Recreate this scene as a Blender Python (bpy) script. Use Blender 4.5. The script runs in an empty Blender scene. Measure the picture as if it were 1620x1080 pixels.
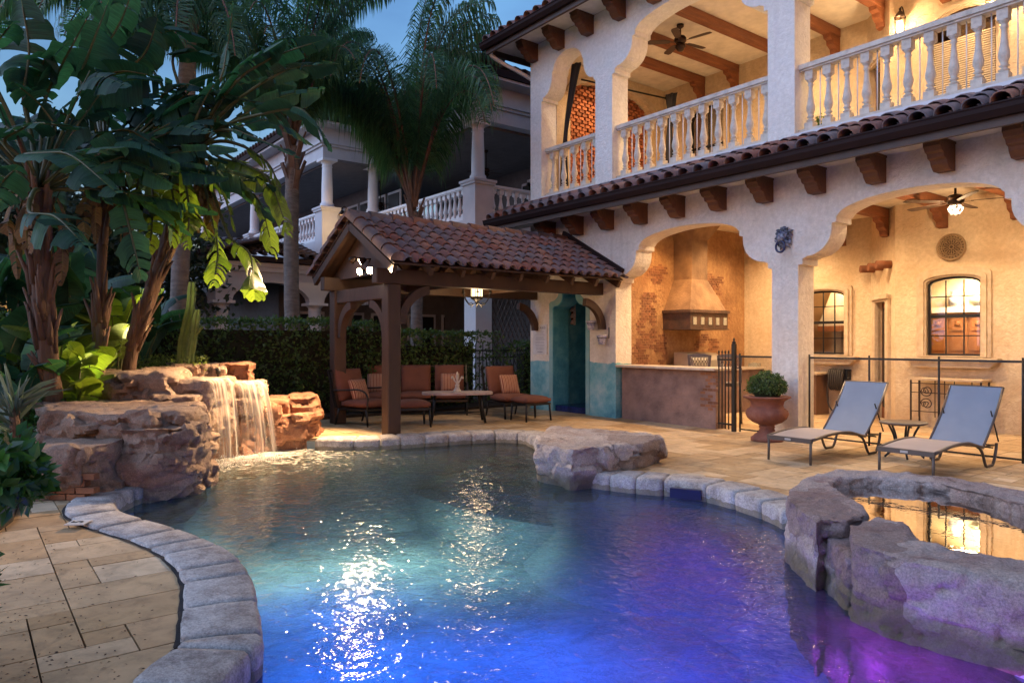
import bpy, bmesh, math, random
from math import radians as R, sin, cos, pi, tan, atan2, sqrt
from mathutils import Vector, Matrix, noise, geometry
S = bpy.context.scene
# ------------------------------------------------------------------ camera
EYE = 1.5
F = 1139.0                      # focal length in pixels of the 1620 px photograph
YAW = R(52.6)
cam_d = bpy.data.cameras.new('camera'); cam = bpy.data.objects.new('camera', cam_d); S.collection.objects.link(cam)
cam.location = (0, 0, EYE); cam.rotation_euler = (pi/2, 0, YAW)
cam_d.sensor_width = 36; cam_d.lens = F/1620*36; cam_d.clip_end = 2000; cam_d.clip_start = .05
S.camera = cam
# ------------------------------------------------------------------ world, sun, exposure
W = bpy.data.worlds.new('World'); S.world = W; W.use_nodes = True
nt = W.node_tree; nt.nodes.clear()
out = nt.nodes.new('ShaderNodeOutputWorld'); bg = nt.nodes.new('ShaderNodeBackground')
sky = nt.nodes.new('ShaderNodeTexSky'); sky.sky_type = 'NISHITA'; sky.sun_disc = False
SUN_EL, SUN_ROT = R(4.0), R(127)
sky.sun_elevation = SUN_EL; sky.sun_rotation = SUN_ROT; sky.air_density = 1.6; sky.dust_density = .6; sky.ozone_density = 5.0
mixc = nt.nodes.new('ShaderNodeMix'); mixc.data_type = 'RGBA'; mixc.blend_type = 'MULTIPLY'; mixc.inputs[0].default_value = 1
tc = nt.nodes.new('ShaderNodeTexCoord'); nz = nt.nodes.new('ShaderNodeTexNoise'); nz.inputs['Scale'].default_value = 3.2; nz.inputs['Detail'].default_value = 5
mp = nt.nodes.new('ShaderNodeMapping'); mp.inputs['Scale'].default_value = (1, 1, 3.0)
cr = nt.nodes.new('ShaderNodeValToRGB'); cr.color_ramp.elements[0].position = .38; cr.color_ramp.elements[1].position = .7
cr.color_ramp.elements[0].color = (1.9, 1.36, 1.42, 1); cr.color_ramp.elements[1].color = (2.9, 2.1, 1.95, 1)
nt.links.new(tc.outputs['Generated'], mp.inputs[0]); nt.links.new(mp.outputs[0], nz.inputs['Vector']); nt.links.new(nz.outputs[0], cr.inputs[0])
nt.links.new(sky.outputs[0], mixc.inputs[6]); nt.links.new(cr.outputs[0], mixc.inputs[7]); nt.links.new(mixc.outputs[2], bg.inputs[0])
bg.inputs[1].default_value = .075
nt.links.new(bg.outputs[0], out.inputs[0])
def lamp(kind, name, loc, energy, color=(1, .62, .3), **kw):
    d = bpy.data.lights.new(name, kind); d.energy = energy; d.color = color
    o = bpy.data.objects.new(name, d); S.collection.objects.link(o); o.location = loc
    tgt = kw.pop('target', None)
    for k, v in kw.items(): setattr(d, k, v)
    if tgt is not None: o.rotation_euler = (Vector(tgt)-Vector(loc)).to_track_quat('-Z', 'Y').to_euler()
    return o
sun = lamp('SUN', 'sun', (0, 0, 30), .78, (.56, .68, 1.0), angle=R(70))
# low in the sky behind the photographer's left shoulder (after-glow)
sun.rotation_euler = Vector((.45, 1.0, -.62)).to_track_quat('-Z', 'Y').to_euler()
S.view_settings.view_transform = 'Standard'; S.view_settings.look = 'None'; S.view_settings.gamma = 1
S.view_settings.exposure = 1.9
S.cycles.max_bounces = 8; S.cycles.transparent_max_bounces = 24; S.cycles.diffuse_bounces = 4; S.cycles.glossy_bounces = 3
S.cycles.caustics_reflective = False; S.cycles.caustics_refractive = False; S.cycles.sample_clamp_indirect = 4
S.cycles.use_denoising = True
try: S.cycles.use_light_tree = True
except Exception: pass
# ------------------------------------------------------------------ geometry helpers
CY, SY = cos(YAW), sin(YAW)
def c2w(lat, dep, z): return Vector((lat*CY-dep*SY, lat*SY+dep*CY, z))
def gp(px, py, z=0.0):          # pixel on the horizontal plane z
    dep = (EYE-z)*F/(py-540.0); return c2w((px-810)/F*dep, dep, z)
def fd(px, py, dep): return c2w((px-810)/F*dep, dep, EYE+(540-py)*dep/F)
def fy(px, py, Y):              # pixel on the plane y = Y
    k = (px-810)/F; X = -Y*(SY-CY*k)/(CY+SY*k); dep = -X*SY+Y*CY
    return Vector((X, Y, EYE+(540-py)*dep/F))
def fx(px, py, X):
    k = (px-810)/F; Y = -X*(CY+SY*k)/(SY-CY*k); dep = -X*SY+Y*CY
    return Vector((X, Y, EYE+(540-py)*dep/F))
def wloc(o):
    l = Vector((0, 0, 0))
    while o: l += Vector(o.location); o = o.parent
    return l
class MB:
    def __init__(s): s.v = []; s.f = []; s.mi = []; s.sm = []; s.m = None
    def add(s, vs, fs, mi=0, smooth=False):
        n = len(s.v)
        if s.m is not None: vs = [s.m @ Vector(v) for v in vs]
        s.v += [tuple(v) for v in vs]
        for f in fs: s.f.append(tuple(i+n for i in f)); s.mi.append(mi); s.sm.append(smooth)
        return s
    def box(s, x0, x1, y0, y1, z0, z1, mi=0):
        v = [(x, y, z) for z in (z0, z1) for y in (y0, y1) for x in (x0, x1)]
        return s.add(v, [(0, 2, 3, 1), (4, 5, 7, 6), (0, 1, 5, 4), (2, 6, 7, 3), (0, 4, 6, 2), (1, 3, 7, 5)], mi)
    def beam(s, a, b, w, h, up=(0, 0, 1), mi=0):      # a box from a to b
        a = Vector(a); b = Vector(b); d = (b-a).normalized(); u = Vector(up); sd = d.cross(u)
        if sd.length < 1e-5: sd = d.cross(Vector((1, 0, 0)))
        sd.normalize(); u = sd.cross(d)
        v = []
        for p in (a, b):
            for i, j in ((-1, -1), (1, -1), (1, 1), (-1, 1)): v.append(p+sd*(w/2*i)+u*(h/2*j))
        return s.add(v, [(0, 3, 2, 1), (4, 5, 6, 7), (0, 1, 5, 4), (1, 2, 6, 5), (2, 3, 7, 6), (3, 0, 4, 7)], mi)
    def tube(s, pts, r, n=8, mi=0, cap=True, smooth=True, closed=False):
        pts = [Vector(p) for p in pts]; m = len(pts)
        rr = r if isinstance(r, (list, tuple)) else [r]*m
        v = []; up = None
        for i, p in enumerate(pts):
            if closed: t = (pts[(i+1) % m]-pts[i-1])
            else: t = pts[min(i+1, m-1)]-pts[max(i-1, 0)]
            t.normalize()
            if up is None:
                up = t.orthogonal().normalized()
            else:
                up = up-t*up.dot(t)
                up = up.normalized() if up.length > 1e-6 else t.orthogonal().normalized()
            sd = t.cross(up)
            for k in range(n):
                a = 2*pi*k/n; v.append(p+(up*cos(a)+sd*sin(a))*rr[i])
        f = []
        for i in range(m if closed else m-1):
            j = (i+1) % m
            for k in range(n): f.append((i*n+k, i*n+(k+1) % n, j*n+(k+1) % n, j*n+k))
        s.add(v, f, mi, smooth)
        if cap and not closed: s.f.append(tuple(len(s.v)-m*n+k for k in range(n-1, -1, -1))); s.mi.append(mi); s.sm.append(False); s.f.append(tuple(len(s.v)-n+k for k in range(n))); s.mi.append(mi); s.sm.append(False)
        return s
    def lathe(s, prof, c=(0, 0, 0), n=16, mi=0, smooth=True, sq=None, flute=0, fl_amp=0, fl_rng=(0, 0)):
        cx, cy, cz = c; v = []; f = []
        for i, (r, z) in enumerate(prof):
            for k in range(n):
                a = 2*pi*k/n+pi/4; rr = r
                if sq and sq[0] <= i <= sq[1]: rr = r/max(abs(cos(a)), abs(sin(a)))
                if flute and fl_rng[0] <= z <= fl_rng[1]: rr = r*(1+fl_amp*abs(cos(a*flute/2)))
                v.append((cx+rr*cos(a), cy+rr*sin(a), cz+z))
        m = len(prof)
        for i in range(m-1):
            for k in range(n): f.append((i*n+k, i*n+(k+1) % n, (i+1)*n+(k+1) % n, (i+1)*n+k))
        f.append(tuple(range(n-1, -1, -1))); f.append(tuple((m-1)*n+k for k in range(n)))
        return s.add(v, f, mi, smooth)
    def prism(s, poly, d0, d1, plane='XZ', mi=0, holes=(), smooth_side=False):
        """poly (2-D) extruded between d0 and d1 along the plane's normal"""
        loops = [list(poly)]+[list(h) for h in holes]
        def p3(p, d):
            if plane == 'XZ': return Vector((p[0], d, p[1]))
            if plane == 'YZ': return Vector((d, p[0], p[1]))
            return Vector((p[0], p[1], d))
        flat = [p for l in loops for p in l]; n = len(flat)
        tri = geometry.tessellate_polygon([[Vector((p[0], p[1], 0)) for p in l] for l in loops])
        v = [p3(p, d0) for p in flat]+[p3(p, d1) for p in flat]; f = []
        for t in tri: f.append(tuple(t)); f.append(tuple(i+n for i in reversed(t)))
        s.add(v, f, mi); base = len(s.v)-2*n; o = 0
        for l in loops:
            for i in range(len(l)):
                j = (i+1) % len(l)
                s.f.append((base+o+i, base+o+j, base+n+o+j, base+n+o+i)); s.mi.append(mi); s.sm.append(smooth_side)
            o += len(l)
        return s
    def sphere(s, c, r, nu=12, nv=8, mi=0, sc=(1, 1, 1)):
        v = []; f = []
        for j in range(nv+1):
            t = pi*j/nv
            for i in range(nu):
                a = 2*pi*i/nu; v.append((c[0]+r*sc[0]*sin(t)*cos(a), c[1]+r*sc[1]*sin(t)*sin(a), c[2]+r*sc[2]*cos(t)))
        for j in range(nv):
            for i in range(nu): f.append((j*nu+i, (j+1)*nu+i, (j+1)*nu+(i+1) % nu, j*nu+(i+1) % nu))
        return s.add(v, f, mi, True)
    def build(s, name, mats, parent=None, local=False, recalc=True, bevel=0):
        me = bpy.data.meshes.new(name); me.from_pydata(s.v, [], s.f)
        if not isinstance(mats, (list, tuple)): mats = [mats]
        for m in mats: me.materials.append(m)
        me.polygons.foreach_set('material_index', s.mi); me.polygons.foreach_set('use_smooth', s.sm)
        if recalc or bevel:
            bm = bmesh.new(); bm.from_mesh(me)
            if bevel:
                bmesh.ops.remove_doubles(bm, verts=bm.verts, dist=1e-5)
            if recalc: bmesh.ops.recalc_face_normals(bm, faces=bm.faces)
            if bevel:
                es = [e for e in bm.edges if len(e.link_faces) == 2 and e.calc_face_angle(0) > .6]
                bmesh.ops.bevel(bm, geom=es, offset=bevel, segments=1, affect='EDGES', clamp_overlap=True)
            bm.to_mesh(me); bm.free()
        me.update()
        o = bpy.data.objects.new(name, me); S.collection.objects.link(o)
        if parent is not None:
            o.parent = parent
            if not local: o.location = -wloc(parent)
        return o
def tag(o, label=None, cat=None, group=None, kind=None):
    if label: o['label'] = label
    if cat: o['category'] = cat
    if group: o['group'] = group
    if kind: o['kind'] = kind
    return o
def thing(name, loc, label, cat, group=None, rz=0, parent=None):
    o = bpy.data.objects.new(name, None); S.collection.objects.link(o); o.location = loc; o.rotation_euler = (0, 0, rz); o.empty_display_size = .2
    return tag(o, label, cat, group)
def copy_tree(o, parent=None, loc=None, rz=None, label=None):
    c = o.copy(); S.collection.objects.link(c); c.parent = parent
    for ch in list(o.children): copy_tree(ch, c)
    if loc is not None: c.location = loc
    if rz is not None: c.rotation_euler = (0, 0, rz)
    if label: c['label'] = label
    return c
def structure(o, label=None, cat=None): return tag(o, label, cat, kind='structure')
def fbm(p, o=4, h=.9): return noise.fractal(Vector(p), h, 2.0, o)
def smooth_loop(pts, it=2):
    for _ in range(it):
        q = []
        for i in range(len(pts)):
            a = pts[i]; b = pts[(i+1) % len(pts)]
            q.append(a*.75+b*.25); q.append(a*.25+b*.75)
        pts = q
    return pts
def smooth_path(pts, it=2):
    pts = [Vector(p) for p in pts]
    for _ in range(it):
        q = [pts[0]]
        for i in range(len(pts)-1): q.append(pts[i]*.75+pts[i+1]*.25); q.append(pts[i]*.25+pts[i+1]*.75)
        q.append(pts[-1]); pts = q
    return pts
def arc(cx, cy, r, a0, a1, n): return [(cx+r*cos(R(a0+(a1-a0)*i/n)), cy+r*sin(R(a0+(a1-a0)*i/n))) for i in range(n+1)]
# ------------------------------------------------------------------ materials
def newmat(name):
    m = bpy.data.materials.new(name); m.use_nodes = True; t = m.node_tree; b = t.nodes['Principled BSDF']
    return m, t, b, t.nodes['Material Output']
def N(t, kind, **kw):
    n = t.nodes.new(kind)
    for k, v in kw.items():
        if k.startswith('i_'): n.inputs[k[2:].replace('_', ' ')].default_value = v
        else: setattr(n, k, v)
    return n
def L(t, a, b): t.links.new(a, b)
def ramp(t, src, stops):
    r = N(t, 'ShaderNodeValToRGB'); e = r.color_ramp.elements
    while len(e) < len(stops): e.new(.5)
    for i, (p, c) in enumerate(stops):
        e[i].position = p; e[i].color = (c[0], c[1], c[2], 1) if isinstance(c, (tuple, list)) else (c, c, c, 1)
    L(t, src, r.inputs[0]); return r.outputs[0]
def mixc_(t, fac, a, b, mode='MIX'):
    n = N(t, 'ShaderNodeMix', data_type='RGBA', blend_type=mode)
    for s, v in ((0, fac), (6, a), (7, b)):
        if isinstance(v, (int, float)): n.inputs[s].default_value = v
        elif isinstance(v, (tuple, list)): n.inputs[s].default_value = (v[0], v[1], v[2], 1)
        else: L(t, v, n.inputs[s])
    return n.outputs[2]
def math_(t, op, a, b=None, c=None):
    n = N(t, 'ShaderNodeMath', operation=op)
    for s, v in ((0, a), (1, b), (2, c)):
        if v is None: continue
        if isinstance(v, (int, float)): n.inputs[s].default_value = v
        else: L(t, v, n.inputs[s])
    return n.outputs[0]
def coords(t, scale=(1, 1, 1), kind='Object'):
    tc = N(t, 'ShaderNodeTexCoord'); mp = N(t, 'ShaderNodeMapping'); mp.inputs['Scale'].default_value = scale
    L(t, tc.outputs[kind], mp.inputs[0]); return mp.outputs[0]
def noise_(t, vec, scale, detail=4, rough=.55, dist=0):
    n = N(t, 'ShaderNodeTexNoise'); n.inputs['Scale'].default_value = scale; n.inputs['Detail'].default_value = detail
    n.inputs['Roughness'].default_value = rough; n.inputs['Distortion'].default_value = dist
    L(t, vec, n.inputs['Vector']); return n.outputs[0]
def bump_(t, b, h, strength=.5, dist=.02, prev=None):
    n = N(t, 'ShaderNodeBump'); n.inputs['Strength'].default_value = strength; n.inputs['Distance'].default_value = dist
    L(t, h, n.inputs['Height'])
    if prev is not None: L(t, prev, n.inputs['Normal'])
    L(t, n.outputs[0], b.inputs['Normal']); return n.outputs[0]
def pm(name, c1, c2=None, scale=4, rough=.7, bump=.3, bscale=40, bdist=.01, metal=0, island=0, stretch=(1, 1, 1), c3=None, spec=.5, trans=0):
    m, t, b, o = newmat(name); v = coords(t, stretch)
    c2 = c2 or tuple(x*.75 for x in c1)
    n1 = noise_(t, v, scale, 6, .6)
    col = ramp(t, n1, [(.3, c2), (.7, c1)] if not c3 else [(.25, c2), (.5, c1), (.75, c3)])
    if island:
        g = N(t, 'ShaderNodeNewGeometry'); r2 = ramp(t, g.outputs['Random Per Island'], [(0, 1-island), (1, 1+island*.6)])
        col = mixc_(t, 1.0, col, r2, 'MULTIPLY')
    L(t, col, b.inputs['Base Color']); b.inputs['Roughness'].default_value = rough; b.inputs['Metallic'].default_value = metal
    b.inputs['Specular IOR Level'].default_value = spec
    if bump: bump_(t, b, noise_(t, v, bscale, 5, .65), bump, bdist)
    if trans: b.inputs['Transmission Weight'].default_value = trans
    return m
def emit(name, color, strength):
    m, t, b, o = newmat(name); b.inputs['Base Color'].default_value = (*color, 1)
    b.inputs['Emission Color'].default_value = (*color, 1); b.inputs['Emission Strength'].default_value = strength; return m
def stucco(name, c1, c2, blue=None, patch=None, rough=.85, bs=1.0):
    m, t, b, o = newmat(name); v = coords(t)
    n1 = noise_(t, v, 1.3, 6, .62, .3); col = ramp(t, n1, [(.32, c2), (.62, c1)])
    n0 = noise_(t, v, 14, 5, .7); col = mixc_(t, ramp(t, n0, [(.4, .42), (.65, 0.0)]), col, tuple(x*.72 for x in c2))
    # rain streaks under the eaves
    vs = coords(t, (6, 6, .35)); col = mixc_(t, ramp(t, noise_(t, vs, 1.4, 4), [(.55, 0.0), (.8, .35)]), col, tuple(x*.6 for x in c2))
    if blue:
        tc = N(t, 'ShaderNodeTexCoord'); sp = N(t, 'ShaderNodeSeparateXYZ'); L(t, tc.outputs['Object'], sp.inputs[0])
        nb = noise_(t, v, 3.0, 5, .7); h = math_(t, 'ADD', sp.outputs[2], math_(t, 'MULTIPLY', nb, .22))
        fz = math_(t, 'LESS_THAN', h, 1.18); fxx = math_(t, 'LESS_THAN', sp.outputs[0], -9.6)
        bl = ramp(t, noise_(t, v, 2.2, 6, .7), [(.3, (.06, .24, .34)), (.48, (.16, .42, .50)), (.72, (.44, .60, .62))])
        col = mixc_(t, math_(t, 'MULTIPLY', fz, fxx), col, bl)
    L(t, col, b.inputs['Base Color']); b.inputs['Roughness'].default_value = rough
    na = noise_(t, v, 7.5, 5, .65, .7); nb2 = noise_(t, v, 38, 4, .7)
    ridg = ramp(t, na, [(.40, 0.0), (.52, 1.0), (.62, .55)])
    x = bump_(t, b, ridg, min(1, .42*bs), .02*bs); bump_(t, b, nb2, min(1, .35*bs), .01*bs, x)
    return m
M = {}
M['stucco_up'] = stucco('pale_stucco', (.84, .83, .80), (.76, .75, .72), bs=1.0)
M['stucco_low'] = stucco('aged_stucco', (.84, .80, .74), (.70, .64, .56), blue=True, bs=1.1)
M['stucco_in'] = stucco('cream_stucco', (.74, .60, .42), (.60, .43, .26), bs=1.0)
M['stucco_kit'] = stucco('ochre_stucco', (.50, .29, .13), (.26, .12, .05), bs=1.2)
M['plaster'] = pm('white_plaster', (.72, .68, .62), rough=.8, bump=.2)
M['ceil'] = pm('ceiling_plaster', (.74, .66, .54), rough=.85, bump=.2, bscale=25)
M['wood_dark'] = pm('dark_timber', (.070, .034, .018), (.035, .017, .010), 3, .55, .6, 18, .01, stretch=(1, 1, .3))
M['wood_brown'] = pm('brown_timber', (.16, .060, .022), (.075, .028, .012), 5, .6, .9, 14, .02)
M['wood_beam'] = pm('warm_beam_timber', (.26, .085, .028), (.14, .042, .015), 4, .6, .8, 16, .02, stretch=(3, .4, 3))
M['gutter'] = pm('painted_gutter', (.024, .012, .012), (.018, .010, .010), 2, .75, .05, spec=.2)
M['caststone'] = pm('cast_stone', (.60, .55, .48), (.40, .36, .30), 9, .85, .8, 60, .012, c3=(.68, .64, .56))
M['trimstone'] = pm('carved_trim_stone', (.62, .50, .36), (.46, .34, .22), 7, .85, .8, 45, .015)
M['black'] = pm('black_iron', (.012, .011, .011), (.02, .018, .016), 8, .45, .15, metal=.3)
M['bronze'] = pm('bronze_metal', (.05, .028, .018), (.03, .018, .012), 8, .4, .15, metal=.7)
M['white_paint'] = pm('white_paint', (.66, .67, .70), (.58, .59, .62), 3, .5, .1)
M['cushion'] = pm('rust_cushion', (.19, .070, .045), (.13, .048, .032), 3, .85, .35, 120, .003)
M['green_dark'] = None
# ================================================================== VILLA (structure of the house)
YF, YB = 10.15, 10.59           # front face and back face of the street-side wall
villa = thing('villa', (-8, YF, 0), 'two storey white stucco villa with arched loggias and stone balustrades on the right', 'house')
def arch_half(hw, zb, zj, rise=.9):
    h = [(hw, zb), (hw, zj), (hw-.07, zj+.005), (hw-.07, zj+.09), (hw-.13, zj+.11)]
    for i in range(9):
        a = R(-90+90*i/8); h.append((hw-.13-.40*cos(a), zj+.12+.38+.38*sin(a)))
    h += [(hw-.53, zj+.57), (hw-.60, zj+.58), (hw-.60, zj+.66)]
    r0 = hw-.62
    for i in range(13):
        a = R(6+84*i/12); h.append((r0*cos(a), zj+.655+(rise-.655)*sin(a)))
    return h
def mirror(h, c): return [(c-x, z) for x, z in h]+[(c+x, z) for x, z in reversed(h) if x > 1e-6]
def arch_narrow(hw, zb, zj, rise=.88):
    h = [(hw, zb), (hw, zj), (hw-.05, zj+.005), (hw-.05, zj+.06)]
    w = hw-.36
    for i in range(9):
        a = R(-90+90*i/8); h.append((hw-.06-(.30)*cos(a), zj+.07+.42+.42*sin(a)))
    h += [(w-.0, zj+.52)]
    for i in range(11):
        a = R(8+82*i/10); h.append(((w-.03)*cos(a), zj+.53+(rise-.53)*sin(a)))
    return h
def door_half(hw, zb, zj, rise):
    h = [(hw, zb), (hw, zj), (hw-.04, zj+.03)]
    for i in range(7):
        a = R(-90+90*i/6); h.append((hw-.05-(hw*.5)*cos(a), zj+.04+.20*(1+sin(a))))
    for i in range(7):
        a = R(10+80*i/6); h.append(((hw*.42)*cos(a), zj+.25+(rise-.25)*sin(a)))
    return h
LOW = [(-11.3, .52, 'door'), (-8.235, 1.705, 'wide'), (-4.41, 1.67, 'wide')]
poly = [(-12.59, -.05)]
poly += mirror(door_half(.52, -.05, 2.22, .43), -11.3)
poly += mirror(arch_half(1.705, -.05, 2.65), -8.235)
poly += mirror(arch_half(1.67, -.05, 2.67), -4.41)
poly += [(2.5, -.05), (2.5, 4.56), (-12.59, 4.56)]
MB().prism(poly, YF, YB, 'XZ').build('lower_wall', M['stucco_low'], villa)
MB().prism([(-12.59, 4.562)]+mirror(arch_narrow(.85, 4.62, 6.78), -11.36)+mirror(arch_half(1.717, 4.62, 6.75), -8.32)+mirror(arch_half(1.72, 4.62, 6.75), -4.42)+[(2.5, 4.562), (2.5, 8.08), (-12.59, 8.08)], YF, YB).build('upper_wall', M['stucco_up'], villa)
# side walls, roof slabs, inner walls
b = MB(); b.box(-12.59, -12.2, YB, 15.2, 0, 4.56); b.build('side_wall', M['stucco_low'], villa)
# upstairs side wall with an arched brick lattice opening
b = MB(); lat_o = [(11.0, 4.7), (11.0, 7.15)]+[(12.35+1.35*cos(R(180-180*i/14)), 7.15+.42*sin(R(180-180*i/14))) for i in range(1, 14)]+[(13.7, 7.15), (13.7, 4.7)]
b.prism([(YB, 4.56), (15.2, 4.56), (15.2, 8.08), (YB, 8.08)], -12.59, -12.2, 'YZ', holes=[lat_o]); b.build('side_wall', M['stucco_in'], villa)
b = MB(); b.box(-12.55, 2.5, YB, 15.2, 4.32, 4.56)
b.build('floor_slab', M['ceil'], villa)
b = MB(); b.box(-12.19, 2.4, YB+.01, 15.1, 3.97, 4.318); b.build('ceiling', M['ceil'], villa)
b = MB(); b.box(-12.19, 2.4, YB+.01, 15.1, 7.85, 8.05); b.build('ceiling', M['ceil'], villa)
# interior walls: W1 (far), diagonal, bay W2
def wall_pts(pl, z0, z1, name, mat, openings=()):
    pass
W1Y, W2Y = 14.35, 13.49
XC0, XC1, XC2, XC3 = -7.03, -6.17, -3.62, -2.8
def holed_wall(a, b_, z0, z1, holes, th=.16):
    """vertical wall from a to b (2-D), holes as rect/arch polygons in (s, z); the front face lies on a-b"""
    a = Vector(a); b_ = Vector(b_); L_ = (b_-a).length; d = (b_-a)/L_
    mb = MB(); mb.m = Matrix(((d.x, -d.y, 0, a.x), (d.y, d.x, 0, a.y), (0, 0, 1, 0), (0, 0, 0, 1)))
    mb.prism([(0, z0), (L_, z0), (L_, z1), (0, z1)], 0, th, 'XZ', holes=holes)
    return mb
def arch_win(x0, x1, z0, z1, rise=.12, n=8):
    c = (x0+x1)/2; w = (x1-x0)/2
    return [(x0, z0)]+[(c-w*cos(R(180*i/n)), z1-rise+rise*sin(R(180*i/n))) for i in range(n+1)]+[(x1, z0)]
# window 1 on W1, window 2 on W2 (positions measured in the photograph)
w1a, w1b = fy(1290, 560, W1Y), fy(1337, 458, W1Y)
w2a, w2b = fy(1467, 562, W2Y), fy(1552.5, 437, W2Y)
win1 = (w1a.x-.35, w1b.x, w1a.z, w1b.z)
win2 = (w2a.x, w2b.x, w2a.z, w2b.z+.03)
a0 = (-9.94, W1Y)
holed_wall(a0, (XC0, W1Y), 0, 3.97, [arch_win(win1[0]-a0[0], win1[1]-a0[0], win1[2], win1[3])]).build('loggia_wall', M['stucco_in'], villa)
L45 = sqrt(2)*(XC1-XC0)
d0, d1 = .30*L45, .72*L45
holed_wall((XC0, W1Y), (XC1, W2Y), 0, 3.97, [[(d0, .02), (d0, 2.25), (d1, 2.25), (d1, .02)]]).build('loggia_wall', M['stucco_in'], villa)
holed_wall((XC1, W2Y), (XC2, W2Y), 0, 3.97, [arch_win(win2[0]-XC1, win2[1]-XC1, win2[2], win2[3])]).build('loggia_wall', M['stucco_in'], villa)
holed_wall((XC2, W2Y), (XC3+.3, W2Y+1.12), 0, 3.97, []).build('loggia_wall', M['stucco_in'], villa)
b = MB(); b.box(-2.52, 2.5, 14.5, 14.7, 0, 3.97); b.build('loggia_wall', M['stucco_in'], villa)
b = MB(); b.box(2.3, 2.5, YB, 14.5, 0, 8.08); b.build('side_wall', M['stucco_in'], villa)
# kitchen flank wall x = -9.94 (facing right)
b = MB(); b.box(-10.1, -9.94, YB, W1Y+.16, 0, 3.97); b.build('kitchen_wall', M['stucco_kit'], villa)
# upper interior
b = MB(); b.box(-12.19, 2.29, 15.11, 15.19, 4.57, 7.84); b.box(XC1-.05, 2.2, W2Y+.8, W2Y+.85, 4.57, 7.84); b.box(-12.1, XC0, 14.9, 14.95, 4.57, 7.84); b.build('room_wall', M['stucco_kit'], villa)
b = MB(); b.box(-12.2, XC0, 14.2, 14.36, 4.56, 7.85); b.build('balcony_wall', M['stucco_in'], villa)
holed_wall((XC0, 14.2), (XC1-.1, W2Y), 4.56, 7.85, [[(.25, 4.58), (.25, 6.75), (.85, 6.75), (.85, 4.58)]]).build('balcony_wall', M['stucco_in'], villa)
holed_wall((XC1-.1, W2Y), (2.4, W2Y), 4.56, 7.85, [arch_win(.72, 1.72, 5.35, 7.15, .3)]).build('balcony_wall', M['stucco_in'], villa)
# ---- windows with frames, panes, muntins
M['glass'] = None
m, t, bb, o = newmat('window_glass'); t.nodes.remove(bb); g = N(t, 'ShaderNodeBsdfGlossy'); g.inputs['Roughness'].default_value = .02
tr = N(t, 'ShaderNodeBsdfTransparent'); mx = N(t, 'ShaderNodeMixShader'); fr = N(t, 'ShaderNodeFresnel'); fr.inputs[0].default_value = 1.5
L(t, fr.outputs[0], mx.inputs[0]); L(t, tr.outputs[0], mx.inputs[1]); L(t, g.outputs[0], mx.inputs[2]); L(t, mx.outputs[0], o.inputs[0]); M['glass'] = m
def grid_window(x0, x1, z0, z1, Y, nx, nz, rise, mat, trim=.16, sill=True, parent=villa, label=None):
    c = (x0+x1)/2; f = .035
    outer = arch_win(x0, x1, z0, z1, rise); inner = arch_win(x0+f, x1-f, z0+f, z1-f, rise)
    w = MB(); w.prism(outer, Y+.03, Y+.08, holes=[inner])
    for i in range(1, nx): x = x0+(x1-x0)*i/nx; w.box(x-.009, x+.009, Y+.045, Y+.065, z0+f, z1-f-(rise*.25 if i in (1, nx-1) else 0)*1.0)
    for j in range(1, nz):
        z = z0+(z1-z0)*j/nz; hh = .028 if j*2 == nz else .009
        w.box(x0+f, x1-f, Y+.04, Y+.07, z-hh, z+hh)
    win = w.build('window', mat, parent)
    g = MB(); g.prism(inner, Y+.052, Y+.058); g.build('pane', M['glass'], win)
    if trim:
        s = MB()
        o1 = arch_win(x0-trim, x1+trim, z0-.02, z1+trim, rise+.02, 12); i1 = arch_win(x0, x1, z0, z1, rise, 12)
        s.prism(o1[:], Y-.05, Y+.02, holes=[[(p[0], p[1]+.0005) for p in i1[0:1]]+i1[1:-1]+i1[-1:]])
        o2 = arch_win(x0-trim*.62, x1+trim*.62, z0-.015, z1+trim*.62, rise+.015, 12)
        s.prism(o2, Y-.085, Y-.051, holes=[arch_win(x0-trim*.2, x1+trim*.2, z0+.001, z1+trim*.2, rise+.01, 12)])
        s.build('trim', M['trimstone'], win)
    if sill:
        s = MB(); s.box(x0-trim-.14, x1+trim+.14, Y-.20, Y-.001, z0-.10, z0-.03)
        s.prism([(x0-trim-.10, z0-.10), (x1+trim+.10, z0-.10), (x1+trim, z0-.20), (x0-trim, z0-.20)], Y-.15, Y-.001)
        s.build('sill', M['trimstone'], win)
    return win
grid_window(*win2, W2Y, 3, 4, .10, M['black'])
grid_window(*win1, W1Y, 4, 4, .10, M['black'])
win3 = (XC1-.1+.72, XC1-.1+1.72, 5.35, 7.15)
wn = grid_window(*win3, W2Y, 3, 2, .3, M['wood_dark'], trim=.14, sill=False)
s = MB()
for i in range(34): z = 5.40+i*.038; s.box(win3[0]+.03, win3[1]-.03, W2Y+.012, W2Y+.038, z, z+.022)
s.build('blind', pm('blind_slats', (.62, .50, .34), rough=.6, bump=0), wn)
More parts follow.
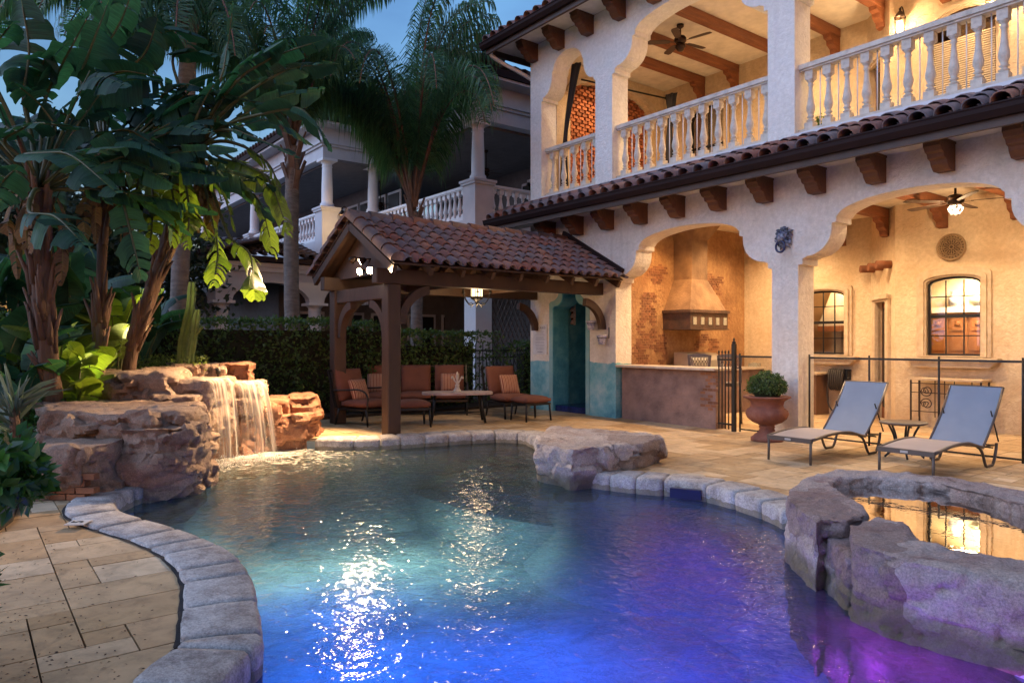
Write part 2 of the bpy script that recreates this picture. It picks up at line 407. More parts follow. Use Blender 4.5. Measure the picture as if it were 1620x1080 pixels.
# doors on the diagonal walls
def diag(a, dx, z0, z1, s0, s1, y0, y1):     # box in the diagonal wall's frame
    d = Vector((1, -1, 0)).normalized()
    mb = MB(); mb.m = Matrix(((d.x, -d.y, 0, a[0]), (d.y, d.x, 0, a[1]), (0, 0, 1, 0), (0, 0, 0, 1)))
    return mb
for (a, z0, z1, e0, e1) in (((XC0, W1Y), 0, 2.25, d0, d1), ((XC0, 14.2), 4.56, 6.75, .25, .85)):
    mb = diag(a, 0, 0, 0, 0, 0, 0, 0); mb.box(e0+.01, e1-.01, .07, .11, z0+.03, z1-.01)
    dr = mb.build('door', M['wood_beam'], villa)
    mb = diag(a, 0, 0, 0, 0, 0, 0, 0)
    mb.box(e0+.08, e1-.08, .055, .069, z0+.25, z1-.12); mb.build('pane', pm('door_glass', (.02, .02, .02), rough=.08, bump=0), dr)
    mb = diag(a, 0, 0, 0, 0, 0, 0, 0)
    mb.box(e0-.14, e0, -.06, .05, z0, z1+.12); mb.box(e1, e1+.14, -.06, .05, z0, z1+.12); mb.box(e0-.0005, e1+.0005, -.06, .05, z1, z1+.12)
    mb.box(e0-.18, e1+.18, -.10, -.061, z1+.05, z1+.13); mb.build('trim', M['trimstone'], dr)
# three log ends over the loggia door
for k in range(3):
    d = Vector((1, -1, 0)).normalized(); nrm = Vector((-1, -1, 0)).normalized(); p = Vector((XC0, W1Y, 2.92))+d*(.18+.42*k)
    mb = MB(); mb.tube([p-nrm*.05, p+nrm*.26], .075, 10); mb.build('log_end', M['wood_beam'], villa)
# ---- what the lit windows show: a kitchen cabinet wall, shelf and pots
M['cab'] = pm('cabinet_wood', (.34, .14, .045), (.24, .09, .03), 4, .5, .3, 20, stretch=(1, 1, .25))
cb = thing('kitchen_cabinet', (-5, 14.1, 0), 'tall carved wooden cabinet doors seen through the lit loggia window', 'cabinet')
x0, x1 = win2[0]-.3, win2[1]+.25
mb = MB(); mb.box(x0, x1, W2Y+.75, W2Y+.8, .4, 2.02); mb.build('body', M['cab'], cb)
for i in range(4):
    xa = x0+.05+i*(x1-x0-.1)/4; xb = xa+(x1-x0-.1)/4-.03
    mb = MB(); mb.box(xa, xb, W2Y+.725, W2Y+.749, .42, 1.98)
    for (za, zb) in ((1.70, 1.94), (1.34, 1.66), (1.02, 1.30), (.6, .98)): mb.box(xa+.05, xb-.05, W2Y+.70, W2Y+.724, za, zb)
    mb.lathe([(.0, 0), (.05, .002), (.06, .012), (.03, .02)], n=4)
    mb.v[-16:] = [((xa+xb)/2+v[0], W2Y+.70-v[2], 1.82+v[1]) for v in mb.v[-16:]]
    mb.build('door', M['cab'], cb)
mb = MB(); mb.box(x0-.1, x1+.1, W2Y+.62, W2Y+.8, 2.02, 2.12); mb.box(x1+.0005, x1+.09, W2Y+.7, W2Y+.8, .4, 2.019); mb.build('cornice', M['plaster'], cb)
b = MB(); b.box(XC1+.02, XC2-.02, W2Y+.9, W2Y+.95, 0, 3.9); b.build('room_wall', pm('kitchen_room_paint', (.70, .58, .40), rough=.8, bump=.1), villa)
b = MB(); b.box(-9.9, XC0+.6, W1Y+1.3, W1Y+1.35, 0, 3.9); b.build('room_wall', pm('kitchen_room_paint_amber', (.62, .40, .20), rough=.8, bump=.1), villa)
vz = thing('vase', (w2b.x-.3, W2Y+.72, 2.12), 'grey green vase on the shelf behind the lit window', 'vase')
mb = MB(); mb.lathe([(.06, 0), (.14, .06), (.15, .14), (.06, .24), (.05, .34), (.07, .38)], (w2b.x-.3, W2Y+.72, 2.12), 14); mb.build('body', pm('celadon', (.30, .32, .26), rough=.3, bump=0), vz)
vz = thing('vase', (w2a.x+.18, W2Y+.72, 2.12), 'round blue and white jar at the left of the window shelf', 'vase')
mb = MB(); mb.lathe([(.07, 0), (.12, .08), (.12, .16), (.07, .24), (.08, .28)], (w2a.x+.18, W2Y+.72, 2.12), 14); mb.build('body', pm('delft', (.6, .62, .62), (.12, .16, .3), 12, rough=.3, bump=0), vz)
# range hood in the far kitchen (seen through window 1)
hx = (win1[0]+win1[1])/2
rh = thing('range_hood', (hx, W1Y+.9, 0), 'plaster range hood with copper band glimpsed through the small window', 'range hood')
mb = MB(); mb.box(hx-.5, hx+.75, W1Y+.7, W1Y+1.28, 1.72, 1.84); mb.build('band', pm('copper_band', (.40, .15, .05), rough=.5, bump=.2), rh)
mb = MB(); v = [(hx-.5, W1Y+.72, 1.84), (hx+.75, W1Y+.72, 1.84), (hx+.75, W1Y+1.28, 1.84), (hx-.5, W1Y+1.28, 1.84), (hx-.15, W1Y+.95, 3.0), (hx+.3, W1Y+.95, 3.0), (hx+.3, W1Y+1.28, 3.0), (hx-.15, W1Y+1.28, 3.0)]
mb.add(v, [(0, 1, 5, 4), (1, 2, 6, 5), (2, 3, 7, 6), (3, 0, 4, 7), (4, 5, 6, 7), (0, 3, 2, 1)]); mb.build('canopy', M['ceil'], rh)
lamp('AREA', 'room_light', (-5.0, W2Y+.40, 2.6), 30, (1, .70, .38), size=.6, target=(-5, W2Y+.75, 1.0))
lamp('POINT', 'room_light', (hx, W1Y+.5, 2.6), 9, (1, .62, .28), shadow_soft_size=.1)
# ---- balustrades
def baluster_mb(h, w):
    mb = MB(); s = h
    pr = [(w*.5, 0), (w*.5, .10*s), (w*.34, .115*s), (w*.30, .13*s), (w*.44, .15*s), (w*.30, .17*s), (w*.22, .19*s), (w*.40, .215*s), (w*.24, .24*s), (w*.30, .27*s), (w*.43, .33*s), (w*.44, .38*s), (w*.36, .45*s), (w*.27, .55*s),
          (w*.22, .66*s), (w*.20, .73*s), (w*.33, .755*s), (w*.22, .775*s), (w*.26, .80*s), (w*.40, .83*s), (w*.44, .85*s)]
    mb.lathe(pr[2:], n=14)
    mb.box(-w*.46, w*.46, -w*.46, w*.46, 0, .115*s)
    mb.box(-w*.42, w*.42, -w*.42, w*.42, .845*s, 1.0*s); return mb
bal0 = None
def balustrade(parent, x0, x1, n, y, z, H, mat, rodmat=None, axis='X', w=.15, labels=None, rw=.22):
    global bal0
    mb = MB()
    def bx(a0, a1, c, hw, z0, z1):
        if axis == 'X': mb.box(a0, a1, c-hw, c+hw, z0, z1)
        else: mb.box(c-hw, c+hw, a0, a1, z0, z1)
    bx(x0, x1, y, rw/2, z, z+.12); r = mb.build('balustrade', mat, parent); mb = MB(); bx(x0, x1, y, rw/2, z+H-.07, z+H); bx(x0, x1, y, rw/2-.025, z+H-.10, z+H-.0705); mb.build('handrail', mat, r, local=True)
    h = H-.22
    src = baluster_mb(h, w).build('baluster', mat, r, local=True)
    for i in range(n):
        p = x0+(x1-x0)*(i+.5)/n
        o = src if i == 0 else src.copy()
        if i: S.collection.objects.link(o); o.parent = r
        o.location = (p, y, z+.12) if axis == 'X' else (y, p, z+.12)
    if rodmat:
        rb = MB()
        for i in range(1, n):
            p = x0+(x1-x0)*i/n
            if axis == 'X': rb.tube([(p, y+.02, z+.12), (p, y+.02, z+H-.10)], .009, 6)
        rb.build('safety_rod', rodmat, r)
    return r
balustrade(villa, -12.21, -10.51, 5, 10.36, 4.63, 1.12, M['caststone'], M['white_paint'])
balustrade(villa, -10.037, -6.603, 11, 10.36, 4.63, 1.12, M['caststone'], M['white_paint'])
balustrade(villa, -6.14, -2.70, 12, 10.36, 4.63, 1.12, M['caststone'], M['white_paint'])
# white fascia under the balustrades
mb = MB()
for a, c in ((-12.23, -10.49), (-10.06, -6.585), (-6.16, -2.68)): mb.box(a, c, YF-.05, YF-.003, 4.53, 4.66); mb.box(a, c, YF-.07, YF-.051, 4.61, 4.66)
mb.build('balcony_fascia', M['white_paint'], villa)
# ---- barrel tile roofs
M['tile'] = None
m, t, bb, o = newmat('barrel_roof_tile'); v = coords(t); g = N(t, 'ShaderNodeNewGeometry')
base = ramp(t, g.outputs['Random Per Island'], [(0, (.24, .095, .065)), (.25, (.20, .13, .125)), (.45, (.17, .12, .13)), (.65, (.15, .145, .165)), (.85, (.30, .15, .10)), (1, (.22, .15, .145))])
col = mixc_(t, .55, base, ramp(t, noise_(t, v, 9, 6, .7), [(.3, .45), (.7, 1.3)]), 'MULTIPLY')
L(t, col, bb.inputs['Base Color']); bb.inputs['Roughness'].default_value = .8; bump_(t, bb, noise_(t, v, 60, 4), .4, .008); M['tile'] = m
M['tile_pent'] = m
def tile_roof(mb, o, along, up, L_, H_, pitch=.225, expo=.27, rad=None, seed=1, mi=0):
    """o: eave corner; along: unit vector along the eave; up: unit vector up the slope"""
    rnd = random.Random(seed); o = Vector(o); along = Vector(along).normalized(); up = Vector(up).normalized(); nrm = along.cross(up).normalized()
    if nrm.z < 0: nrm = -nrm
    nc = max(1, round(L_/pitch)); pitch = L_/nc; nr = max(1, math.ceil(H_/expo)); expo = H_/nr
    rad = pitch*.36; seg = 6
    for c in range(nc):
        for r in range(nr):
            jit = rnd.uniform(-.006, .006); l0 = r*expo-.03; l1 = (r+1)*expo+.03
            v = []; 
            for (l, rr, lift) in ((l0, rad*1.10, .030), (l1, rad*.92, .004)):
                for th in (0, .014):
                    for k in range(seg+1):
                        a = pi*k/seg; R_ = rr-th
                        v.append(o+along*(pitch*(c+.5)+jit+cos(a)*R_)+up*l+nrm*(sin(a)*R_*.95+lift+(.0 if th == 0 else 0)))
            n = seg+1; f = []
            for k in range(seg):
                f.append((k, k+1, 2*n+k+1, 2*n+k)); f.append((n+k+1, n+k, k, k+1)[::-1]); f.append((3*n+k, 3*n+k+1, n+k+1, n+k))
            mb.add(v, f, mi, True)
            # pan tile between the caps
            v = []
            w2 = pitch*.30
            for (l, lift) in ((l0, .022), (l1, 0)):
                for k in range(5):
                    a = pi+pi*k/4; v.append(o+along*(pitch*(c+1)+cos(a)*w2)+up*l+nrm*(sin(a)*w2*.55+.028+lift))
            mb.add(v, [(k, k+1, 5+k+1, 5+k) for k in range(4)], mi, True)
def ridge_tiles(mb, a, b_, r=.10, step=.38, mi=0):
    a = Vector(a); b_ = Vector(b_); n = max(1, int((b_-a).length/step)); d = (b_-a).normalized()
    sd = d.cross(Vector((0, 0, 1))).normalized(); up = sd.cross(d)
    for i in range(n):
        p0 = a.lerp(b_, i/n)-d*.02; p1 = a.lerp(b_, (i+1)/n)+d*.02; v = []
        for (p, rr, l) in ((p0, r*1.08, .02), (p1, r*.95, 0)):
            for k in range(9):
                t_ = pi*(k/8)*1.15-.23; v.append(p+sd*cos(t_)*rr+up*(sin(t_)*rr+l))
        f = [(k, k+1, 9+k+1, 9+k) for k in range(8)]; f.append(tuple(range(9)))
        mb.add(v, f, mi, True)
# pent roof between the floors
mb = MB(); sl = Vector((0, .78, .34)); tile_roof(mb, (-13.15, YF-.80, 4.20), (1, 0, 0), sl, 15.6, sl.length, .30, .30, seed=3)
mb.add([(-13.15, YF-.8, 4.19), (2.5, YF-.8, 4.19), (2.5, YF-.01, 4.53), (-13.15, YF-.01, 4.53)], [(0, 1, 2, 3)])
mb.box(-13.15, 2.5, YF-.06, YF-.008, 4.50, 4.57)
pent = mb.build('pent_roof', M['tile_pent'], villa, recalc=False)
def gutter(x0, x1, y, z, name='gutter', parent=villa, axis='X', sgn=-1):
    pr = [(0, .15), (-.13, .15), (-.135, .135), (-.12, .12), (-.115, .07), (-.075, .02), (-.06, 0), (0, 0)]
    mb = MB(); n = len(pr); v = []
    for e in (x0, x1):
        for (d, h) in pr: v.append((e, y+d, z+h) if axis == 'X' else (y-d, e, z+h))
    f = [(i, (i+1) % n, n+(i+1) % n, n+i) for i in range(n)]+[tuple(range(n)), tuple(range(2*n-1, n-1, -1))]
    mb.add(v, f); return mb.build(name, M['gutter'], parent)
gutter(-13.2, 2.5, YF-.76, 4.05)
mb = MB(); mb.box(-13.15, 2.5, YF-.755, YF-.70, 3.95, 4.15); mb.build('fascia_board', M['wood_dark'], villa)
mb = MB(); mb.box(-13.1, 2.5, YF-.70, YF-.002, 4.065, 4.10); mb.build('soffit', M['plaster'], villa)
# main roof
up = Vector((0, 3.9, 1.75)); mb = MB(); tile_roof(mb, (-13.3, YF-.80, 8.22), (1, 0, 0), up, 15.8, up.length, .30, .36, seed=4)
mb.add([(-13.3, YF-.8, 8.20), (2.5, YF-.8, 8.20), (2.5, YF+3.1, 9.95), (-13.3, YF+3.1, 9.95)], [(0, 1, 2, 3)])
mb.add([(-13.3, YF-.75, 8.05), (-13.3, YF+3.1, 9.95), (-13.3, 16, 8.3), (-13.3, 16, 8.05)], [(0, 1, 2, 3)])
mb.build('roof', M['tile'], villa, recalc=False)
gutter(-13.35, 2.5, YF-.76, 8.06)
mb = MB(); mb.box(-13.25, 2.5, YF-.755, YF-.70, 7.96, 8.16); mb.box(-13.25, -13.19, YF-.70, 15.2, 7.96, 8.16); mb.build('fascia_board', M['wood_dark'], villa)
mb = MB(); mb.box(-13.19, 2.5, YF-.70, YF-.002, 8.085, 8.12); mb.box(-13.18, -12.6, YF-.001, 15.2, 8.085, 8.12); mb.build('soffit', M['plaster'], villa)
# corbels
def corbel_mb(dp=.46, w=.20, h=.34):
    pr = [(0, 0), (-dp, 0), (-dp, -.07), (-dp+.03, -.10), (-dp+.05, -.13), (-dp+.11, -.15), (-dp+.13, -.20), (-dp+.20, -.22), (-dp+.22, -.27), (-dp+.27, -h+.02), (-dp+.30, -h), (0, -h)]
    mb = MB(); mb.prism(pr, -w/2, w/2, 'YZ'); 
    mb.box(-w/2-.012, w/2+.012, -dp-.015, -.001, .0005, .03); return mb
c0 = corbel_mb().build('corbel', M['wood_brown'], villa, local=True)
first = True
for z, xs in ((4.03, [-2.25-.87*i for i in range(12)]), (8.05, [-12.42+.885*i for i in range(12)])):
    for x in xs:
        o = c0 if first else c0.copy(); 
        if not first: S.collection.objects.link(o); o.parent = villa
        first = False; o.location = Vector((x, YF-.002, z))-Vector(villa.location)
# ceiling beams with brackets
def beam(x, y0, y1, z, wl=.09):
    mb = MB(); mb.box(x-wl, x+wl, y0, y1, z-.18, z-.003)
    bo = mb.build('ceiling_beam', M['wood_beam'], villa, bevel=.01)
    k = MB(); k.prism([(y1, z-.18), (y1-.40, z-.18), (y1-.38, z-.25), (y1-.28, z-.28), (y1-.26, z-.36), (y1-.14, z-.42), (y1-.12, z-.50), (y1, z-.52)], x-wl*.8, x+wl*.8, 'YZ'); k.build('bracket', M['wood_beam'], bo)
for x in (-11.0, -10.05, -8.85, -7.65): beam(x, YB+.01, 14.19, 7.85)
for x in (-6.5,): beam(x, YB+.01, 13.72, 7.85)
for x in (-5.3, -4.1, -3.0): beam(x, YB+.01, 13.48, 7.85)
for x in (-7.6,): beam(x, YB+.01, 14.34, 3.97)
for x in (-6.45,): beam(x, YB+.01, 13.76, 3.97)
for x in (-5.35, -4.25, -3.0, -1.9): beam(x, YB+.01, 13.48, 3.97)
# downspout
mb = MB(); mb.tube(smooth_path([(-13.2, YF-.70, 8.03), (-13.2, YF-.6, 7.9), (-12.85, YF+.1, 7.55), (-12.68, YF+.28, 7.35), (-12.66, YF+.3, 6.9), (-12.66, YF+.3, 0)], 2), .045, 10); mb.build('downspout', M['white_paint'], villa)
# brick lattice in the side arch
M['brick'] = pm('lattice_brick', (.42, .14, .055), (.28, .08, .03), 6, .85, .6, 50, .01, island=.35)
mb = MB(); r_ = random.Random(5)
for j in range(36):
    z = 4.62+j*.082; 
    for i in range(16):
        y = 10.98+(i+.5*(j % 2))*.185; 
        if y+.14 > 13.75: continue
        hh = 7.15+.42*sqrt(max(0, 1-((y+.07-12.35)/1.36)**2))
        if z+.03 > hh: continue
        mb.box(-12.52, -12.36+r_.uniform(-.008, .008), y, y+.135, z, z+.062)
        if j % 2: mb.box(-12.5, -12.38, y+.135, y+.19, z-.01, z+.02)
mb.build('brick_lattice', M['brick'], villa)
mb = MB(); mb.prism([(y, z) for y, z in [(10.85, 7.15)]+[(12.35+1.5*cos(R(180-180*i/14)), 7.15+.55*sin(R(180-180*i/14))) for i in range(1, 14)]+[(13.85, 7.15), (13.7, 7.15)]+[(12.35+1.35*cos(R(180*i/14)), 7.15+.42*sin(R(180*i/14))) for i in range(1, 14)]+[(11.0, 7.15)]], -12.199, -12.12, 'YZ'); mb.build('arch_moulding', M['trimstone'], villa)
# blue niche behind the narrow doorway
M['blue'] = None
m, t, bb, o = newmat('teal_limewash'); v = coords(t); L(t, ramp(t, noise_(t, v, 2.0, 6, .7), [(.28, (.02, .14, .22)), (.5, (.05, .28, .40)), (.75, (.16, .46, .55))]), bb.inputs['Base Color']); bb.inputs['Roughness'].default_value = .8; bump_(t, bb, noise_(t, v, 9, 5), .4, .02); M['blue'] = m
mb = MB(); mb.box(-12.19, -10.11, 11.55, 11.65, 0, 3.9); mb.box(-12.19, -12.1, YB, 11.55, 0, 3.9); mb.box(-10.2, -10.105, YB, 11.55, 0, 3.9); mb.build('niche_wall', M['blue'], villa)
mb = MB(); mb.box(-12.1, -10.2, 11.46, 11.549, .78, .84); mb.box(-11.2, -11.02, 11.52, 11.549, .36, .58); mb.build('niche_ledge', M['wood_dark'], villa)
pr = mirror(door_half(.52, -.0, 2.22, .43), -11.3); po = mirror([(x+.11, z+(.10 if z > 2 else 0)) for x, z in door_half(.52, 0, 2.22, .43)][:-1]+[(0.0001, 2.22+.43+.10)], -11.3)
mb = MB(); mb.prism(po+pr[::-1], YF-.012, YF-.001); mb.build('door_surround', pm('pale_teal_limewash', (.30, .46, .46), (.14, .34, .40), 3, .85, .4), villa)
mb = MB()
for k in range(10): mb.box(-11.82+k*.104+.003, -11.82+(k+1)*.104-.003, YF+.06, YF+.10, .005, .13)
mb.box(-11.82, -10.78, YF+.10, 11.5, 0, .13); mb.build('blue_tile_step', pm('cobalt_tile', (.012, .03, .16), (.01, .02, .10), 9, .2, .1, island=.3), villa)
pi_ = mirror([(x-.012, z-(.012 if z > 2 else 0)) for x, z in door_half(.52, -.0, 2.22, .43)][:-1]+[(0.0001, 2.638)], -11.3)
mb = MB(); mb.prism(pr+pi_[::-1], YF-.004, YB+.004); mb.build('door_reveal', M['blue'], villa)
# ---- outdoor kitchen
hood = thing('kitchen_hood', (-9.5, 12.1, 0), 'large ochre plaster chimney hood over the outdoor grill', 'hood')
M['hoodm'] = pm('hood_plaster', (.30, .18, .095), (.15, .08, .04), 3.5, .85, .7, 22, .02)
M['hoodband'] = pm('dark_hood_band', (.12, .055, .03), (.05, .03, .02), 7, .7, .7, 20, .02)
X0, Xf, Ya, Yb = -9.938, -9.23, 11.53, 12.74
mb = MB(); mb.box(X0, Xf, Ya, Yb, 1.76, 2.08); mb.box(X0, Xf+.03, Ya-.03, Yb+.03, 2.0801, 2.14); mb.box(X0, Xf+.02, Ya-.02, Yb+.02, 1.74, 1.7599); mb.build('band', M['hoodband'], hood)
mb = MB(); v = [(X0, Ya+.02, 2.1405), (Xf-.02, Ya+.02, 2.1405), (Xf-.02, Yb-.02, 2.1405), (X0, Yb-.02, 2.1405), (X0, 11.87, 2.78), (-9.47, 11.87, 2.78), (-9.47, 12.38, 2.78), (X0, 12.38, 2.78)]
mb.add(v, [(0, 1, 5, 4), (1, 2, 6, 5), (2, 3, 7, 6), (3, 0, 4, 7), (4, 5, 6, 7), (0, 3, 2, 1)])
mb.build('canopy', M['hoodm'], hood)
mb = MB(); mb.box(X0, -9.47, 11.87, 12.38, 2.781, 3.6); v = [(X0, 11.87, 3.6), (-9.47, 11.87, 3.6), (-9.47, 12.38, 3.6), (X0, 12.38, 3.6), (X0, 11.7, 3.968), (-9.2, 11.7, 3.968), (-9.2, 12.55, 3.968), (X0, 12.55, 3.968)]
mb.add(v, [(0, 1, 5, 4), (1, 2, 6, 5), (2, 3, 7, 6), (3, 0, 4, 7), (4, 5, 6, 7)]); mb.build('flue', M['hoodm'], hood)
M['deco'] = pm('patterned_tile', (.62, .58, .46), (.10, .10, .10), 60, .3, 0)
for k in range(5):
    y = Ya+.08+k*.245; mb = MB(); mb.box(Xf+.001, Xf+.012, y, y+.10, 1.84, 1.99); mb.build('decor_tile', M['deco'], hood)
# exposed brick patches
def brick_patch(name, cells, X, y0, z0, seed, axis='Y'):
    r_ = random.Random(seed); mb = MB()
    for j, row in enumerate(cells):
        for i, ch in enumerate(row):
            if ch == ' ': continue
            y = y0+i*.115+(.057 if j % 2 else 0); z = z0-j*.052
            e = r_.uniform(.004, .016)
            if axis == 'Y': mb.box(X-.02, X+e, y, y+r_.uniform(.085, .107), z, z+.043)
            else: mb.box(y, y+r_.uniform(.085, .107), X-e, X+.02, z, z+.043)
    return mb.build(name, M['brick2'], villa)
M['brick2'] = pm('old_exposed_brick', (.30, .13, .06), (.18, .075, .04), 5, .9, .8, 40, .015, island=.3)
r7 = random.Random(11)
def blob(w, h, seed, dens=.33):
    return [''.join('#' if fbm((i*.33+seed*7.3, j*.17, seed), 3) > dens-.45-.25*(1-abs(2*i/w-1)-abs(2*j/h-1)) else ' ' for i in range(w)) for j in range(h)]
brick_patch('exposed_brick', blob(5, 22, 2), -9.94, 10.72, 2.45, 1)
brick_patch('exposed_brick', blob(4, 14, 3), -9.94, 10.62, 1.45, 2)
brick_patch('exposed_brick', blob(5, 8, 4), -9.94, 11.05, 3.05, 3)
brick_patch('exposed_brick', blob(5, 9, 5), -9.94, 12.95, 2.95, 4)
brick_patch('exposed_brick', blob(7, 7, 6), -9.94, 12.55, 1.62, 5)
brick_patch('exposed_brick', blob(4, 14, 8), -9.94, 11.15, 1.60, 7)
# bar
bar = thing('bar_counter', (-8.8, 10.3, 0), 'brown textured bar with pale stone counter under the kitchen arch', 'bar')
M['barp'] = pm('mottled_brown_plaster', (.23, .145, .12), (.13, .08, .068), 3.2, .85, .9, 16, .02, c3=(.32, .20, .16))
mb = MB(); mb.box(-9.86, -7.66, 10.24, 10.50, 0, 1.0); mb.build('body', M['barp'], bar)
mb = MB(); mb.box(-9.93, -7.60, 10.12, 10.72, 1.0, 1.045); mb.build('counter_top', pm('counter_stone', (.62, .52, .42), (.45, .36, .28), 12, .35, .2), bar, bevel=.008)
r_ = random.Random(9); mb = MB()
for j in range(12):
    for i in range(3):
        if r_.random() < .55: z = .92-j*.055; x = -7.98+i*.11+(.05 if j % 2 else 0); mb.box(x, x+.10, 10.235, 10.239-.0, z, z+.045)
mb.build('exposed_brick', M['brick2'], bar)
# grill counter on the flank wall
gr = thing('grill_counter', (-9.5, 12.1, 0), 'stone grill counter with steel barbecue under the hood', 'grill')
mb = MB(); mb.box(-9.93, -9.2, 11.2, 14.0, 0, .9); mb.build('body', M['barp'], gr)
mb = MB(); mb.box(-9.93, -9.15, 11.15, 14.0, .9, .94); mb.build('counter_top', pm('counter_stone_pale', (.6, .5, .4), rough=.35, bump=.1), gr)
mb = MB(); mb.prism([(-9.75, .94), (-9.22, .94), (-9.24, 1.12), (-9.42, 1.26), (-9.75, 1.28)], 11.65, 12.6, 'XZ'); mb.build('barbecue', pm('brushed_steel', (.55, .52, .46), rough=.35, metal=.8, bump=.1), gr)
# low cabinet on the far wall
mb = MB(); mb.box(-9.1, -7.9, 13.85, 14.34, 0, .82); kc = mb.build('body', pm('brown_cab', (.20, .10, .05), rough=.6), thing('side_cabinet', (-8.5, 14.1, 0), 'low brown cabinet behind the gate against the bright wall', 'cabinet'))
mb = MB(); mb.box(-9.15, -7.85, 13.80, 14.34, .82, .86); mb.build('top', M['trimstone'], kc.parent)
mb = MB(); mb.box(-8.95, -8.55, 13.83, 13.849, .1, .7); mb.box(-8.45, -8.05, 13.83, 13.849, .1, .7); mb.build('door', M['black'], kc.parent)
# ================================================================== GROUND, POOL, COPING, SPA
wpx = [(405, 1080), (400, 1030), (393, 985), (387, 950), (365, 918), (325, 890), (270, 868), (215, 852), (182, 840), (172, 826), (182, 812), (215, 797), (262, 778), (292, 764)]
WZ = -.15
pool = [gp(x, y, WZ) for x, y in wpx]
# under the waterfall rocks and along the far edge
pool += [gp(x, y, WZ) for x, y in [(325, 740), (345, 722), (385, 712), (430, 708), (500, 711), (560, 712), (620, 710), (690, 705), (745, 701), (800, 699), (845, 703)]]
pool += [gp(x, y, WZ) for x, y in [(862, 735), (885, 757), (915, 768), (1000, 780), (1090, 786), (1160, 803), (1215, 822), (1250, 838), (1262, 868), (1305, 905), (1345, 958), (1410, 1000), (1500, 1038), (1620, 1078)]]
far_r = gp(1620, 1078, WZ)
pool += [c2w(2.6, 2.4, WZ), c2w(2.3, 1.0, WZ), c2w(1.2, -.4, WZ), c2w(-.3, -.6, WZ), c2w(-1.2, .4, WZ), c2w(-1.55, 1.8, WZ)]
pool = smooth_loop([Vector((p.x, p.y)) for p in pool], 1)
def resample(pts, step, closed=True):
    out = []; n = len(pts); acc = 0; last = pts[0]; out.append(last.copy())
    for i in range(1, n+(1 if closed else 0)):
        b_ = pts[i % n]; d = (b_-last).length
        while acc+d >= step:
            last = last.lerp(b_, (step-acc)/d); out.append(last.copy()); d = (b_-last).length; acc = 0
        acc += d; last = b_
    return out
pool = resample(pool, .10)
area = sum(pool[i].x*pool[(i+1) % len(pool)].y-pool[(i+1) % len(pool)].x*pool[i].y for i in range(len(pool)))
if area < 0: pool.reverse()
def offset(pts, d):
    out = []; n = len(pts)
    for i in range(n):
        t_ = (pts[(i+2) % n]-pts[i-2]).normalized(); out.append(pts[i]+Vector((t_.y, -t_.x))*d)
    return out
# ---- deck of laid travertine slabs (real joints)
m, t, bb, o = newmat('travertine_slab'); v = coords(t); g = N(t, 'ShaderNodeNewGeometry')
isl = ramp(t, g.outputs['Random Per Island'], [(0, (.40, .25, .115)), (.3, (.53, .36, .19)), (.6, (.62, .46, .28)), (.8, (.48, .30, .14)), (1, (.66, .51, .33))])
vs = coords(t, (1, 1, 1)); veins = ramp(t, noise_(t, v, 7, 7, .7, .6), [(.3, .45), (.52, .95), (.75, 1.2)])
col = mixc_(t, .75, isl, veins, 'MULTIPLY')
pit = ramp(t, noise_(t, coords(t, (14, 34, 1)), 1.0, 4, .75), [(.73, 0.0), (.78, 1.0)]); pit = math_(t, 'MULTIPLY', pit, ramp(t, noise_(t, v, 2.2, 3), [(.45, 0.0), (.6, 1.0)])); col = mixc_(t, math_(t, 'MULTIPLY', pit, .45), col, (.10, .07, .05))
col = mixc_(t, ramp(t, noise_(t, v, .9, 4, .6), [(.45, 0.0), (.75, .4)]), col, (.20, .13, .08))
L(t, col, bb.inputs['Base Color']); L(t, ramp(t, noise_(t, v, 3, 4), [(.35, .45), (.7, .8)]), bb.inputs['Roughness'])
x = bump_(t, bb, noise_(t, v, 6, 6, .7), .5, .012); bump_(t, bb, pit, -.5, .01, x); M['trav'] = m
M['joint'] = pm('joint_sand', (.09, .07, .055), (.045, .035, .028), 20, .95, .6, 60)
U = .205; GX0, GY0, GNX, GNY = -17.0, -3.0, 98, 90
def inside(p, poly):
    c = False; n = len(poly); j = n-1
    for i in range(n):
        a, b_ = poly[i], poly[j]
        if (a.y > p[1]) != (b_.y > p[1]) and p[0] < (b_.x-a.x)*(p[1]-a.y)/(b_.y-a.y)+a.x: c = not c
        j = i
    return c
grid = [[0]*GNY for _ in range(GNX)]; r_ = random.Random(3); mb = MB()
inner = offset(pool, .17); small = inner[::4]; smallp = pool[::4]
def near_hole(x0, x1, y0, y1):
    ins = [inside(p, small) for p in ((x0, y0), (x1, y0), (x0, y1), (x1, y1), ((x0+x1)/2, (y0+y1)/2))]
    return all(ins), any(ins)
for i in range(GNX):
    for j in range(GNY):
        if grid[i][j]: continue
        opts = [(2, 2), (2, 3), (3, 2), (1, 2), (2, 1), (1, 1), (2, 3), (3, 3), (2, 4)]; r_.shuffle(opts); opts.append((1, 1))
        for w, h in opts:
            if i+w <= GNX and j+h <= GNY and not any(grid[i+a][j+c] for a in range(w) for c in range(h)): break
        for a in range(w):
            for c in range(h): grid[i+a][j+c] = 1
        x0, y0 = GX0+i*U, GY0+j*U; x1, y1 = x0+w*U, y0+h*U
        al, an = near_hole(x0, x1, y0, y1)
        if al: continue
        # skip slabs far behind the camera
        cx, cy = (x0+x1)/2, (y0+y1)/2; dep = -cx*SY+cy*CY
        if dep < -1.5: continue
        g_ = .0035+r_.uniform(0, .002); dz = r_.uniform(-.0015, .0015); n_ = len(mb.v)
        mb.box(x0+g_, x1-g_, y0+g_, y1-g_, -.03, dz)
deck = mb.build('deck_raw', M['trav'])
def prism_obj(poly, z0, z1, name, mat):
    b_ = MB(); b_.prism([(p.x, p.y) for p in poly], z0, z1, 'XY'); return b_.build(name, mat)
cut = prism_obj(inner[::2], -1, 1, 'cut', M['joint'])
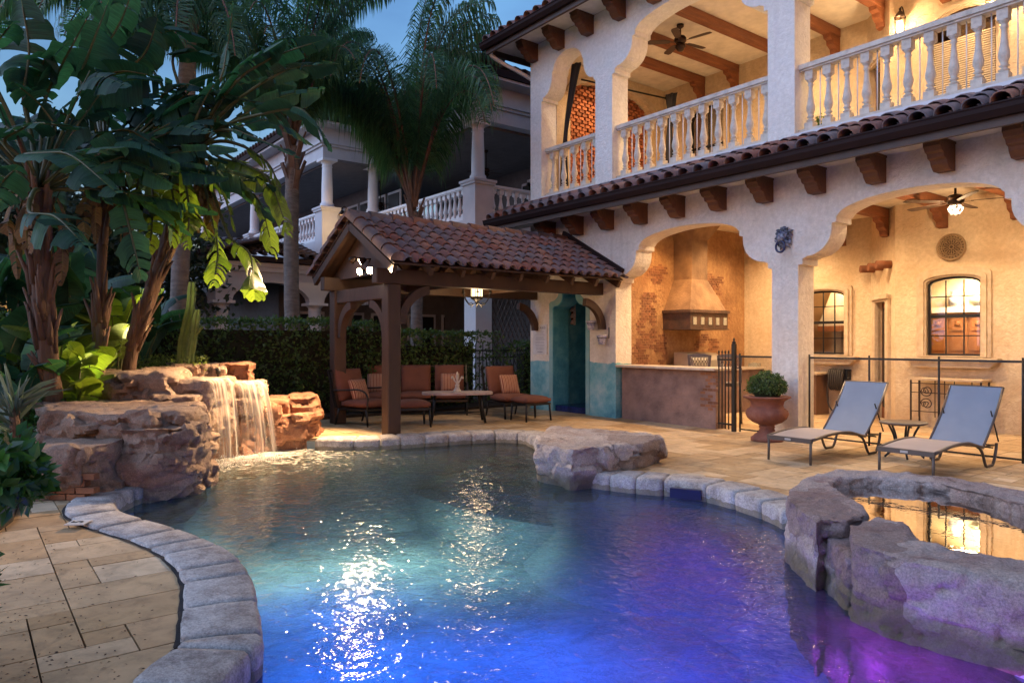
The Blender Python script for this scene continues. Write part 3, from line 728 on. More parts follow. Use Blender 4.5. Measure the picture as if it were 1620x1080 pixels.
md = deck.modifiers.new('b', 'BOOLEAN'); md.operation = 'DIFFERENCE'; md.solver = 'EXACT'; md.object = cut
dg = bpy.context.evaluated_depsgraph_get(); me2 = bpy.data.meshes.new_from_object(deck.evaluated_get(dg))
deck.modifiers.clear(); deck.data = me2; deck.name = 'pool_deck'; structure(deck)
bpy.data.objects.remove(cut)
# ground under the slabs and out to the horizon, with the pool as a hole
mb = MB(); mb.prism([(-300, -300), (300, -300), (300, 400), (-300, 400)], -.035, -.04, 'XY', holes=[[(p.x, p.y) for p in offset(pool, .10)[::2]]])
structure(mb.build('ground', M['joint']))
# pool shell
m, t, bb, o = newmat('pool_plaster'); v = coords(t); L(t, ramp(t, noise_(t, v, 1.2, 6, .65), [(.3, (.20, .27, .30)), (.7, (.36, .44, .46))]), bb.inputs['Base Color']); bb.inputs['Roughness'].default_value = .8; M['shell'] = m
n = len(pool); PZ = -1.35; mb = MB(); inn = offset(pool, -.35)
v = [(p.x, p.y, -.04) for p in offset(pool, .11)]+[(p.x, p.y, -.9) for p in pool]+[(p.x, p.y, PZ) for p in inn]
f = [(i, (i+1) % n, n+(i+1) % n, n+i) for i in range(n)]+[(n+i, n+(i+1) % n, 2*n+(i+1) % n, 2*n+i) for i in range(n)]
mb.add(v, f, 0, True)
tri = geometry.tessellate_polygon([[Vector((p.x, p.y, 0)) for p in inn[::3]]]); mb.add([(p.x, p.y, PZ+.001) for p in inn[::3]], [tuple(q) for q in tri])
structure(mb.build('pool_basin', M['shell']))
# steps in the far corner
sc = gp(845, 700, WZ); mb = MB()
for k, (r, z) in enumerate(((.62, -.30), (1.05, -.45), (1.5, -.62), (1.95, -.82))):
    pts = [(sc.x+r*1.9*cos(R(a))*1.0, sc.y+r*sin(R(a))) for a in range(0, 360, 12)]
    mb.prism(pts, z, PZ, 'XY')
structure(mb.build('pool_steps', M['shell']))
# ---- water
def water_mat(name, milky, tint, foam=None, rough=.075, b1=.42, streak=False, foamcol=(.85, .82, .76)):
    m, t, bb, o = newmat(name); t.nodes.remove(bb); v = coords(t)
    gl = N(t, 'ShaderNodeBsdfGlossy'); gl.inputs['Roughness'].default_value = rough
    tr = N(t, 'ShaderNodeBsdfTransparent'); tr.inputs[0].default_value = (*tint, 1)
    df = N(t, 'ShaderNodeBsdfDiffuse'); tl = N(t, 'ShaderNodeBsdfTranslucent')
    mc = ramp(t, noise_(t, coords(t, (1.3, 1.0, 1)), 1.3, 6, .7, .8), [(.35, tuple(c*.75 for c in milky[0])), (.65, milky[0])])
    L(t, mc, df.inputs[0]); L(t, mc, tl.inputs[0])
    m1 = N(t, 'ShaderNodeMixShader'); m1.inputs[0].default_value = .5; L(t, df.outputs[0], m1.inputs[1]); L(t, tl.outputs[0], m1.inputs[2])
    m2 = N(t, 'ShaderNodeMixShader'); m2.inputs[0].default_value = milky[1]
    L(t, ramp(t, noise_(t, coords(t, (1.5, 1.0, 1)), 1.6, 6, .75, 1.2), [(.3, milky[1]*.55), (.7, min(1, milky[1]*1.45))]), m2.inputs[0])
    L(t, tr.outputs[0], m2.inputs[1]); L(t, m1.outputs[0], m2.inputs[2])
    fr = N(t, 'ShaderNodeFresnel'); fr.inputs[0].default_value = 1.33; m3 = N(t, 'ShaderNodeMixShader')
    h1 = noise_(t, v, 8.0, 1, .4, 1.0); h2 = noise_(t, v, 24, 1, .4, 1.0); h3 = noise_(t, v, 1.7, 2, .5)
    h = math_(t, 'ADD', math_(t, 'MULTIPLY', h1, .6), math_(t, 'MULTIPLY', h2, .13)); h = math_(t, 'ADD', h, math_(t, 'MULTIPLY', h3, 1.2))
    bn = N(t, 'ShaderNodeBump'); bn.inputs['Strength'].default_value = b1; bn.inputs['Distance'].default_value = .05; L(t, h, bn.inputs['Height'])
    L(t, bn.outputs[0], gl.inputs['Normal']); L(t, bn.outputs[0], fr.inputs['Normal'])
    last = m2.outputs[0]
    if foam is not None:
        ps = N(t, 'ShaderNodeTexCoord'); dn = N(t, 'ShaderNodeVectorMath', operation='DISTANCE'); L(t, ps.outputs['Object'], dn.inputs[0]); dn.inputs[1].default_value = (foam[0], foam[1], WZ)
        nearf = ramp(t, math_(t, 'DIVIDE', dn.outputs['Value'], foam[2]), [(.0, 1.0), (.07, .72), (.16, .48), (.32, .34), (.65, .14), (1, 0.0)])
        sw = noise_(t, coords(t, (1.6, 1.0, 1)), 5.0, 7, .75, 1.8)
        ff = ramp(t, math_(t, 'ADD', nearf, math_(t, 'SUBTRACT', math_(t, 'MULTIPLY', sw, 1.9), 1.28)), [(.06, 0.0), (.40, .85)])
        fd_ = N(t, 'ShaderNodeBsdfDiffuse'); fd_.inputs[0].default_value = (*foamcol, 1); m4 = N(t, 'ShaderNodeMixShader')
        L(t, ff, m4.inputs[0]); L(t, last, m4.inputs[1]); L(t, fd_.outputs[0], m4.inputs[2]); last = m4.outputs[0]
    L(t, fr.outputs[0], m3.inputs[0]); L(t, last, m3.inputs[1]); L(t, gl.outputs[0], m3.inputs[2]); L(t, m3.outputs[0], o.inputs[0])
    return m
FALL = gp(405, 716, WZ)
M['water'] = water_mat('pool_water', ((.11, .14, .11), .44), (.27, .42, .64), (FALL.x, FALL.y, 4.8))
wp = offset(pool, .06); mb = MB(); mb.prism([(p.x, p.y) for p in wp[::2]], WZ, WZ-.004, 'XY')
mb.f = [f_ for f_ in mb.f if len(f_) == 3 and all(mb.v[i][2] > WZ-.002 for i in f_)]; mb.mi = [0]*len(mb.f); mb.sm = [False]*len(mb.f)
structure(mb.build('pool_water', M['water'], recalc=False))
# ---- coping stones
m, t, bb, o = newmat('cast_coping_stone'); v = coords(t); g = N(t, 'ShaderNodeNewGeometry')
col = ramp(t, noise_(t, v, 6, 7, .72), [(.32, (.24, .21, .20)), (.5, (.46, .43, .41)), (.7, (.66, .63, .60))]); col = mixc_(t, .8, col, ramp(t, noise_(t, v, 70, 4, .8), [(.35, .45), (.65, 1.2)]), 'MULTIPLY')
sp = N(t, 'ShaderNodeSeparateXYZ'); L(t, N(t, 'ShaderNodeTexCoord').outputs['Object'], sp.inputs[0])
algae = ramp(t, math_(t, 'ADD', sp.outputs[2], math_(t, 'MULTIPLY', noise_(t, v, 9, 3), .06)), [(0, .0), (.001, .0)])
wl = math_(t, 'LESS_THAN', math_(t, 'ADD', sp.outputs[2], math_(t, 'MULTIPLY', noise_(t, v, 9, 3), .08)), -.055)
col = mixc_(t, math_(t, 'MULTIPLY', wl, .7), col, (.17, .14, .075)); L(t, col, bb.inputs['Base Color']); bb.inputs['Roughness'].default_value = .85
x = bump_(t, bb, noise_(t, v, 18, 6, .75), .8, .02); bump_(t, bb, noise_(t, v, 90, 3, .7), .5, .006, x); M['coping'] = m
cop = thing('pool_coping', (pool[0].x, pool[0].y, 0), 'rounded grey stone coping rimming the freeform pool', 'pool coping')
def coping_range(i0, i1):
    """one stone between pool indices i0..i1 (inclusive)"""
    prof = [(-.035, -.20), (-.045, -.10), (-.045, -.02), (-.036, .012), (-.012, .028), (.16, .031), (.333, .030), (.347, .020), (.35, -.03)]
    mb = MB(); n = len(pool); cols = []
    A = pool[i0 % n]; 
    cnt = i1-i0; sub = 2
    for q in range(cnt*sub+1):
        s_ = i0+q/sub; a = pool[int(s_) % n]; b_ = pool[(int(s_)+1) % n]; p = a.lerp(b_, s_-int(s_))
        t_ = (pool[(int(s_)+3) % n]-pool[(int(s_)-2) % n]).normalized(); nn = Vector((t_.y, -t_.x))
        e = 0.0
        if q == 0: p = p+t_*.007; e = .012
        if q == cnt*sub: p = p-t_*.007; e = .012
        ring = []
        for (d, z) in prof:
            dd = d+(e if d < 0 else (-e if d > .3 else 0)); zz = z-(e if z > -.02 else 0)
            w = fbm((p.x*5+nn.x*dd*5, p.y*5+dd*5, z*5), 3)*.010
            ring.append((p.x+nn.x*(dd+w), p.y+nn.y*(dd+w), zz+w*.6))
        cols.append(ring)
    v = [q for r in cols for q in r]; k = len(prof); f = []
    for i in range(len(cols)-1):
        for j in range(k-1): f.append((i*k+j, i*k+j+1, (i+1)*k+j+1, (i+1)*k+j))
    f.append(tuple(range(k))); f.append(tuple(range(len(v)-1, len(v)-1-k, -1)))
    zt = .006*sin(i0*7.7); v = [(q[0], q[1], q[2]+(zt if q[2] > -.03 else 0)) for q in v]; mb.add(v, f, 0, True); return mb.build('coping_stone', M['coping'], cop)
# skip the stretch under the waterfall rock, under the boulder and along the spa wall
def idx_near(px, py, z=WZ):
    q = gp(px, py, z).to_2d(); return min(range(len(pool)), key=lambda i: (pool[i]-q).length)
i_rock0, i_rock1 = idx_near(300, 758), idx_near(495, 711)
i_b0, i_b1 = idx_near(850, 712), idx_near(912, 768)
i_s0 = idx_near(1243, 836); i_s1 = idx_near(1620, 1078)
lo = idx_near(405, 1080)
def run(i0, i1, seed):
    n = len(pool); d = (i1-i0) % n; r2 = random.Random(seed); i = 0
    while i < d:
        l = r2.choice([3, 4, 4, 5]); 
        if d-i-l < 3: l = d-i
        coping_range(i0+i, i0+i+l); i += l
# pool runs counter-clockwise; find order
segs = []
def order(i0, i1, via):
    n = len(pool); d = (i1-i0) % n; dv = (via-i0) % n
    return (i0, i1) if dv <= d else (i1, i0)
a, b_ = order(lo, i_rock0, idx_near(215, 852)); run(a, b_, 1)
a, b_ = order(i_rock1, i_b0, idx_near(690, 705)); run(a, b_, 2)
a, b_ = order(i_b1, i_s0, idx_near(1090, 786)); run(a, b_, 3)
near_b = min(range(len(pool)), key=lambda i: (pool[i]-c2w(1.2, -.4, 0).to_2d()).length)
a, b_ = order((i_s1+14) % len(pool) if ((near_b-i_s1) % len(pool)) < len(pool)/2 else (i_s1-14) % len(pool), lo, near_b); run(a, b_, 4)
def ribbon(i0, i1):
    n = len(pool); v = []; f = []; P = [(i0+q) % n for q in range((i1-i0) % n+1)]; e0, e1 = offset(pool, .338), offset(pool, .372)
    for q, i in enumerate(P): v += [(e0[i].x, e0[i].y, .0045), (e1[i].x+.004*sin(i*3.1), e1[i].y+.004*cos(i*2.3), .0045)]
    mb = MB(); mb.add(v, [(2*q, 2*q+1, 2*q+3, 2*q+2) for q in range(len(P)-1)]); mb.build('grout_joint', M['gap'], cop)
M['gap'] = pm('dark_joint', (.025, .02, .02), (.012, .010, .010), 12, .95, .5)
for q in ((lo, i_rock0, idx_near(215, 852)), (i_rock1, i_b0, idx_near(690, 705)), (i_b1, i_s0, idx_near(1090, 786))): ribbon(*order(*q))
# depth marker tile on the coping and skimmer details
p = gp(124, 826, .04)
dm = thing('depth_marker', (p.x, p.y, .03), 'small white tile numbered 5 set on the left coping', 'depth marker')
mk = MB(); mk.m = Matrix.Translation((p.x, p.y, .036))@Matrix.Rotation(YAW+.1, 4, 'Z'); mk.box(-.075, .075, -.075, .075, 0, .008); mk.build('tile', pm('marker_tile', (.72, .72, .70), rough=.3, bump=0), dm)
def text(body, size, loc, rot, mat, name, parent, align='CENTER', ext=.001):
    c = bpy.data.curves.new(name, 'FONT'); c.body = body; c.size = size; c.align_x = align; c.align_y = 'CENTER'; c.extrude = ext; c.materials.append(mat)
    o = bpy.data.objects.new(name, c); S.collection.objects.link(o); o.rotation_euler = rot
    o.parent = parent; o.location = Vector(loc)-wloc(parent)
    bpy.context.view_layer.update(); me = bpy.data.meshes.new_from_object(o.evaluated_get(bpy.context.evaluated_depsgraph_get())); q = bpy.data.objects.new(name, me); S.collection.objects.link(q); q.parent = parent; q.location = o.location; q.rotation_euler = rot; bpy.data.objects.remove(o); q.name = name; return q
text('5', .13, (p.x, p.y, .0465), (0, 0, YAW+pi/2), M['black'], 'number', dm)
p = gp(1098, 754, .0)
sk = MB(); sk.lathe([(.10, 0), (.125, .004), (.125, .012), (.11, .018), (.02, .020)], (p.x, p.y, .003), 24); s_ = sk.build('deck_skimmer_cover', pm('lid_plastic', (.50, .45, .36), rough=.5, bump=.1)); tag(s_, 'round cream skimmer lid set in the deck behind the coping', 'skimmer cover')
p0, p1 = gp(1070, 778, -.08), gp(1102, 781, -.08)
mb = MB(); d = (p1-p0).normalized(); nn = Vector((d.y, -d.x, 0)); 
if nn.dot(p0) > 0: nn = -nn
c = (p0+p1)/2+nn*.03; mb.beam(c-d*.16, c+d*.16, .06, .10, mi=0); s_ = mb.build('skimmer_mouth', pm('skimmer_blue', (.008, .010, .06), rough=.3, bump=0)); tag(s_, 'dark blue skimmer mouth under the right coping', 'skimmer')
# ================================================================== ROCKS, SPA, WATERFALL
def rock_mat(name, c1, c2, c3, bs=1.0, algae=False, crack=1.0):
    m, t, b, o = newmat(name); v = coords(t)
    col = ramp(t, noise_(t, v, 2.6, 7, .68, .5), [(.25, c2), (.5, c1), (.75, c3)])
    vc = N(t, 'ShaderNodeTexVoronoi'); vc.inputs['Scale'].default_value = 2.3; nw = N(t, 'ShaderNodeTexNoise'); nw.inputs['Scale'].default_value = 3; L(t, v, nw.inputs['Vector']); mw = N(t, 'ShaderNodeMix', data_type='VECTOR'); mw.inputs[0].default_value = .35; L(t, v, mw.inputs[4]); L(t, nw.outputs[1], mw.inputs[5]); L(t, mw.outputs[1], vc.inputs['Vector']); sc_ = N(t, 'ShaderNodeSeparateColor'); L(t, vc.outputs['Color'], sc_.inputs[0]); col = mixc_(t, ramp(t, sc_.outputs[0], [(0, .75), (.45, 0.0)]), col, tuple(x*.62 for x in c2)); col = mixc_(t, ramp(t, sc_.outputs[1], [(.6, 0.0), (1, .6)]), col, c3)
    col = mixc_(t, .6, col, ramp(t, noise_(t, v, 22, 5, .8), [(.3, .55), (.7, 1.25)]), 'MULTIPLY')
    vo = N(t, 'ShaderNodeTexVoronoi', feature='DISTANCE_TO_EDGE'); vo.inputs['Scale'].default_value = 1.7*crack
    wv = N(t, 'ShaderNodeMix', data_type='VECTOR'); wv.inputs[0].default_value = .3
    nv = N(t, 'ShaderNodeTexNoise'); nv.inputs['Scale'].default_value = 4; nv.inputs['Detail'].default_value = 5; L(t, v, nv.inputs['Vector'])
    L(t, v, wv.inputs[4]); L(t, nv.outputs[1], wv.inputs[5]); L(t, wv.outputs[1], vo.inputs['Vector'])
    msk = ramp(t, noise_(t, v, 1.1, 3), [(.46, 1.0), (.58, 0.0)]); ck = math_(t, 'MAXIMUM', ramp(t, vo.outputs[0], [(0, 0.0), (.010, .75), (.028, 1.0)]), msk); col = mixc_(t, ramp(t, ck, [(0, .6), (1, 0.0)]), col, (.06, .04, .035)); col = mixc_(t, .8, col, ramp(t, noise_(t, v, 75, 5, .85), [(.34, .4), (.66, 1.3)]), 'MULTIPLY')
    if algae:
        sp = N(t, 'ShaderNodeSeparateXYZ'); L(t, v, sp.inputs[0])
        wl = ramp(t, math_(t, 'ADD', sp.outputs[2], math_(t, 'MULTIPLY', noise_(t, v, 6, 4), .14)), [(.0, .8), (.06, .55), (.11, 0.0)])
        col = mixc_(t, wl, col, (.13, .11, .05))
    L(t, col, b.inputs['Base Color']); b.inputs['Roughness'].default_value = .8
    x = bump_(t, b, ck, .7*bs, .03); x = bump_(t, b, noise_(t, v, 9, 8, .8), 1.0, .06*bs, x); bump_(t, b, noise_(t, v, 60, 4, .8), .6*bs, .008, x)
    return m
M['rock'] = rock_mat('sandstone_rock', (.46, .30, .21), (.26, .15, .11), (.60, .44, .33))
M['rock_red'] = rock_mat('red_sandstone_rock', (.42, .18, .09), (.26, .11, .06), (.50, .28, .17))
M['rock_grey'] = rock_mat('grey_pink_rock', (.60, .48, .45), (.42, .24, .22), (.74, .66, .62), 1.0, True, .6)
M['rock_pale'] = rock_mat('pale_boulder_rock', (.58, .50, .46), (.40, .25, .19), (.72, .67, .64), 1.0, True, 1.3)
def rocky(mb, name, mat, parent=None, vox=.038, amp=.06, fq=1.6, crackd=.025, seed=0, chip=True, smooth=False):
    """remesh the blocked-out shape and weather it"""
    o = mb.build(name, mat, parent)
    md = o.modifiers.new('r', 'REMESH'); md.mode = 'VOXEL'; md.voxel_size = vox; md.use_smooth_shade = True
    dg = bpy.context.evaluated_depsgraph_get(); dg.update(); me = bpy.data.meshes.new_from_object(o.evaluated_get(dg)); o.modifiers.clear(); o.data = me
    me.materials.clear(); me.materials.append(mat)
    bm = bmesh.new(); bm.from_mesh(me)
    if smooth:
        for _ in range(smooth): bmesh.ops.smooth_vert(bm, verts=bm.verts, factor=.5, use_axis_x=True, use_axis_y=True, use_axis_z=True)
    bm.normal_update(); off = Vector((seed*3.7, seed*1.3, seed*2.1)); mv = []
    for v in bm.verts:
        p = Vector((v.co.x, v.co.y, v.co.z*2.1))*fq+off; d = 0; nz_ = v.normal.z
        dist, pts = noise.voronoi(p*1.15+Vector((fbm(p*1.3, 3), fbm(p*1.3+Vector((5, 5, 5)), 3), 0))*.35)
        # facetted planes: every voronoi cell is shifted in or out by its own amount
        cell = noise.noise(pts[0]*3.1); d += amp*cell*2.4; d2_, pt2 = noise.voronoi(p*2.6+Vector((9, 2, 4))); d += amp*.6*noise.noise(pt2[0]*2.3); d -= crackd*.6*max(0, 1-(d2_[1]-d2_[0])/.09)
        d += amp*.35*fbm(p*1.1, 4); e = dist[1]-dist[0]
        d -= crackd*max(0, 1-e/.10)
        st = v.co.z*7.5+1.3*fbm((v.co.x*1.1+seed, v.co.y*1.1, seed*.3), 3); fr_ = abs(st-round(st)); d -= crackd*1.1*max(0, 1-fr_/.07)*(1-abs(nz_))*max(0, min(1, .6+2*fbm((v.co.x*.9, v.co.y*.9, seed+st*.2), 2)))
        if nz_ > .6: d *= .35
        d += .014*fbm(v.co*9, 4)+.006*fbm(v.co*24, 3)
        mv.append(v.co+v.normal*d)
    for v, q in zip(bm.verts, mv): v.co = q
    bm.to_mesh(me); bm.free()
    me.polygons.foreach_set('use_smooth', [True]*len(me.polygons)); me.update()
    try: me.set_sharp_from_angle(angle=R(38))
    except Exception: pass
    return o
def block(poly, z0, z1, taper=0, bulge=0, tilt=(0, 0), under=1.0):
    """plan polygon (2-D) between z0 and z1; the top is shrunk by taper"""
    c = sum((Vector(p) for p in poly), Vector((0, 0)))/len(poly); mb = MB(); n = len(poly); v = []
    for (f_, z) in ((under, z0), (1+bulge, z0+(z1-z0)*.72), (1-taper, z1)):
        for p in poly:
            q = c+(Vector(p)-c)*f_; v.append((q.x, q.y, z+((q.x-c.x)*tilt[0]+(q.y-c.y)*tilt[1] if f_ != under else 0)))
    f = [tuple(range(n-1, -1, -1)), tuple(2*n+i for i in range(n))]
    for k in (0, 1): f += [(k*n+i, k*n+(i+1) % n, (k+1)*n+(i+1) % n, (k+1)*n+i) for i in range(n)]
    mb.add(v, f); return mb
def pl(pts): return [c2w((x-810)/F*d, d, 0).to_2d() for x, d in pts]     # plan points given as (photo column, distance)
rw = thing('rock_waterfall', (c2w(-4, 8.5, 0)), 'stacked reddish sandstone rocks carrying the two water spills', 'rock waterfall')
rocky(block(pl([(52, 6.75), (130, 6.75), (183, 7.15), (205, 7.7), (190, 8.4), (70, 8.0)]), -.05, .50, .05), 'rock_block', M['rock'], rw, seed=1)
rocky(block(pl([(178, 7.35), (245, 7.35), (300, 7.6), (338, 8.3), (325, 9.4), (230, 9.6), (180, 8.6)]), -.35, .62, .05, .05, under=.80), 'rock_block', M['rock'], rw, seed=2, amp=.09)
rocky(block(pl([(66, 7.7), (150, 7.5), (240, 7.6), (300, 8.1), (312, 9.0), (280, 10.2), (120, 10.4), (60, 9.4)]), .38, .76, .04, .03), 'rock_block', M['rock'], rw, seed=3)
rocky(block(pl([(118, 9.6), (190, 9.2), (262, 9.25), (292, 9.7), (300, 11.2), (150, 11.4)]), .70, 1.10, .09, .02), 'rock_block', M['rock'], rw, seed=4)
rocky(block(pl([(238, 7.75), (290, 7.8), (322, 8.3), (318, 9.2), (250, 9.3)]), .56, .74, .08, .04), 'rock_block', M['rock'], rw, seed=17, amp=.05)
rocky(block(pl([(255, 9.5), (330, 9.5), (366, 9.9), (378, 11.0), (260, 11.3)]), .15, .98, .05, .0), 'rock_block', M['rock'], rw, seed=5, amp=.045)
rocky(block(pl([(250, 8.9), (300, 9.0), (325, 9.6), (300, 10.3), (240, 10.2)]), .3, .80, .08, .03), 'rock_block', M['rock'], rw, seed=6)
rocky(block(pl([(320, 9.9), (372, 10.3), (420, 10.7), (440, 11.6), (330, 11.9)]), -.5, .62, .05), 'rock_block', M['rock_red'], rw, seed=7)
rocky(block(pl([(362, 10.2), (412, 10.5), (424, 11.4), (362, 11.5)]), .45, .90, .05, .0), 'rock_block', M['rock'], rw, seed=8, amp=.04)
rocky(block(pl([(345, 11.3), (398, 11.1), (400, 12.0), (350, 12.0)]), .80, 1.16, .08, .02), 'rock_block', M['rock_red'], rw, seed=9)
rocky(block(pl([(270, 11.0), (350, 11.0), (350, 12.3), (250, 12.3)]), .80, 1.14, .08), 'rock_block', M['rock'], rw, seed=10)
rocky(block(pl([(428, 10.85), (475, 10.95), (506, 11.4), (510, 12.2), (430, 12.2)]), -.25, .38, .03, .02), 'rock_block', M['rock_red'], rw, seed=11)
rocky(block(pl([(422, 11.15), (458, 11.1), (470, 12.2), (425, 12.2)]), .33, .60, .08, .03), 'rock_block', M['rock_red'], rw, seed=12, amp=.04)
rocky(block(pl([(455, 11.2), (492, 11.25), (505, 11.8), (495, 12.4), (455, 12.2)]), .33, .64, .08, .03), 'rock_block', M['rock_red'], rw, seed=13, amp=.04)
rocky(block(pl([(395, 10.7), (440, 10.9), (440, 11.6), (400, 11.6)]), .0, .55, .05, .02), 'rock_block', M['rock_red'], rw, seed=14, amp=.05)
# small brick footing at the lower left
mb = MB(); r_ = random.Random(2)
A, B_ = c2w((50-810)/F*6.86, 6.86, 0), c2w((100-810)/F*6.84, 6.84, 0); d = (B_-A).normalized(); nn = Vector((-d.y, d.x, 0))
for j in range(4):
    for i in range(3):
        a = A+d*(i*.19+(.09 if j % 2 else 0))+Vector((0, 0, .03+j*.065)); mb.beam(a, a+d*.175, .09, .055)
mb.build('brick_footing', M['brick2'], rw)
# boulder by the pool
bd = block(pl([(848, 8.45), (905, 7.95), (1015, 8.45), (1046, 8.95), (1030, 9.5), (870, 10.3), (850, 9.3)]), -.3, .30, .03, .03, under=.93)
o = rocky(bd, 'boulder', M['rock_pale'], None, vox=.030, amp=.045, seed=21, crackd=.012); tag(o, 'large flat grey pink boulder overhanging the far right pool edge', 'boulder')
# spa ring
def zp(l, z): return [gp(x, y, z).to_2d() for x, y in l]
ST = .34
outer_b = zp([(1341, 822), (1345, 850), (1400, 868), (1492, 888), (1620, 912)], ST)+[c2w(a, b_, 0).to_2d() for a, b_ in ((2.9, 3.3), (3.6, 3.4), (4.3, 3.9), (4.5, 4.7), (4.3, 5.3))]+zp([(1620, 770), (1550, 756), (1478, 746), (1400, 741), (1351, 739), (1316, 739), (1272, 750), (1246, 770), (1244, 784), (1290, 820), (1312, 812), (1318, 800)], ST)
inner_b = zp([(1325, 784), (1330, 774), (1318, 762), (1326, 753), (1383, 749), (1478, 757), (1560, 775), (1620, 795)], ST)+[c2w(a, b_, 0).to_2d() for a, b_ in ((4.0, 5.1), (4.15, 4.7), (4.0, 4.1), (3.6, 3.75), (3.1, 3.65))]+zp([(1620, 880), (1492, 857), (1450, 840), (1430, 818), (1388, 811)], ST)
spa = thing('spa', tuple(c2w(3.2, 4.6, 0)), 'round raised stone spa with a notch spilling into the pool', 'spa')
mb = MB(); mb.prism([tuple(p) for p in outer_b+inner_b], -.75, ST-.02, 'XY')
rocky(mb, 'rock_wall', M['rock_grey'], spa, vox=.026, amp=.022, seed=31, crackd=.018, fq=1.0, smooth=3)
mb = MB(); sp_ = [tuple(p) for p in zp([(1290, 812), (1372, 800), (1450, 840), (1388, 822), (1352, 840), (1345, 905), (1312, 880)], .24)]
mb = MB(); mb.prism([tuple(p) for p in zp([(1247, 772), (1246, 786), (1286, 814), (1336, 818), (1370, 810), (1373, 799), (1340, 777), (1312, 760)], ST)], .19, ST-.015, 'XY'); rocky(mb, 'rim_slab', M['rock_grey'], spa, vox=.026, amp=.018, seed=36, smooth=1)
sw = zp([(1252, 787), (1262, 812), (1296, 840), (1338, 880), (1420, 880), (1450, 825), (1385, 792)], .2); mb = MB(); mb.prism([tuple(p) for p in sw], -.75, .205, 'XY'); rocky(mb, 'spillway', M['rock_grey'], spa, vox=.03, amp=.02, seed=33, smooth=1)
# shell of the spa and its water
ins = [p for p in inner_b]
mb = MB(); n = len(ins); v = [(p.x, p.y, .19) for p in ins]+[(p.x, p.y, -.55) for p in ins]
mb.add(v, [(i, (i+1) % n, n+(i+1) % n, n+i) for i in range(n)]); tri = geometry.tessellate_polygon([[Vector((p.x, p.y, 0)) for p in ins]]); mb.add([(p.x, p.y, -.55) for p in ins], [tuple(q) for q in tri])
mb.build('basin', M['shell'], spa)
M['spawater'] = water_mat('spa_water', ((.14, .15, .34), .42), (.60, .66, .90), None, .0, .012)
mb = MB(); e = [p for p in ins]; cc = sum(e, Vector((0, 0)))/len(e); e = [cc+(p-cc)*1.02 for p in e]
tri = geometry.tessellate_polygon([[Vector((p.x, p.y, 0)) for p in e]]); mb.add([(p.x, p.y, .225) for p in e], [tuple(q) for q in tri])
structure(mb.build('spa_water', M['spawater'], recalc=False))
# ---- waterfall curtains
M['spray'] = pm('white_spray', (.9, .88, .84), rough=.4, bump=0)
m, t, bb, o = newmat('falling_water'); t.nodes.remove(bb); v = coords(t)
uv = N(t, 'ShaderNodeUVMap'); mpn = N(t, 'ShaderNodeMapping'); mpn.inputs['Scale'].default_value = (22, .45, 1); L(t, uv.outputs[0], mpn.inputs[0])
st = noise_(t, mpn.outputs[0], 1.0, 6, .7, .2); sx = N(t, 'ShaderNodeSeparateXYZ'); L(t, uv.outputs[0], sx.inputs[0])
mp2 = N(t, 'ShaderNodeMapping'); mp2.inputs['Scale'].default_value = (7, .25, 1); L(t, uv.outputs[0], mp2.inputs[0]); wide = noise_(t, mp2.outputs[0], 1.0, 2, .5); al = ramp(t, math_(t, 'ADD', st, math_(t, 'ADD', math_(t, 'MULTIPLY', wide, .7), math_(t, 'MULTIPLY', sx.outputs[1], -.10))), [(.62, .03), (.84, .36), (1.08, .85)])
df = N(t, 'ShaderNodeBsdfDiffuse'); df.inputs[0].default_value = (.95, .88, .76, 1); tl = N(t, 'ShaderNodeBsdfTranslucent'); tl.inputs[0].default_value = (.92, .9, .86, 1)
m1 = N(t, 'ShaderNodeMixShader'); m1.inputs[0].default_value = .45; L(t, df.outputs[0], m1.inputs[1]); L(t, tl.outputs[0], m1.inputs[2])
tr = N(t, 'ShaderNodeBsdfTransparent'); m2 = N(t, 'ShaderNodeMixShader'); L(t, al, m2.inputs[0]); L(t, tr.outputs[0], m2.inputs[1]); L(t, m1.outputs[0], m2.inputs[2]); L(t, m2.outputs[0], o.inputs[0])
M['fall'] = m
def curtain(name, a, b_, ztop, zbot, throw, label, seed, spread=1.0, back=.25):
    a = Vector(a).to_2d(); b_ = Vector(b_).to_2d(); d = (b_-a).normalized(); nn = Vector((d.y, -d.x))
    if nn.dot(a) > 0: nn = -nn           # towards the camera side
    nu, nv = 40, 22; v = []; uvs = []; r3 = random.Random(seed)
    for j in range(nv+1):
        s_ = j/nv
        for i in range(nu+1):
            u = i/nu; q = a.lerp(b_, .5+(u-.5)*(1+(spread-1)*max(0, s_-.15)))
            if s_ < .15: out = -back*(1-s_/.15); z = ztop+.012*sin(u*23)
            else: w = (s_-.15)/.85; out = throw*sqrt(w)*(.8+.2*fbm((u*6, seed, 0), 2)); z = ztop-(ztop-zbot)*w**1.0
            rip = .020*fbm((u*14, s_*1.2, seed), 3)*min(1, s_*3)
            q = q+nn*(out+rip); v.append((q.x, q.y, z)); uvs.append((u*(b_-a).length, s_))
    mb = MB(); mb.add(v, [(j*(nu+1)+i, j*(nu+1)+i+1, (j+1)*(nu+1)+i+1, (j+1)*(nu+1)+i) for j in range(nv) for i in range(nu)], 0, True)
    o = mb.build(name, M['fall'], None, recalc=False); uvl = o.data.uv_layers.new(name='UVMap')
    for l in o.data.loops: uvl.data[l.index].uv = uvs[l.vertex_index]
    tag(o, label, 'waterfall', 'two spills of the rock waterfall'); return o
P2 = lambda x, d: c2w((x-810)/F*d, d, 0)
curtain('water_spill', P2(328, 9.45), P2(366, 9.85), .99, -.16, .20, 'left narrow spill dropping off the wide flat rock ledge', 3, 1.15)
curtain('water_spill', P2(372, 10.1), P2(416, 10.42), .92, -.16, .42, 'right wider spill dropping off the smaller red rock ledge', 5, 1.4)
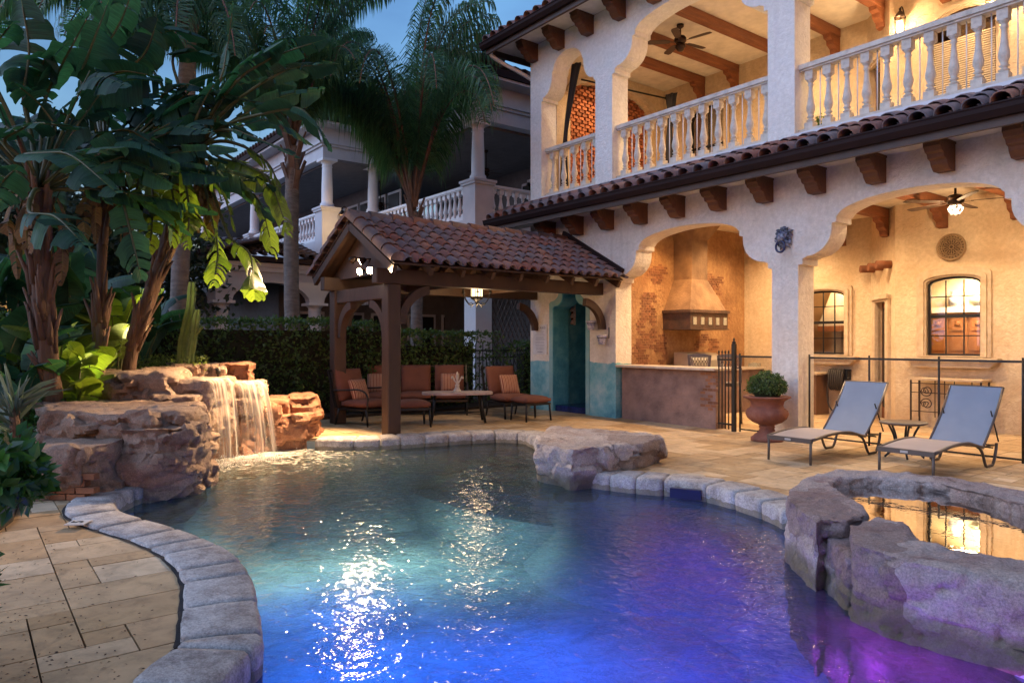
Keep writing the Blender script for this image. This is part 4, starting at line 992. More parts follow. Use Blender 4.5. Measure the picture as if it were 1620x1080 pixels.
rnd = random.Random(31)
for (xa, da, xb, db, lab) in ((326, 9.25, 366, 9.65, 'spray and droplets where the left spill meets the pool'), (378, 9.85, 432, 10.05, 'spray and droplets where the right spill meets the pool')):
    mb = MB()
    for k in range(520):
        u = rnd.random(); q = P2(xa, da).lerp(P2(xb, db), u); q += Vector((rnd.gauss(0, .11), rnd.gauss(0, .11), WZ+abs(rnd.gauss(0, .055)))); l = rnd.uniform(.003, .009)
        mb.add([q+Vector((0, 0, l*1.6)), q+Vector((l, 0, 0)), q+Vector((-l*.5, l*.8, 0)), q+Vector((-l*.5, -l*.8, 0))], [(0, 1, 2), (0, 2, 3), (0, 3, 1), (1, 3, 2)])
    o = mb.build('water_spray', M['spray'], None, recalc=False); tag(o, lab, 'spray', kind='stuff')
# ---- pergola
M['tile2'] = M['tile']
pg = thing('pergola', (-11.35, 7.8, 0), 'timber pergola with tiled gable roof standing between pool and villa', 'pergola')
XE0, XE1, XR, GY = -12.95, -9.75, -11.35, 5.2; ZE, ZR = 2.72, 3.60
for (x, y) in ((-10.36, 5.48), (-12.42, 5.48)):
    mb = MB(); mb.box(x-.115, x+.115, y-.115, y+.115, 0, 2.42); mb.build('post', M['wood_dark'], pg, bevel=.012)
for x in (-10.36, -12.42):
    mb = MB(); mb.box(x-.09, x+.09, GY-.02, YF-.003, 2.421, 2.66); mb.build('long_beam', M['wood_dark'], pg, bevel=.01)
mb = MB(); mb.box(-12.95, -9.9, 5.38, 5.57, 2.30, 2.418); 
mb = MB(); mb.box(-12.30, -10.48, 5.40, 5.56, 2.19, 2.419); mb.build('tie_beam', M['wood_dark'], pg, bevel=.01)
for y in (6.9, 8.4): mb = MB(); mb.box(-12.33, -10.45, y-.05, y+.05, 2.45, 2.60); mb.build('tie_beam', M['wood_dark'], pg)
def brace(parent, cx, cz, r0, r1, a0, a1, y0, y1, plane, flip):
    o_ = [(cx+flip*r1*cos(R(a)), cz+r1*sin(R(a))) for a in range(a0, a1+1, 6)]; i_ = [(cx+flip*r0*cos(R(a)), cz+r0*sin(R(a))) for a in range(a1, a0-1, -6)]
    mb = MB(); mb.prism(o_+i_, y0, y1, plane); return mb.build('brace', M['wood_dark'], parent)
# knee braces at the posts (along the gable and along the sides)
brace(pg, -10.48-.60, 2.19-.62, .50, .64, 0, 84, 5.42, 5.54, 'XZ', 1); brace(pg, -12.30+.60, 2.19-.62, .50, .64, 0, 84, 5.42, 5.54, 'XZ', -1)
for x in (-10.36, -12.42): brace(pg, 5.60+.62, 2.42-.64, .50, .64, 0, 84, x-.06, x+.06, 'YZ', -1)
for x in (-10.25, -12.34): brace(pg, YF-.60, 2.42-.68, .46, .60, 0, 84, x-.05, x+.05, 'YZ', 1)
# gable wall, rafters, deck boards, tiles
mb = MB(); mb.prism([(-12.7, 2.62), (-10.0, 2.62), (-11.35, 3.42)], 5.47, 5.51, 'XZ'); mb.build('gable_board', M['wood_dark'], pg)
for i, y in enumerate([GY+.04]+[5.9+.6*k for k in range(8)]):
    mb = MB(); mb.beam((XE0+.05, y, ZE-.12), (XR-.0, y, ZR-.15), .07, .13); mb.beam((XE1-.05, y, ZE-.12), (XR+.0, y, ZR-.15), .07, .13); mb.build('rafter', M['wood_dark'], pg)
mb = MB()
for s_ in (XE0, XE1):
    q = [(s_, ZE-.045), (XR, ZR-.045), (XR, ZR-.015), (s_, ZE-.015)]; mb.prism(q, GY, YF-.004, 'XZ')
mb.build('roof_boards', M['wood_dark'], pg)
mb = MB(); u1 = Vector((XR-XE1, 0, ZR-ZE)); tile_roof(mb, (XE1+.05, GY+.10, ZE-.01), (0, 1, 0), u1, YF-GY-.1, u1.length, .225, .27, seed=7)
u2 = Vector((XR-XE0, 0, ZR-ZE)); tile_roof(mb, (XE0-.05, GY+.10, ZE-.01), (0, 1, 0), u2, YF-GY-.1, u2.length, .225, .27, seed=8)
ridge_tiles(mb, (XR, GY-.02, ZR+.02), (XR, YF-.02, ZR+.02), .10, .40)
# rake tiles along the gable edge
ridge_tiles(mb, (XE1+.04, GY+.03, ZE+.02), (XR+.02, GY+.03, ZR+.03), .11, .33); ridge_tiles(mb, (XE0-.04, GY+.03, ZE+.02), (XR-.02, GY+.03, ZR+.03), .11, .33)
mb.build('tile_roof', M['tile'], pg, recalc=False)
mb = MB(); mb.beam((XE1+.02, YF-.04, ZE+.10), (XR-.1, YF-.04, ZR+.16), .06, .16); mb.build('flashing', M['gutter'], pg)
# ---- flood lights on the gable
M['bulb_hot'] = emit('halogen_glow', (1.0, .76, .46), 34)
heads = [(556, 412, (-.9, -.35, -.35), 'upper left floodlight head on the pergola gable aimed at the rocks'), (569.5, 414, (-.5, -.7, -.4), 'upper floodlight head beside the leftmost one on the pergola gable'),
         (568.5, 430, (.35, -.9, -.35), 'lower left floodlight head on the pergola gable facing the pool'), (585, 428, (.7, -.7, -.32), 'floodlight head nearest the post on the pergola gable')]
for px, py, dr, lab in heads:
    p = fy(px, py, 5.24); d = Vector(dr).normalized(); fl = thing('flood_light', tuple(p), lab, 'flood light', 'flood lights on the pergola gable')
    q = d.to_track_quat('Z', 'Y').to_matrix().to_4x4(); T = Matrix.Translation(p)@q
    mb = MB(); mb.m = T; mb.lathe([(.02, -.11), (.035, -.10), (.06, -.03), (.066, .0), (.062, .0), (.058, -.012)], n=14); mb.build('housing', M['bronze'], fl)
    mb = MB(); mb.m = T; mb.lathe([(.0, -.012), (.058, -.011), (.050, .006), (.0, .014)], n=14); mb.build('bulb', M['bulb_hot'], fl)
    mb = MB(); mb.tube([p-d*.10, p-d*.13+Vector((0, .06, 0)), Vector((p.x, 5.40, p.z))], .012, 6); mb.build('bracket', M['bronze'], fl)
def spot(p, tgt, e, deg, blend=.6, color=(1, .66, .36), r=.04): return lamp('SPOT', 'flood_beam', p, e, color, target=tgt, spot_size=R(deg), spot_blend=blend, shadow_soft_size=r)
pa = fy(556, 412, 5.02); spot(tuple(pa), tuple(P2(250, 9)), 330, 80)
pb = fy(570, 414, 5.0); spot(tuple(pb), tuple(P2(420, 10.6)), 480, 80)
pc_ = fy(568, 430, 4.98); spot(tuple(pc_), tuple(gp(560, 830)), 150, 110)
pd = fy(585, 428, 4.96); spot(tuple(pd), tuple(gp(1000, 720)), 110, 95)
# ================================================================== NEIGHBOUR'S HOUSE
M['nb'] = pm('neighbour_stucco', (.60, .60, .62), (.50, .50, .53), 2.5, .85, .4, 12, .01)
M['nbw'] = pm('neighbour_column_paint', (.74, .74, .75), (.66, .66, .68), 2.5, .7, .2, 12, .01)
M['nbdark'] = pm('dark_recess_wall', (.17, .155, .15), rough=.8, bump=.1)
M['nbtile'] = pm('slate_brown_tile', (.10, .075, .075), (.07, .055, .06), 3, .8, .3, island=.35)
nh = thing('neighbour_house', (-20, 12, 0), 'grey neighbouring house with columned balcony and tiled roof beyond the hedge', 'house')
RL, FL = 5.95, 4.95                           # rail and floor heights
def nb(name, mat, *boxes):
    mb = MB()
    for q in boxes: mb.box(*q)
    return mb.build(name, mat, nh)
XA, YA, XB, YB2 = -16.5, 11.33, -23.1, 9.66
nb('balcony_floor', M['nb'], (-45, XB, YB2, 16, 4.45, 4.949), (XB+.001, XA, YA, 18, 4.45, 4.949))
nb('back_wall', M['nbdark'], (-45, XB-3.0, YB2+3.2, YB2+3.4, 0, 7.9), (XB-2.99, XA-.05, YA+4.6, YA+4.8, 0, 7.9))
nb('side_wall', M['nb'], (XA-.5, XA-.02, YA+2.6, YA+8, 0, 4.44))
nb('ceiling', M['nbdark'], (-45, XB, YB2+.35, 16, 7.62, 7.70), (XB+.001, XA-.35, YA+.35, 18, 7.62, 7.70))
def cornice(z0, z1, off, mat=M['nb'], name='entablature'):
    mb = MB(); o = off
    pts = [(-45, YB2-o), (XB+o, YB2-o), (XB+o, YA-o), (XA+o, YA-o), (XA+o, 18)]
    inn_ = [(XA-.4, 18), (XA-.4, YA+.4), (XB-.4, YA+.4), (XB-.4, YB2+.4), (-45, YB2+.4)]
    mb.prism(pts+inn_, z0, z1, 'XY'); return mb.build(name, mat, nh)
cornice(7.70, 8.08, .0); cornice(8.081, 8.16, .07); cornice(8.161, 8.24, .13); cornice(8.241, 8.70, .05); cornice(8.701, 8.78, .55)
cornice(8.781, 8.98, .62, M['gutter'], 'gutter')
mb = MB()
up = Vector((0, 3, 1.3)); 
for (x0, L_, y, h) in ((-45, 45+XB+.55, YB2-.6, 3), (XB+.5, XA-XB+.1, YA-.6, 3)):
    tile_roof(mb, (x0, y, 9.0), (1, 0, 0), Vector((0, 2.6, 1.15)), L_, 2.85, .33, .4, seed=11)
tile_roof(mb, (XA+.6, YA-.6, 9.0), (0, 1, 0), Vector((-2.6, 0, 1.15)), 7, 2.85, .33, .4, seed=12)
mb.add([(-45, YB2-.6, 8.985), (XA+.6, YB2+1.07, 8.985), (XA+.6, 18, 8.985), (-45, 18, 8.985)], [(0, 1, 2, 3)])
ridge_tiles(mb, (XA+.6, YA-.6, 9.03), (XA-2.0, YA+2.0, 10.2), .13, .4); ridge_tiles(mb, (XB+.5, YB2-.6, 9.03), (XB-2.1, YB2+2.0, 10.2), .13, .4)
mb.build('roof', M['nbtile'], nh, recalc=False)
def column(x, y, z0, z1, r=.19):
    mb = MB(); h = z1-z0
    mb.lathe([(r*1.35, .0), (r*1.35, .06), (r*1.2, .09), (r*1.25, .13), (r*1.05, .17), (r, .22), (r*.98, h*.4), (r*.86, h-.30), (r*.86, h-.28), (r*.96, h-.26), (r*.86, h-.23), (r*.90, h-.16), (r*1.18, h-.10), (r*1.2, h-.09)], (x, y, z0), 20)
    mb.box(x-r*1.4, x+r*1.4, y-r*1.4, y+r*1.4, z1-.09, z1-.002); return mb.build('column', M['nbw'], nh)
def pedestal(x, y, w, z0, z1):
    mb = MB(); mb.box(x-w/2, x+w/2, y-w/2, y+w/2, z0, z1-.1); mb.box(x-w/2-.05, x+w/2+.05, y-w/2-.05, y+w/2+.05, z1-.0999, z1-.03); mb.box(x-w/2-.08, x+w/2+.08, y-w/2-.08, y+w/2+.08, z1-.0299, z1+.04)
    return mb.build('pedestal', M['nb'], nh)
for (x, y, w) in ((XA-.30, YA+.30, .62), (XB-.25, YB2+.25, .62), (XB-.25, YA+.30, .42), (-31, YB2+.25, .6), (-39, YB2+.25, .6)):
    pedestal(x, y, w, 4.45, RL+.05); column(x, y, RL+.091, 7.70)
balustrade(nh, XB+.25, XA-.70, 22, YA+.2, FL, RL-FL, M['nbw'], w=.17, rw=.24)
balustrade(nh, YA+.62, YA+5.5, 18, XA-.2, FL, RL-FL, M['nbw'], axis='Y', w=.17, rw=.24)
balustrade(nh, YB2+.6, YA+.02, 5, XB-.2, FL, RL-FL, M['nbw'], axis='Y', w=.17, rw=.24)
balustrade(nh, -30.7, XB-.6, 24, YB2+.2, FL, RL-FL, M['nbw'], w=.17, rw=.24)
balustrade(nh, -44, -31.3, 30, YB2+.2, FL, RL-FL, M['nbw'], w=.17, rw=.24)
# ground floor arcade
AY = 6.2
def arcade(plane, c0, c1, piers, z0, z1, at, spr=2.78, top=4.0):
    pts = [(c0, 0), (c0, top), (c1, top), (c1, 0)]; out_ = [(c0, spr)]
    mb = MB(); poly = [(c0, top), (c0, spr)]
    for a, b_ in piers:
        poly += [(a, spr)]+[((a+b_)/2-(b_-a)/2*cos(R(180*i/12)), spr+.62*sin(R(180*i/12))) for i in range(1, 12)]+[(b_, spr)]
    poly += [(c1, spr), (c1, top)]
    mb.prism(poly[::-1], at, at+.35 if plane == 'XZ' else at-.35, plane); return mb.build('arcade_wall', M['nb'], nh)
arcade('YZ', AY, YA, [(AY+.5, AY+3.0), (AY+3.5, YA-.1)], 0, 4, XB); arcade('XZ', -45, XB-.36, [(-44, -40), (-39.4, -35), (-34.4, -30), (-29.4, XB-.9)], 0, 4, AY)
for (x, y) in ((XB-.2, AY+.22), (XB-.2, AY+3.25), (-29.7, AY+.2), (-34.7, AY+.2)): column(x, y, 0, 2.779, .24)
nb('arcade_cornice', M['nbw'], (-45, XB+.08, AY-.08, AY-.001, 3.72, 3.86), (XB+.001, XB+.08, AY, YA, 3.72, 3.86), (-45, XB+.14, AY-.14, AY-.0801, 3.86, 4.0), (XB+.0801, XB+.14, AY-.08, YA, 3.86, 4.0))
nb('gutter', M['gutter'], (-45, XB+.35, AY-.35, AY-.22, 4.03, 4.18), (XB+.22, XB+.35, AY-.2199, YA, 4.03, 4.18))
mb = MB(); tile_roof(mb, (-45, AY-.35, 4.2), (1, 0, 0), Vector((0, 3.4, 1.0)), 45+XB+.2, 3.0, .33, .4, seed=14); tile_roof(mb, (XB+.35, AY-.3, 4.2), (0, 1, 0), Vector((-3.4, 0, 1.0)), 5.4, 2.6, .33, .4, seed=15)
mb.add([(-45, AY-.3, 4.19), (XB+.3, AY-.3, 4.19), (XB+.3, YA, 4.19), (-45, YA, 4.19)], [(0, 1, 2, 3)]); mb.build('skirt_roof', M['nbtile'], nh, recalc=False)
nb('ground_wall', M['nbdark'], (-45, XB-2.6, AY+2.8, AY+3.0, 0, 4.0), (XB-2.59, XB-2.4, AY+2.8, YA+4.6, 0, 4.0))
for y0_ in (YA+.6, YA+2.4): pass
for k in range(4): x_ = -20.2+k*.95; nb('window_frame', M['nb'], (x_, x_+.85, YA+4.55, YA+4.6, 5.0, 7.1)); nb('window_pane', M['black'], (x_+.08, x_+.77, YA+4.52, YA+4.549, 5.1, 7.0))
for k in range(6): x_ = -30.5+k*1.2; nb('window_frame', M['nb'], (x_, x_+1.0, YB2+3.15, YB2+3.2, 5.0, 7.1)); nb('window_pane', M['black'], (x_+.08, x_+.92, YB2+3.12, YB2+3.149, 5.1, 7.0))
for k in range(5): y_ = AY+3.2+k*1.6; nb('window_frame', M['nb'], (XB-2.4, XB-2.35, y_, y_+1.3, .4, 2.6)); nb('window_pane', M['black'], (XB-2.349, XB-2.33, y_+.1, y_+1.2, .5, 2.5))
# corner pier and lattice below the near balcony
nb('pier', M['nbw'], (XA-.62, XA-.05, YA+.05, YA+.60, 0, 4.449))
mb = MB()
for k in range(-14, 16):
    for sgn in (1, -1):
        a = Vector((XA-.25, YA+.6+k*.16, 0)); s0 = 0; 
        p = []
        y0_, y1_ = YA+.62, YA+2.6
        ys = YA+.6+k*.16
        za = 0.0; zb = 4.4
        # clip the diagonal y = ys + sgn*z*.5 to the panel
        z_lo, z_hi = 0, 4.4
        if sgn > 0: z_lo = max(z_lo, (y0_-ys)/.5); z_hi = min(z_hi, (y1_-ys)/.5)
        else: z_lo = max(z_lo, (ys-y1_)/.5); z_hi = min(z_hi, (ys-y0_)/.5)
        if z_hi-z_lo > .1: mb.beam((XA-.25+.012*sgn, ys+sgn*z_lo*.5, z_lo), (XA-.25+.012*sgn, ys+sgn*z_hi*.5, z_hi), .03, .012)
mb.build('lattice', M['wood_dark'], nh)
nb('door_frame', M['nbw'], (XA-3.4, XA-2.2, YA+4.55, YA+4.6, 4.96, 7.2)); nb('door_pane', M['black'], (XA-3.25, XA-2.85, YA+4.52, YA+4.549, 5.1, 7.0), (XA-2.75, XA-2.35, YA+4.52, YA+4.549, 5.1, 7.0))
# ================================================================== FENCE, HEDGE, SOIL
mb = MB(); mb.prism([tuple(p) for p in [(-12.95, 5.0), (-12.95, 3.6), (-11.9, 2.9)]+[tuple(q) for q in pl([(420, 11.9), (300, 12.0), (180, 11.0), (110, 10.0), (55, 8.5), (40, 7.2), (20, 6.0), (-60, 5.0), (-500, 5)])]+[(-22, -6), (-22, 20), (-13.2, 20), (-13.2, 5.0)]], -.02, .05, 'XY')
M['soil'] = pm('dark_soil', (.045, .032, .022), (.02, .015, .012), 12, .95, .9, 30, .03)
structure(mb.build('planting_bed', M['soil']))
mb = MB(); g0 = pl([(180, 9.9), (300, 11.2), (400, 11.7), (420, 13.2), (180, 13.5), (60, 11)]); c = sum(g0, Vector((0, 0)))/len(g0)
rocky(block([tuple(p) for p in g0], -.1, .95, .35), 'planting_mound', M['soil'], None, vox=.08, amp=.03, seed=40)['kind'] = 'structure'
fe = thing('picket_fence', (-14.95, 8, 0), 'black metal picket fence behind the hedge', 'fence')
mb = MB(); mb.box(-14.97, -14.93, -2, 13.5, 1.25, 1.29); mb.box(-14.97, -14.93, -2, 13.5, .12, .16); mb.box(-14.97, -14.93, -2, 13.5, 1.08, 1.11); mb.build('rail', M['black'], fe)
mb = MB()
for k in range(46): y = 8.4+k*.11; mb.box(-14.96, -14.94, y, y+.018, .05, 1.45 if k % 2 else 1.29)
mb.build('pickets', M['black'], fe)
for y in (8.3, 10.1, 11.9, 13.4): mb = MB(); mb.box(-14.99, -14.91, y, y+.07, 0, 1.5); mb.build('post', M['black'], fe)
def leaf_mat(name, c1, c2, rough=.45, trans=.35, ribs=False):
    m, t, b, o = newmat(name); g = N(t, 'ShaderNodeNewGeometry')
    col = ramp(t, g.outputs['Random Per Island'], [(0, c2), (.6, c1), (1, tuple(min(1, x*1.5) for x in c1))]); v = coords(t)
    col = mixc_(t, .5, col, ramp(t, noise_(t, v, 3, 4), [(.3, .6), (.7, 1.25)]), 'MULTIPLY')
    if ribs:
        uv = N(t, 'ShaderNodeUVMap'); mp = N(t, 'ShaderNodeMapping'); mp.inputs['Scale'].default_value = (1, 70, 1); L(t, uv.outputs[0], mp.inputs[0])
        rb = noise_(t, mp.outputs[0], 1.2, 2, .5); col = mixc_(t, .7, col, ramp(t, rb, [(.35, .55), (.65, 1.3)]), 'MULTIPLY')
        sx = N(t, 'ShaderNodeSeparateXYZ'); L(t, uv.outputs[0], sx.inputs[0])
        edge = ramp(t, math_(t, 'ADD', sx.outputs[0], math_(t, 'MULTIPLY', noise_(t, v, 4, 5, .7), .5)), [(1.18, 0.0), (1.30, .75)]); col = mixc_(t, edge, col, (.16, .09, .03))
        mid = ramp(t, sx.outputs[0], [(.015, .7), (.035, 0.0)]); col = mixc_(t, mid, col, (.16, .20, .06))
        bump_(t, b, rb, .5, .01)
    L(t, col, b.inputs['Base Color']); b.inputs['Roughness'].default_value = rough
    tl = N(t, 'ShaderNodeBsdfTranslucent'); tc_ = mixc_(t, 1.0, col, (1.7, 1.8, .7), 'MULTIPLY'); L(t, tc_, tl.inputs[0])
    mx = N(t, 'ShaderNodeMixShader'); mx.inputs[0].default_value = trans; L(t, b.outputs[0], mx.inputs[1]); L(t, tl.outputs[0], mx.inputs[2]); L(t, mx.outputs[0], o.inputs[0])
    return m
M['hedge'] = leaf_mat('hedge_leaf', (.06, .11, .03), (.028, .06, .018))
M['paddle'] = leaf_mat('paddle_leaf', (.030, .095, .062), (.014, .050, .040), .55, .35, True)
M['paddle_lit'] = leaf_mat('paddle_leaf_lit_lime', (.13, .19, .030), (.07, .12, .022), .42, .45, True)  # lighter yellow copy of the paddle leaf, warm uplight put into its colour
M['palm'] = leaf_mat('palm_frond', (.075, .17, .10), (.035, .10, .065), .45, .4)
M['bush'] = leaf_mat('glossy_bush_leaf', (.045, .13, .035), (.02, .07, .022), .3, .3)
M['boxwood'] = leaf_mat('boxwood_leaf', (.06, .11, .03), (.03, .06, .018), .4, .3)
def scatter_leaves(mb, rnd, p, nrm, size, n=1, droop=0):
    for _ in range(n):
        d = (nrm+Vector((rnd.gauss(0, .6), rnd.gauss(0, .6), rnd.gauss(0, .6)-droop))).normalized()
        s_ = d.orthogonal().normalized(); s_ = (Matrix.Rotation(rnd.uniform(0, 6.28), 3, d)@s_).normalized(); u_ = d.cross(s_)
        L_ = size*rnd.uniform(.7, 1.3); w = L_*.27; f_ = (s_*.85+d*.5).normalized()
        mb.add([p, p+f_*L_*.5+u_*w-d*L_*.05, p+f_*L_, p+f_*L_*.5-u_*w-d*L_*.05], [(0, 1, 2, 3)])
hd = thing('hedge', (-14.3, 4, 0), 'long clipped dark green hedge behind the waterfall and pergola', 'hedge')
rnd = random.Random(17); mb = MB()
def hz(y): return 1.93 if y < 7.3 else (1.72 if y < 10.3 else (1.2+.2*sin(y*3) if y < 11.0 else 1.48))
core = MB(); core.box(-14.55, -14.0, -3, 7.2, 0, 1.72); core.box(-14.45, -14.15, 7.2, 9.6, 0, 1.4); core.box(-14.45, -14.15, 11.2, 12.6, .2, 1.2); core.build('shade_core', pm('hedge_inside', (.012, .014, .008), rough=.95, bump=0), hd)  # plain near-black boxes behind the leaves, the inner shade put into colour
for k in range(21000):
    y = rnd.uniform(-3, 12.8); H = hz(y)+.13*fbm((y*1.6, 3, 0), 3); x = -13.85+.24*fbm((y*1.1, 0, 0), 3)
    if 9.6 < y < 11.1 and rnd.random() < .55: continue
    if rnd.random() < .74:
        z = rnd.uniform(.05, H); p = Vector((x+.10*fbm((y*3, z*3, 1), 3)-abs(rnd.gauss(0, .09)), y, z)); nr = Vector((1, 0, .15))
    else: p = Vector((rnd.uniform(-14.7, x), y, H-abs(rnd.gauss(0, .05)))); nr = Vector((.2, 0, 1))
    scatter_leaves(mb, rnd, p, nr, .085)
mb.build('foliage', M['hedge'], hd, recalc=False)
# ================================================================== QUEEN PALMS
def trunk_mb(path, r0, r1, rough=.03, n=14, seg=26, rings=True, seed=0):
    pts = smooth_path(path, 3); q = []
    mb = MB(); m_ = len(pts); rr = []
    for i, p in enumerate(pts): s_ = i/(m_-1); rr.append((r0+(r1-r0)*s_)*(1+.04*sin(i*2.1)+rough*2*fbm((i*.7, seed, 0), 2)))
    mb.tube(pts, rr, n); return mb
M['ptrunk'] = pm('palm_trunk', (.27, .22, .19), (.14, .11, .095), 5, .9, .9, 10, .03, stretch=(1, 1, 3.5))
M['boot'] = pm('dry_leaf_boot', (.24, .16, .12), (.10, .06, .045), 6, .9, .9, 14, .02, stretch=(1, 1, .3))
def palm(base, top, r, nf, flen, label, seed, lift=(50, 82), leaf=.62, dens=74, az=None):
    rnd = random.Random(seed); base = Vector(base); top = Vector(top)
    th = thing('queen_palm', tuple(base), label, 'palm tree', 'queen palms behind the pool')
    mid = base.lerp(top, .5)+Vector((rnd.uniform(-.12, .12), rnd.uniform(-.12, .12), 0))
    trunk_mb([base-Vector((0, 0, .2)), mid, top], r, r*.80, seed=seed).build('trunk', M['ptrunk'], th)
    bt = MB()
    for k in range(14):
        a = k*2.4; z = -1.0+k*.085; r1 = r*.85; d = Vector((cos(a), sin(a), 0)); p = top+Vector((0, 0, z))
        bt.beam(p+d*r1*.7, p+d*(r1+.12)+Vector((0, 0, .42)), .13, .035, up=d)
    bt.build('leaf_boots', M['boot'], th)
    mb = MB(); st_ = MB()
    for k in range(nf):
        a = k*2.399+rnd.uniform(-.2, .2) if az is None else az[k % len(az)]+rnd.uniform(-.25, .25)
        el = R(lift[0]+(lift[1]-lift[0])*((k*.618) % 1)); FL_ = flen*rnd.uniform(.85, 1.1); d = Vector((cos(a), sin(a), 0)); p = top.copy(); dirv = d*cos(el)+Vector((0, 0, sin(el)))
        pts = [p.copy()]; ns = 22
        for i in range(ns):
            s_ = i/ns; dirv = (dirv+Vector((0, 0, -1))*(.035+(.17 if seed != 8 else .34)*s_*s_)).normalized()*1.0; p = p+dirv*(FL_/ns); pts.append(p.copy())
        st_.tube(pts, [.035*(1-.85*i/ns)+.004 for i in range(ns+1)], 5)
        for i in range(dens):
            s_ = .20+.8*(i/dens); q = s_*ns; i0 = min(int(q), ns-1); pp = pts[i0].lerp(pts[i0+1], q-i0); t_ = (pts[i0+1]-pts[i0]).normalized()
            sd = t_.cross(Vector((0, 0, 1))); sd = sd.normalized() if sd.length > .05 else Vector((1, 0, 0))
            for sgn in (-1, 1, -1 if i % 2 else 1):
                ll = leaf*sin(pi*min(.97, .12+s_*.86))**.5*rnd.uniform(.75, 1.15); w = rnd.uniform(.010, .017)
                o_ = (sd*sgn*rnd.uniform(.5, 1)+t_*.45+Vector((0, 0, rnd.uniform(-.25, .5)))).normalized()
                p1 = pp+o_*ll*.38; p2 = p1+(o_*.55+Vector((0, 0, -.95))).normalized()*ll*.33; p3 = p2+Vector((o_.x*.12, o_.y*.12, -1)).normalized()*ll*.42
                wd = t_*w
                mb.add([pp-wd*.5, pp+wd*.5, p1+wd, p1-wd, p2+wd, p2-wd, p3], [(0, 1, 2, 3), (3, 2, 4, 5), (5, 4, 6)])
    cr_ = mb.build('crown', M['palm'], th, recalc=False); st_.build('frond_stems', M['boot'], cr_)
    return th
pz = lambda x, y, d: fd(x, y, d)
b_ = pz(470, 610, 16.5); b_.z = .0; palm(b_, pz(464, 232, 16.5), .185, 34, 4.7, 'thick trunked queen palm standing left of the pergola roof', 4, (48, 87), .8, 84)
b_ = pz(657, 600, 18.0); b_.z = .0; palm(b_, pz(655, 335, 18.0), .165, 40, 5.9, 'queen palm rising behind the pergola roof with low drooping crown', 8, (60, 89), 1.0, 84)
b_ = pz(275, 560, 13.3); b_.z = .4; palm(b_, pz(300, -20, 13.3), .17, 26, 3.6, 'queen palm whose trunk stands behind the rock ledge near the cactus', 12, (-10, 70), .8, 90)
# ================================================================== GIANT BIRDS OF PARADISE
def paddle(mb, pts, width, rnd, roll=0, splits=.5, fold=.35, droop=.5, nseg=26, uvs=None, tip=True):
    """blade with torn lobes along the midrib pts (Vectors)"""
    P = smooth_path(pts, 2)
    # resample
    ls = [0]
    for i in range(1, len(P)): ls.append(ls[-1]+(P[i]-P[i-1]).length)
    T = ls[-1]
    def at(s_):
        l = s_*T
        for i in range(1, len(P)):
            if ls[i] >= l: return P[i-1].lerp(P[i], (l-ls[i-1])/max(1e-6, ls[i]-ls[i-1]))
        return P[-1]
    for side in (-1, 1):
        i = 0
        while i < nseg:
            w_ = rnd.choice([1, 2, 2, 3, 4, 6]) if rnd.random() < splits else rnd.choice([5, 8, 11])
            j = min(nseg, i+w_); dr = droop*rnd.uniform(.2, 2.1); sweep = rnd.uniform(.0, .26); nn_ = 4
            v = []; uu = []
            for k in range(i, j+1):
                s_ = k/nseg; gap = 0
                if k == i and i > 0: s_ += .009
                if k == j and j < nseg: s_ -= .009
                p = at(s_); t_ = (at(min(1, s_+.03))-at(max(0, s_-.03))).normalized()
                sd = t_.cross(Vector((0, 0, 1))); sd = sd.normalized() if sd.length > .1 else Vector((CY, SY, 0))
                sd = Matrix.Rotation(roll, 3, t_)@sd; nr = sd.cross(t_).normalized()
                ww = width*.5*max(.0, sin(pi*min(1, (s_*.93+.055))**.85))**.55*(1+.05*sin(s_*40))
                for q in range(nn_+1):
                    u = q/nn_; off = sd*side*ww*u+nr*(fold*ww*u-droop*0*u); dn = Vector((0, 0, -1))*(dr*ww*u*u)
                    v.append(p+off*(1-.12*dr*u)+dn+t_*(sweep*ww*u)); uu.append((u, s_))
            f = [((a)*(nn_+1)+q, (a)*(nn_+1)+q+1, (a+1)*(nn_+1)+q+1, (a+1)*(nn_+1)+q) for a in range(j-i) for q in range(nn_)]
            mb.add(v, f, 0, True); uvs += uu
            i = j
    return P
def finish_paddles(mb, uvs, name, mat, parent):
    o = mb.build(name, mat, parent, recalc=False); l_ = o.data.uv_layers.new(name='UVMap')
    for l in o.data.loops: l_.data[l.index].uv = uvs[l.vertex_index]
    return o
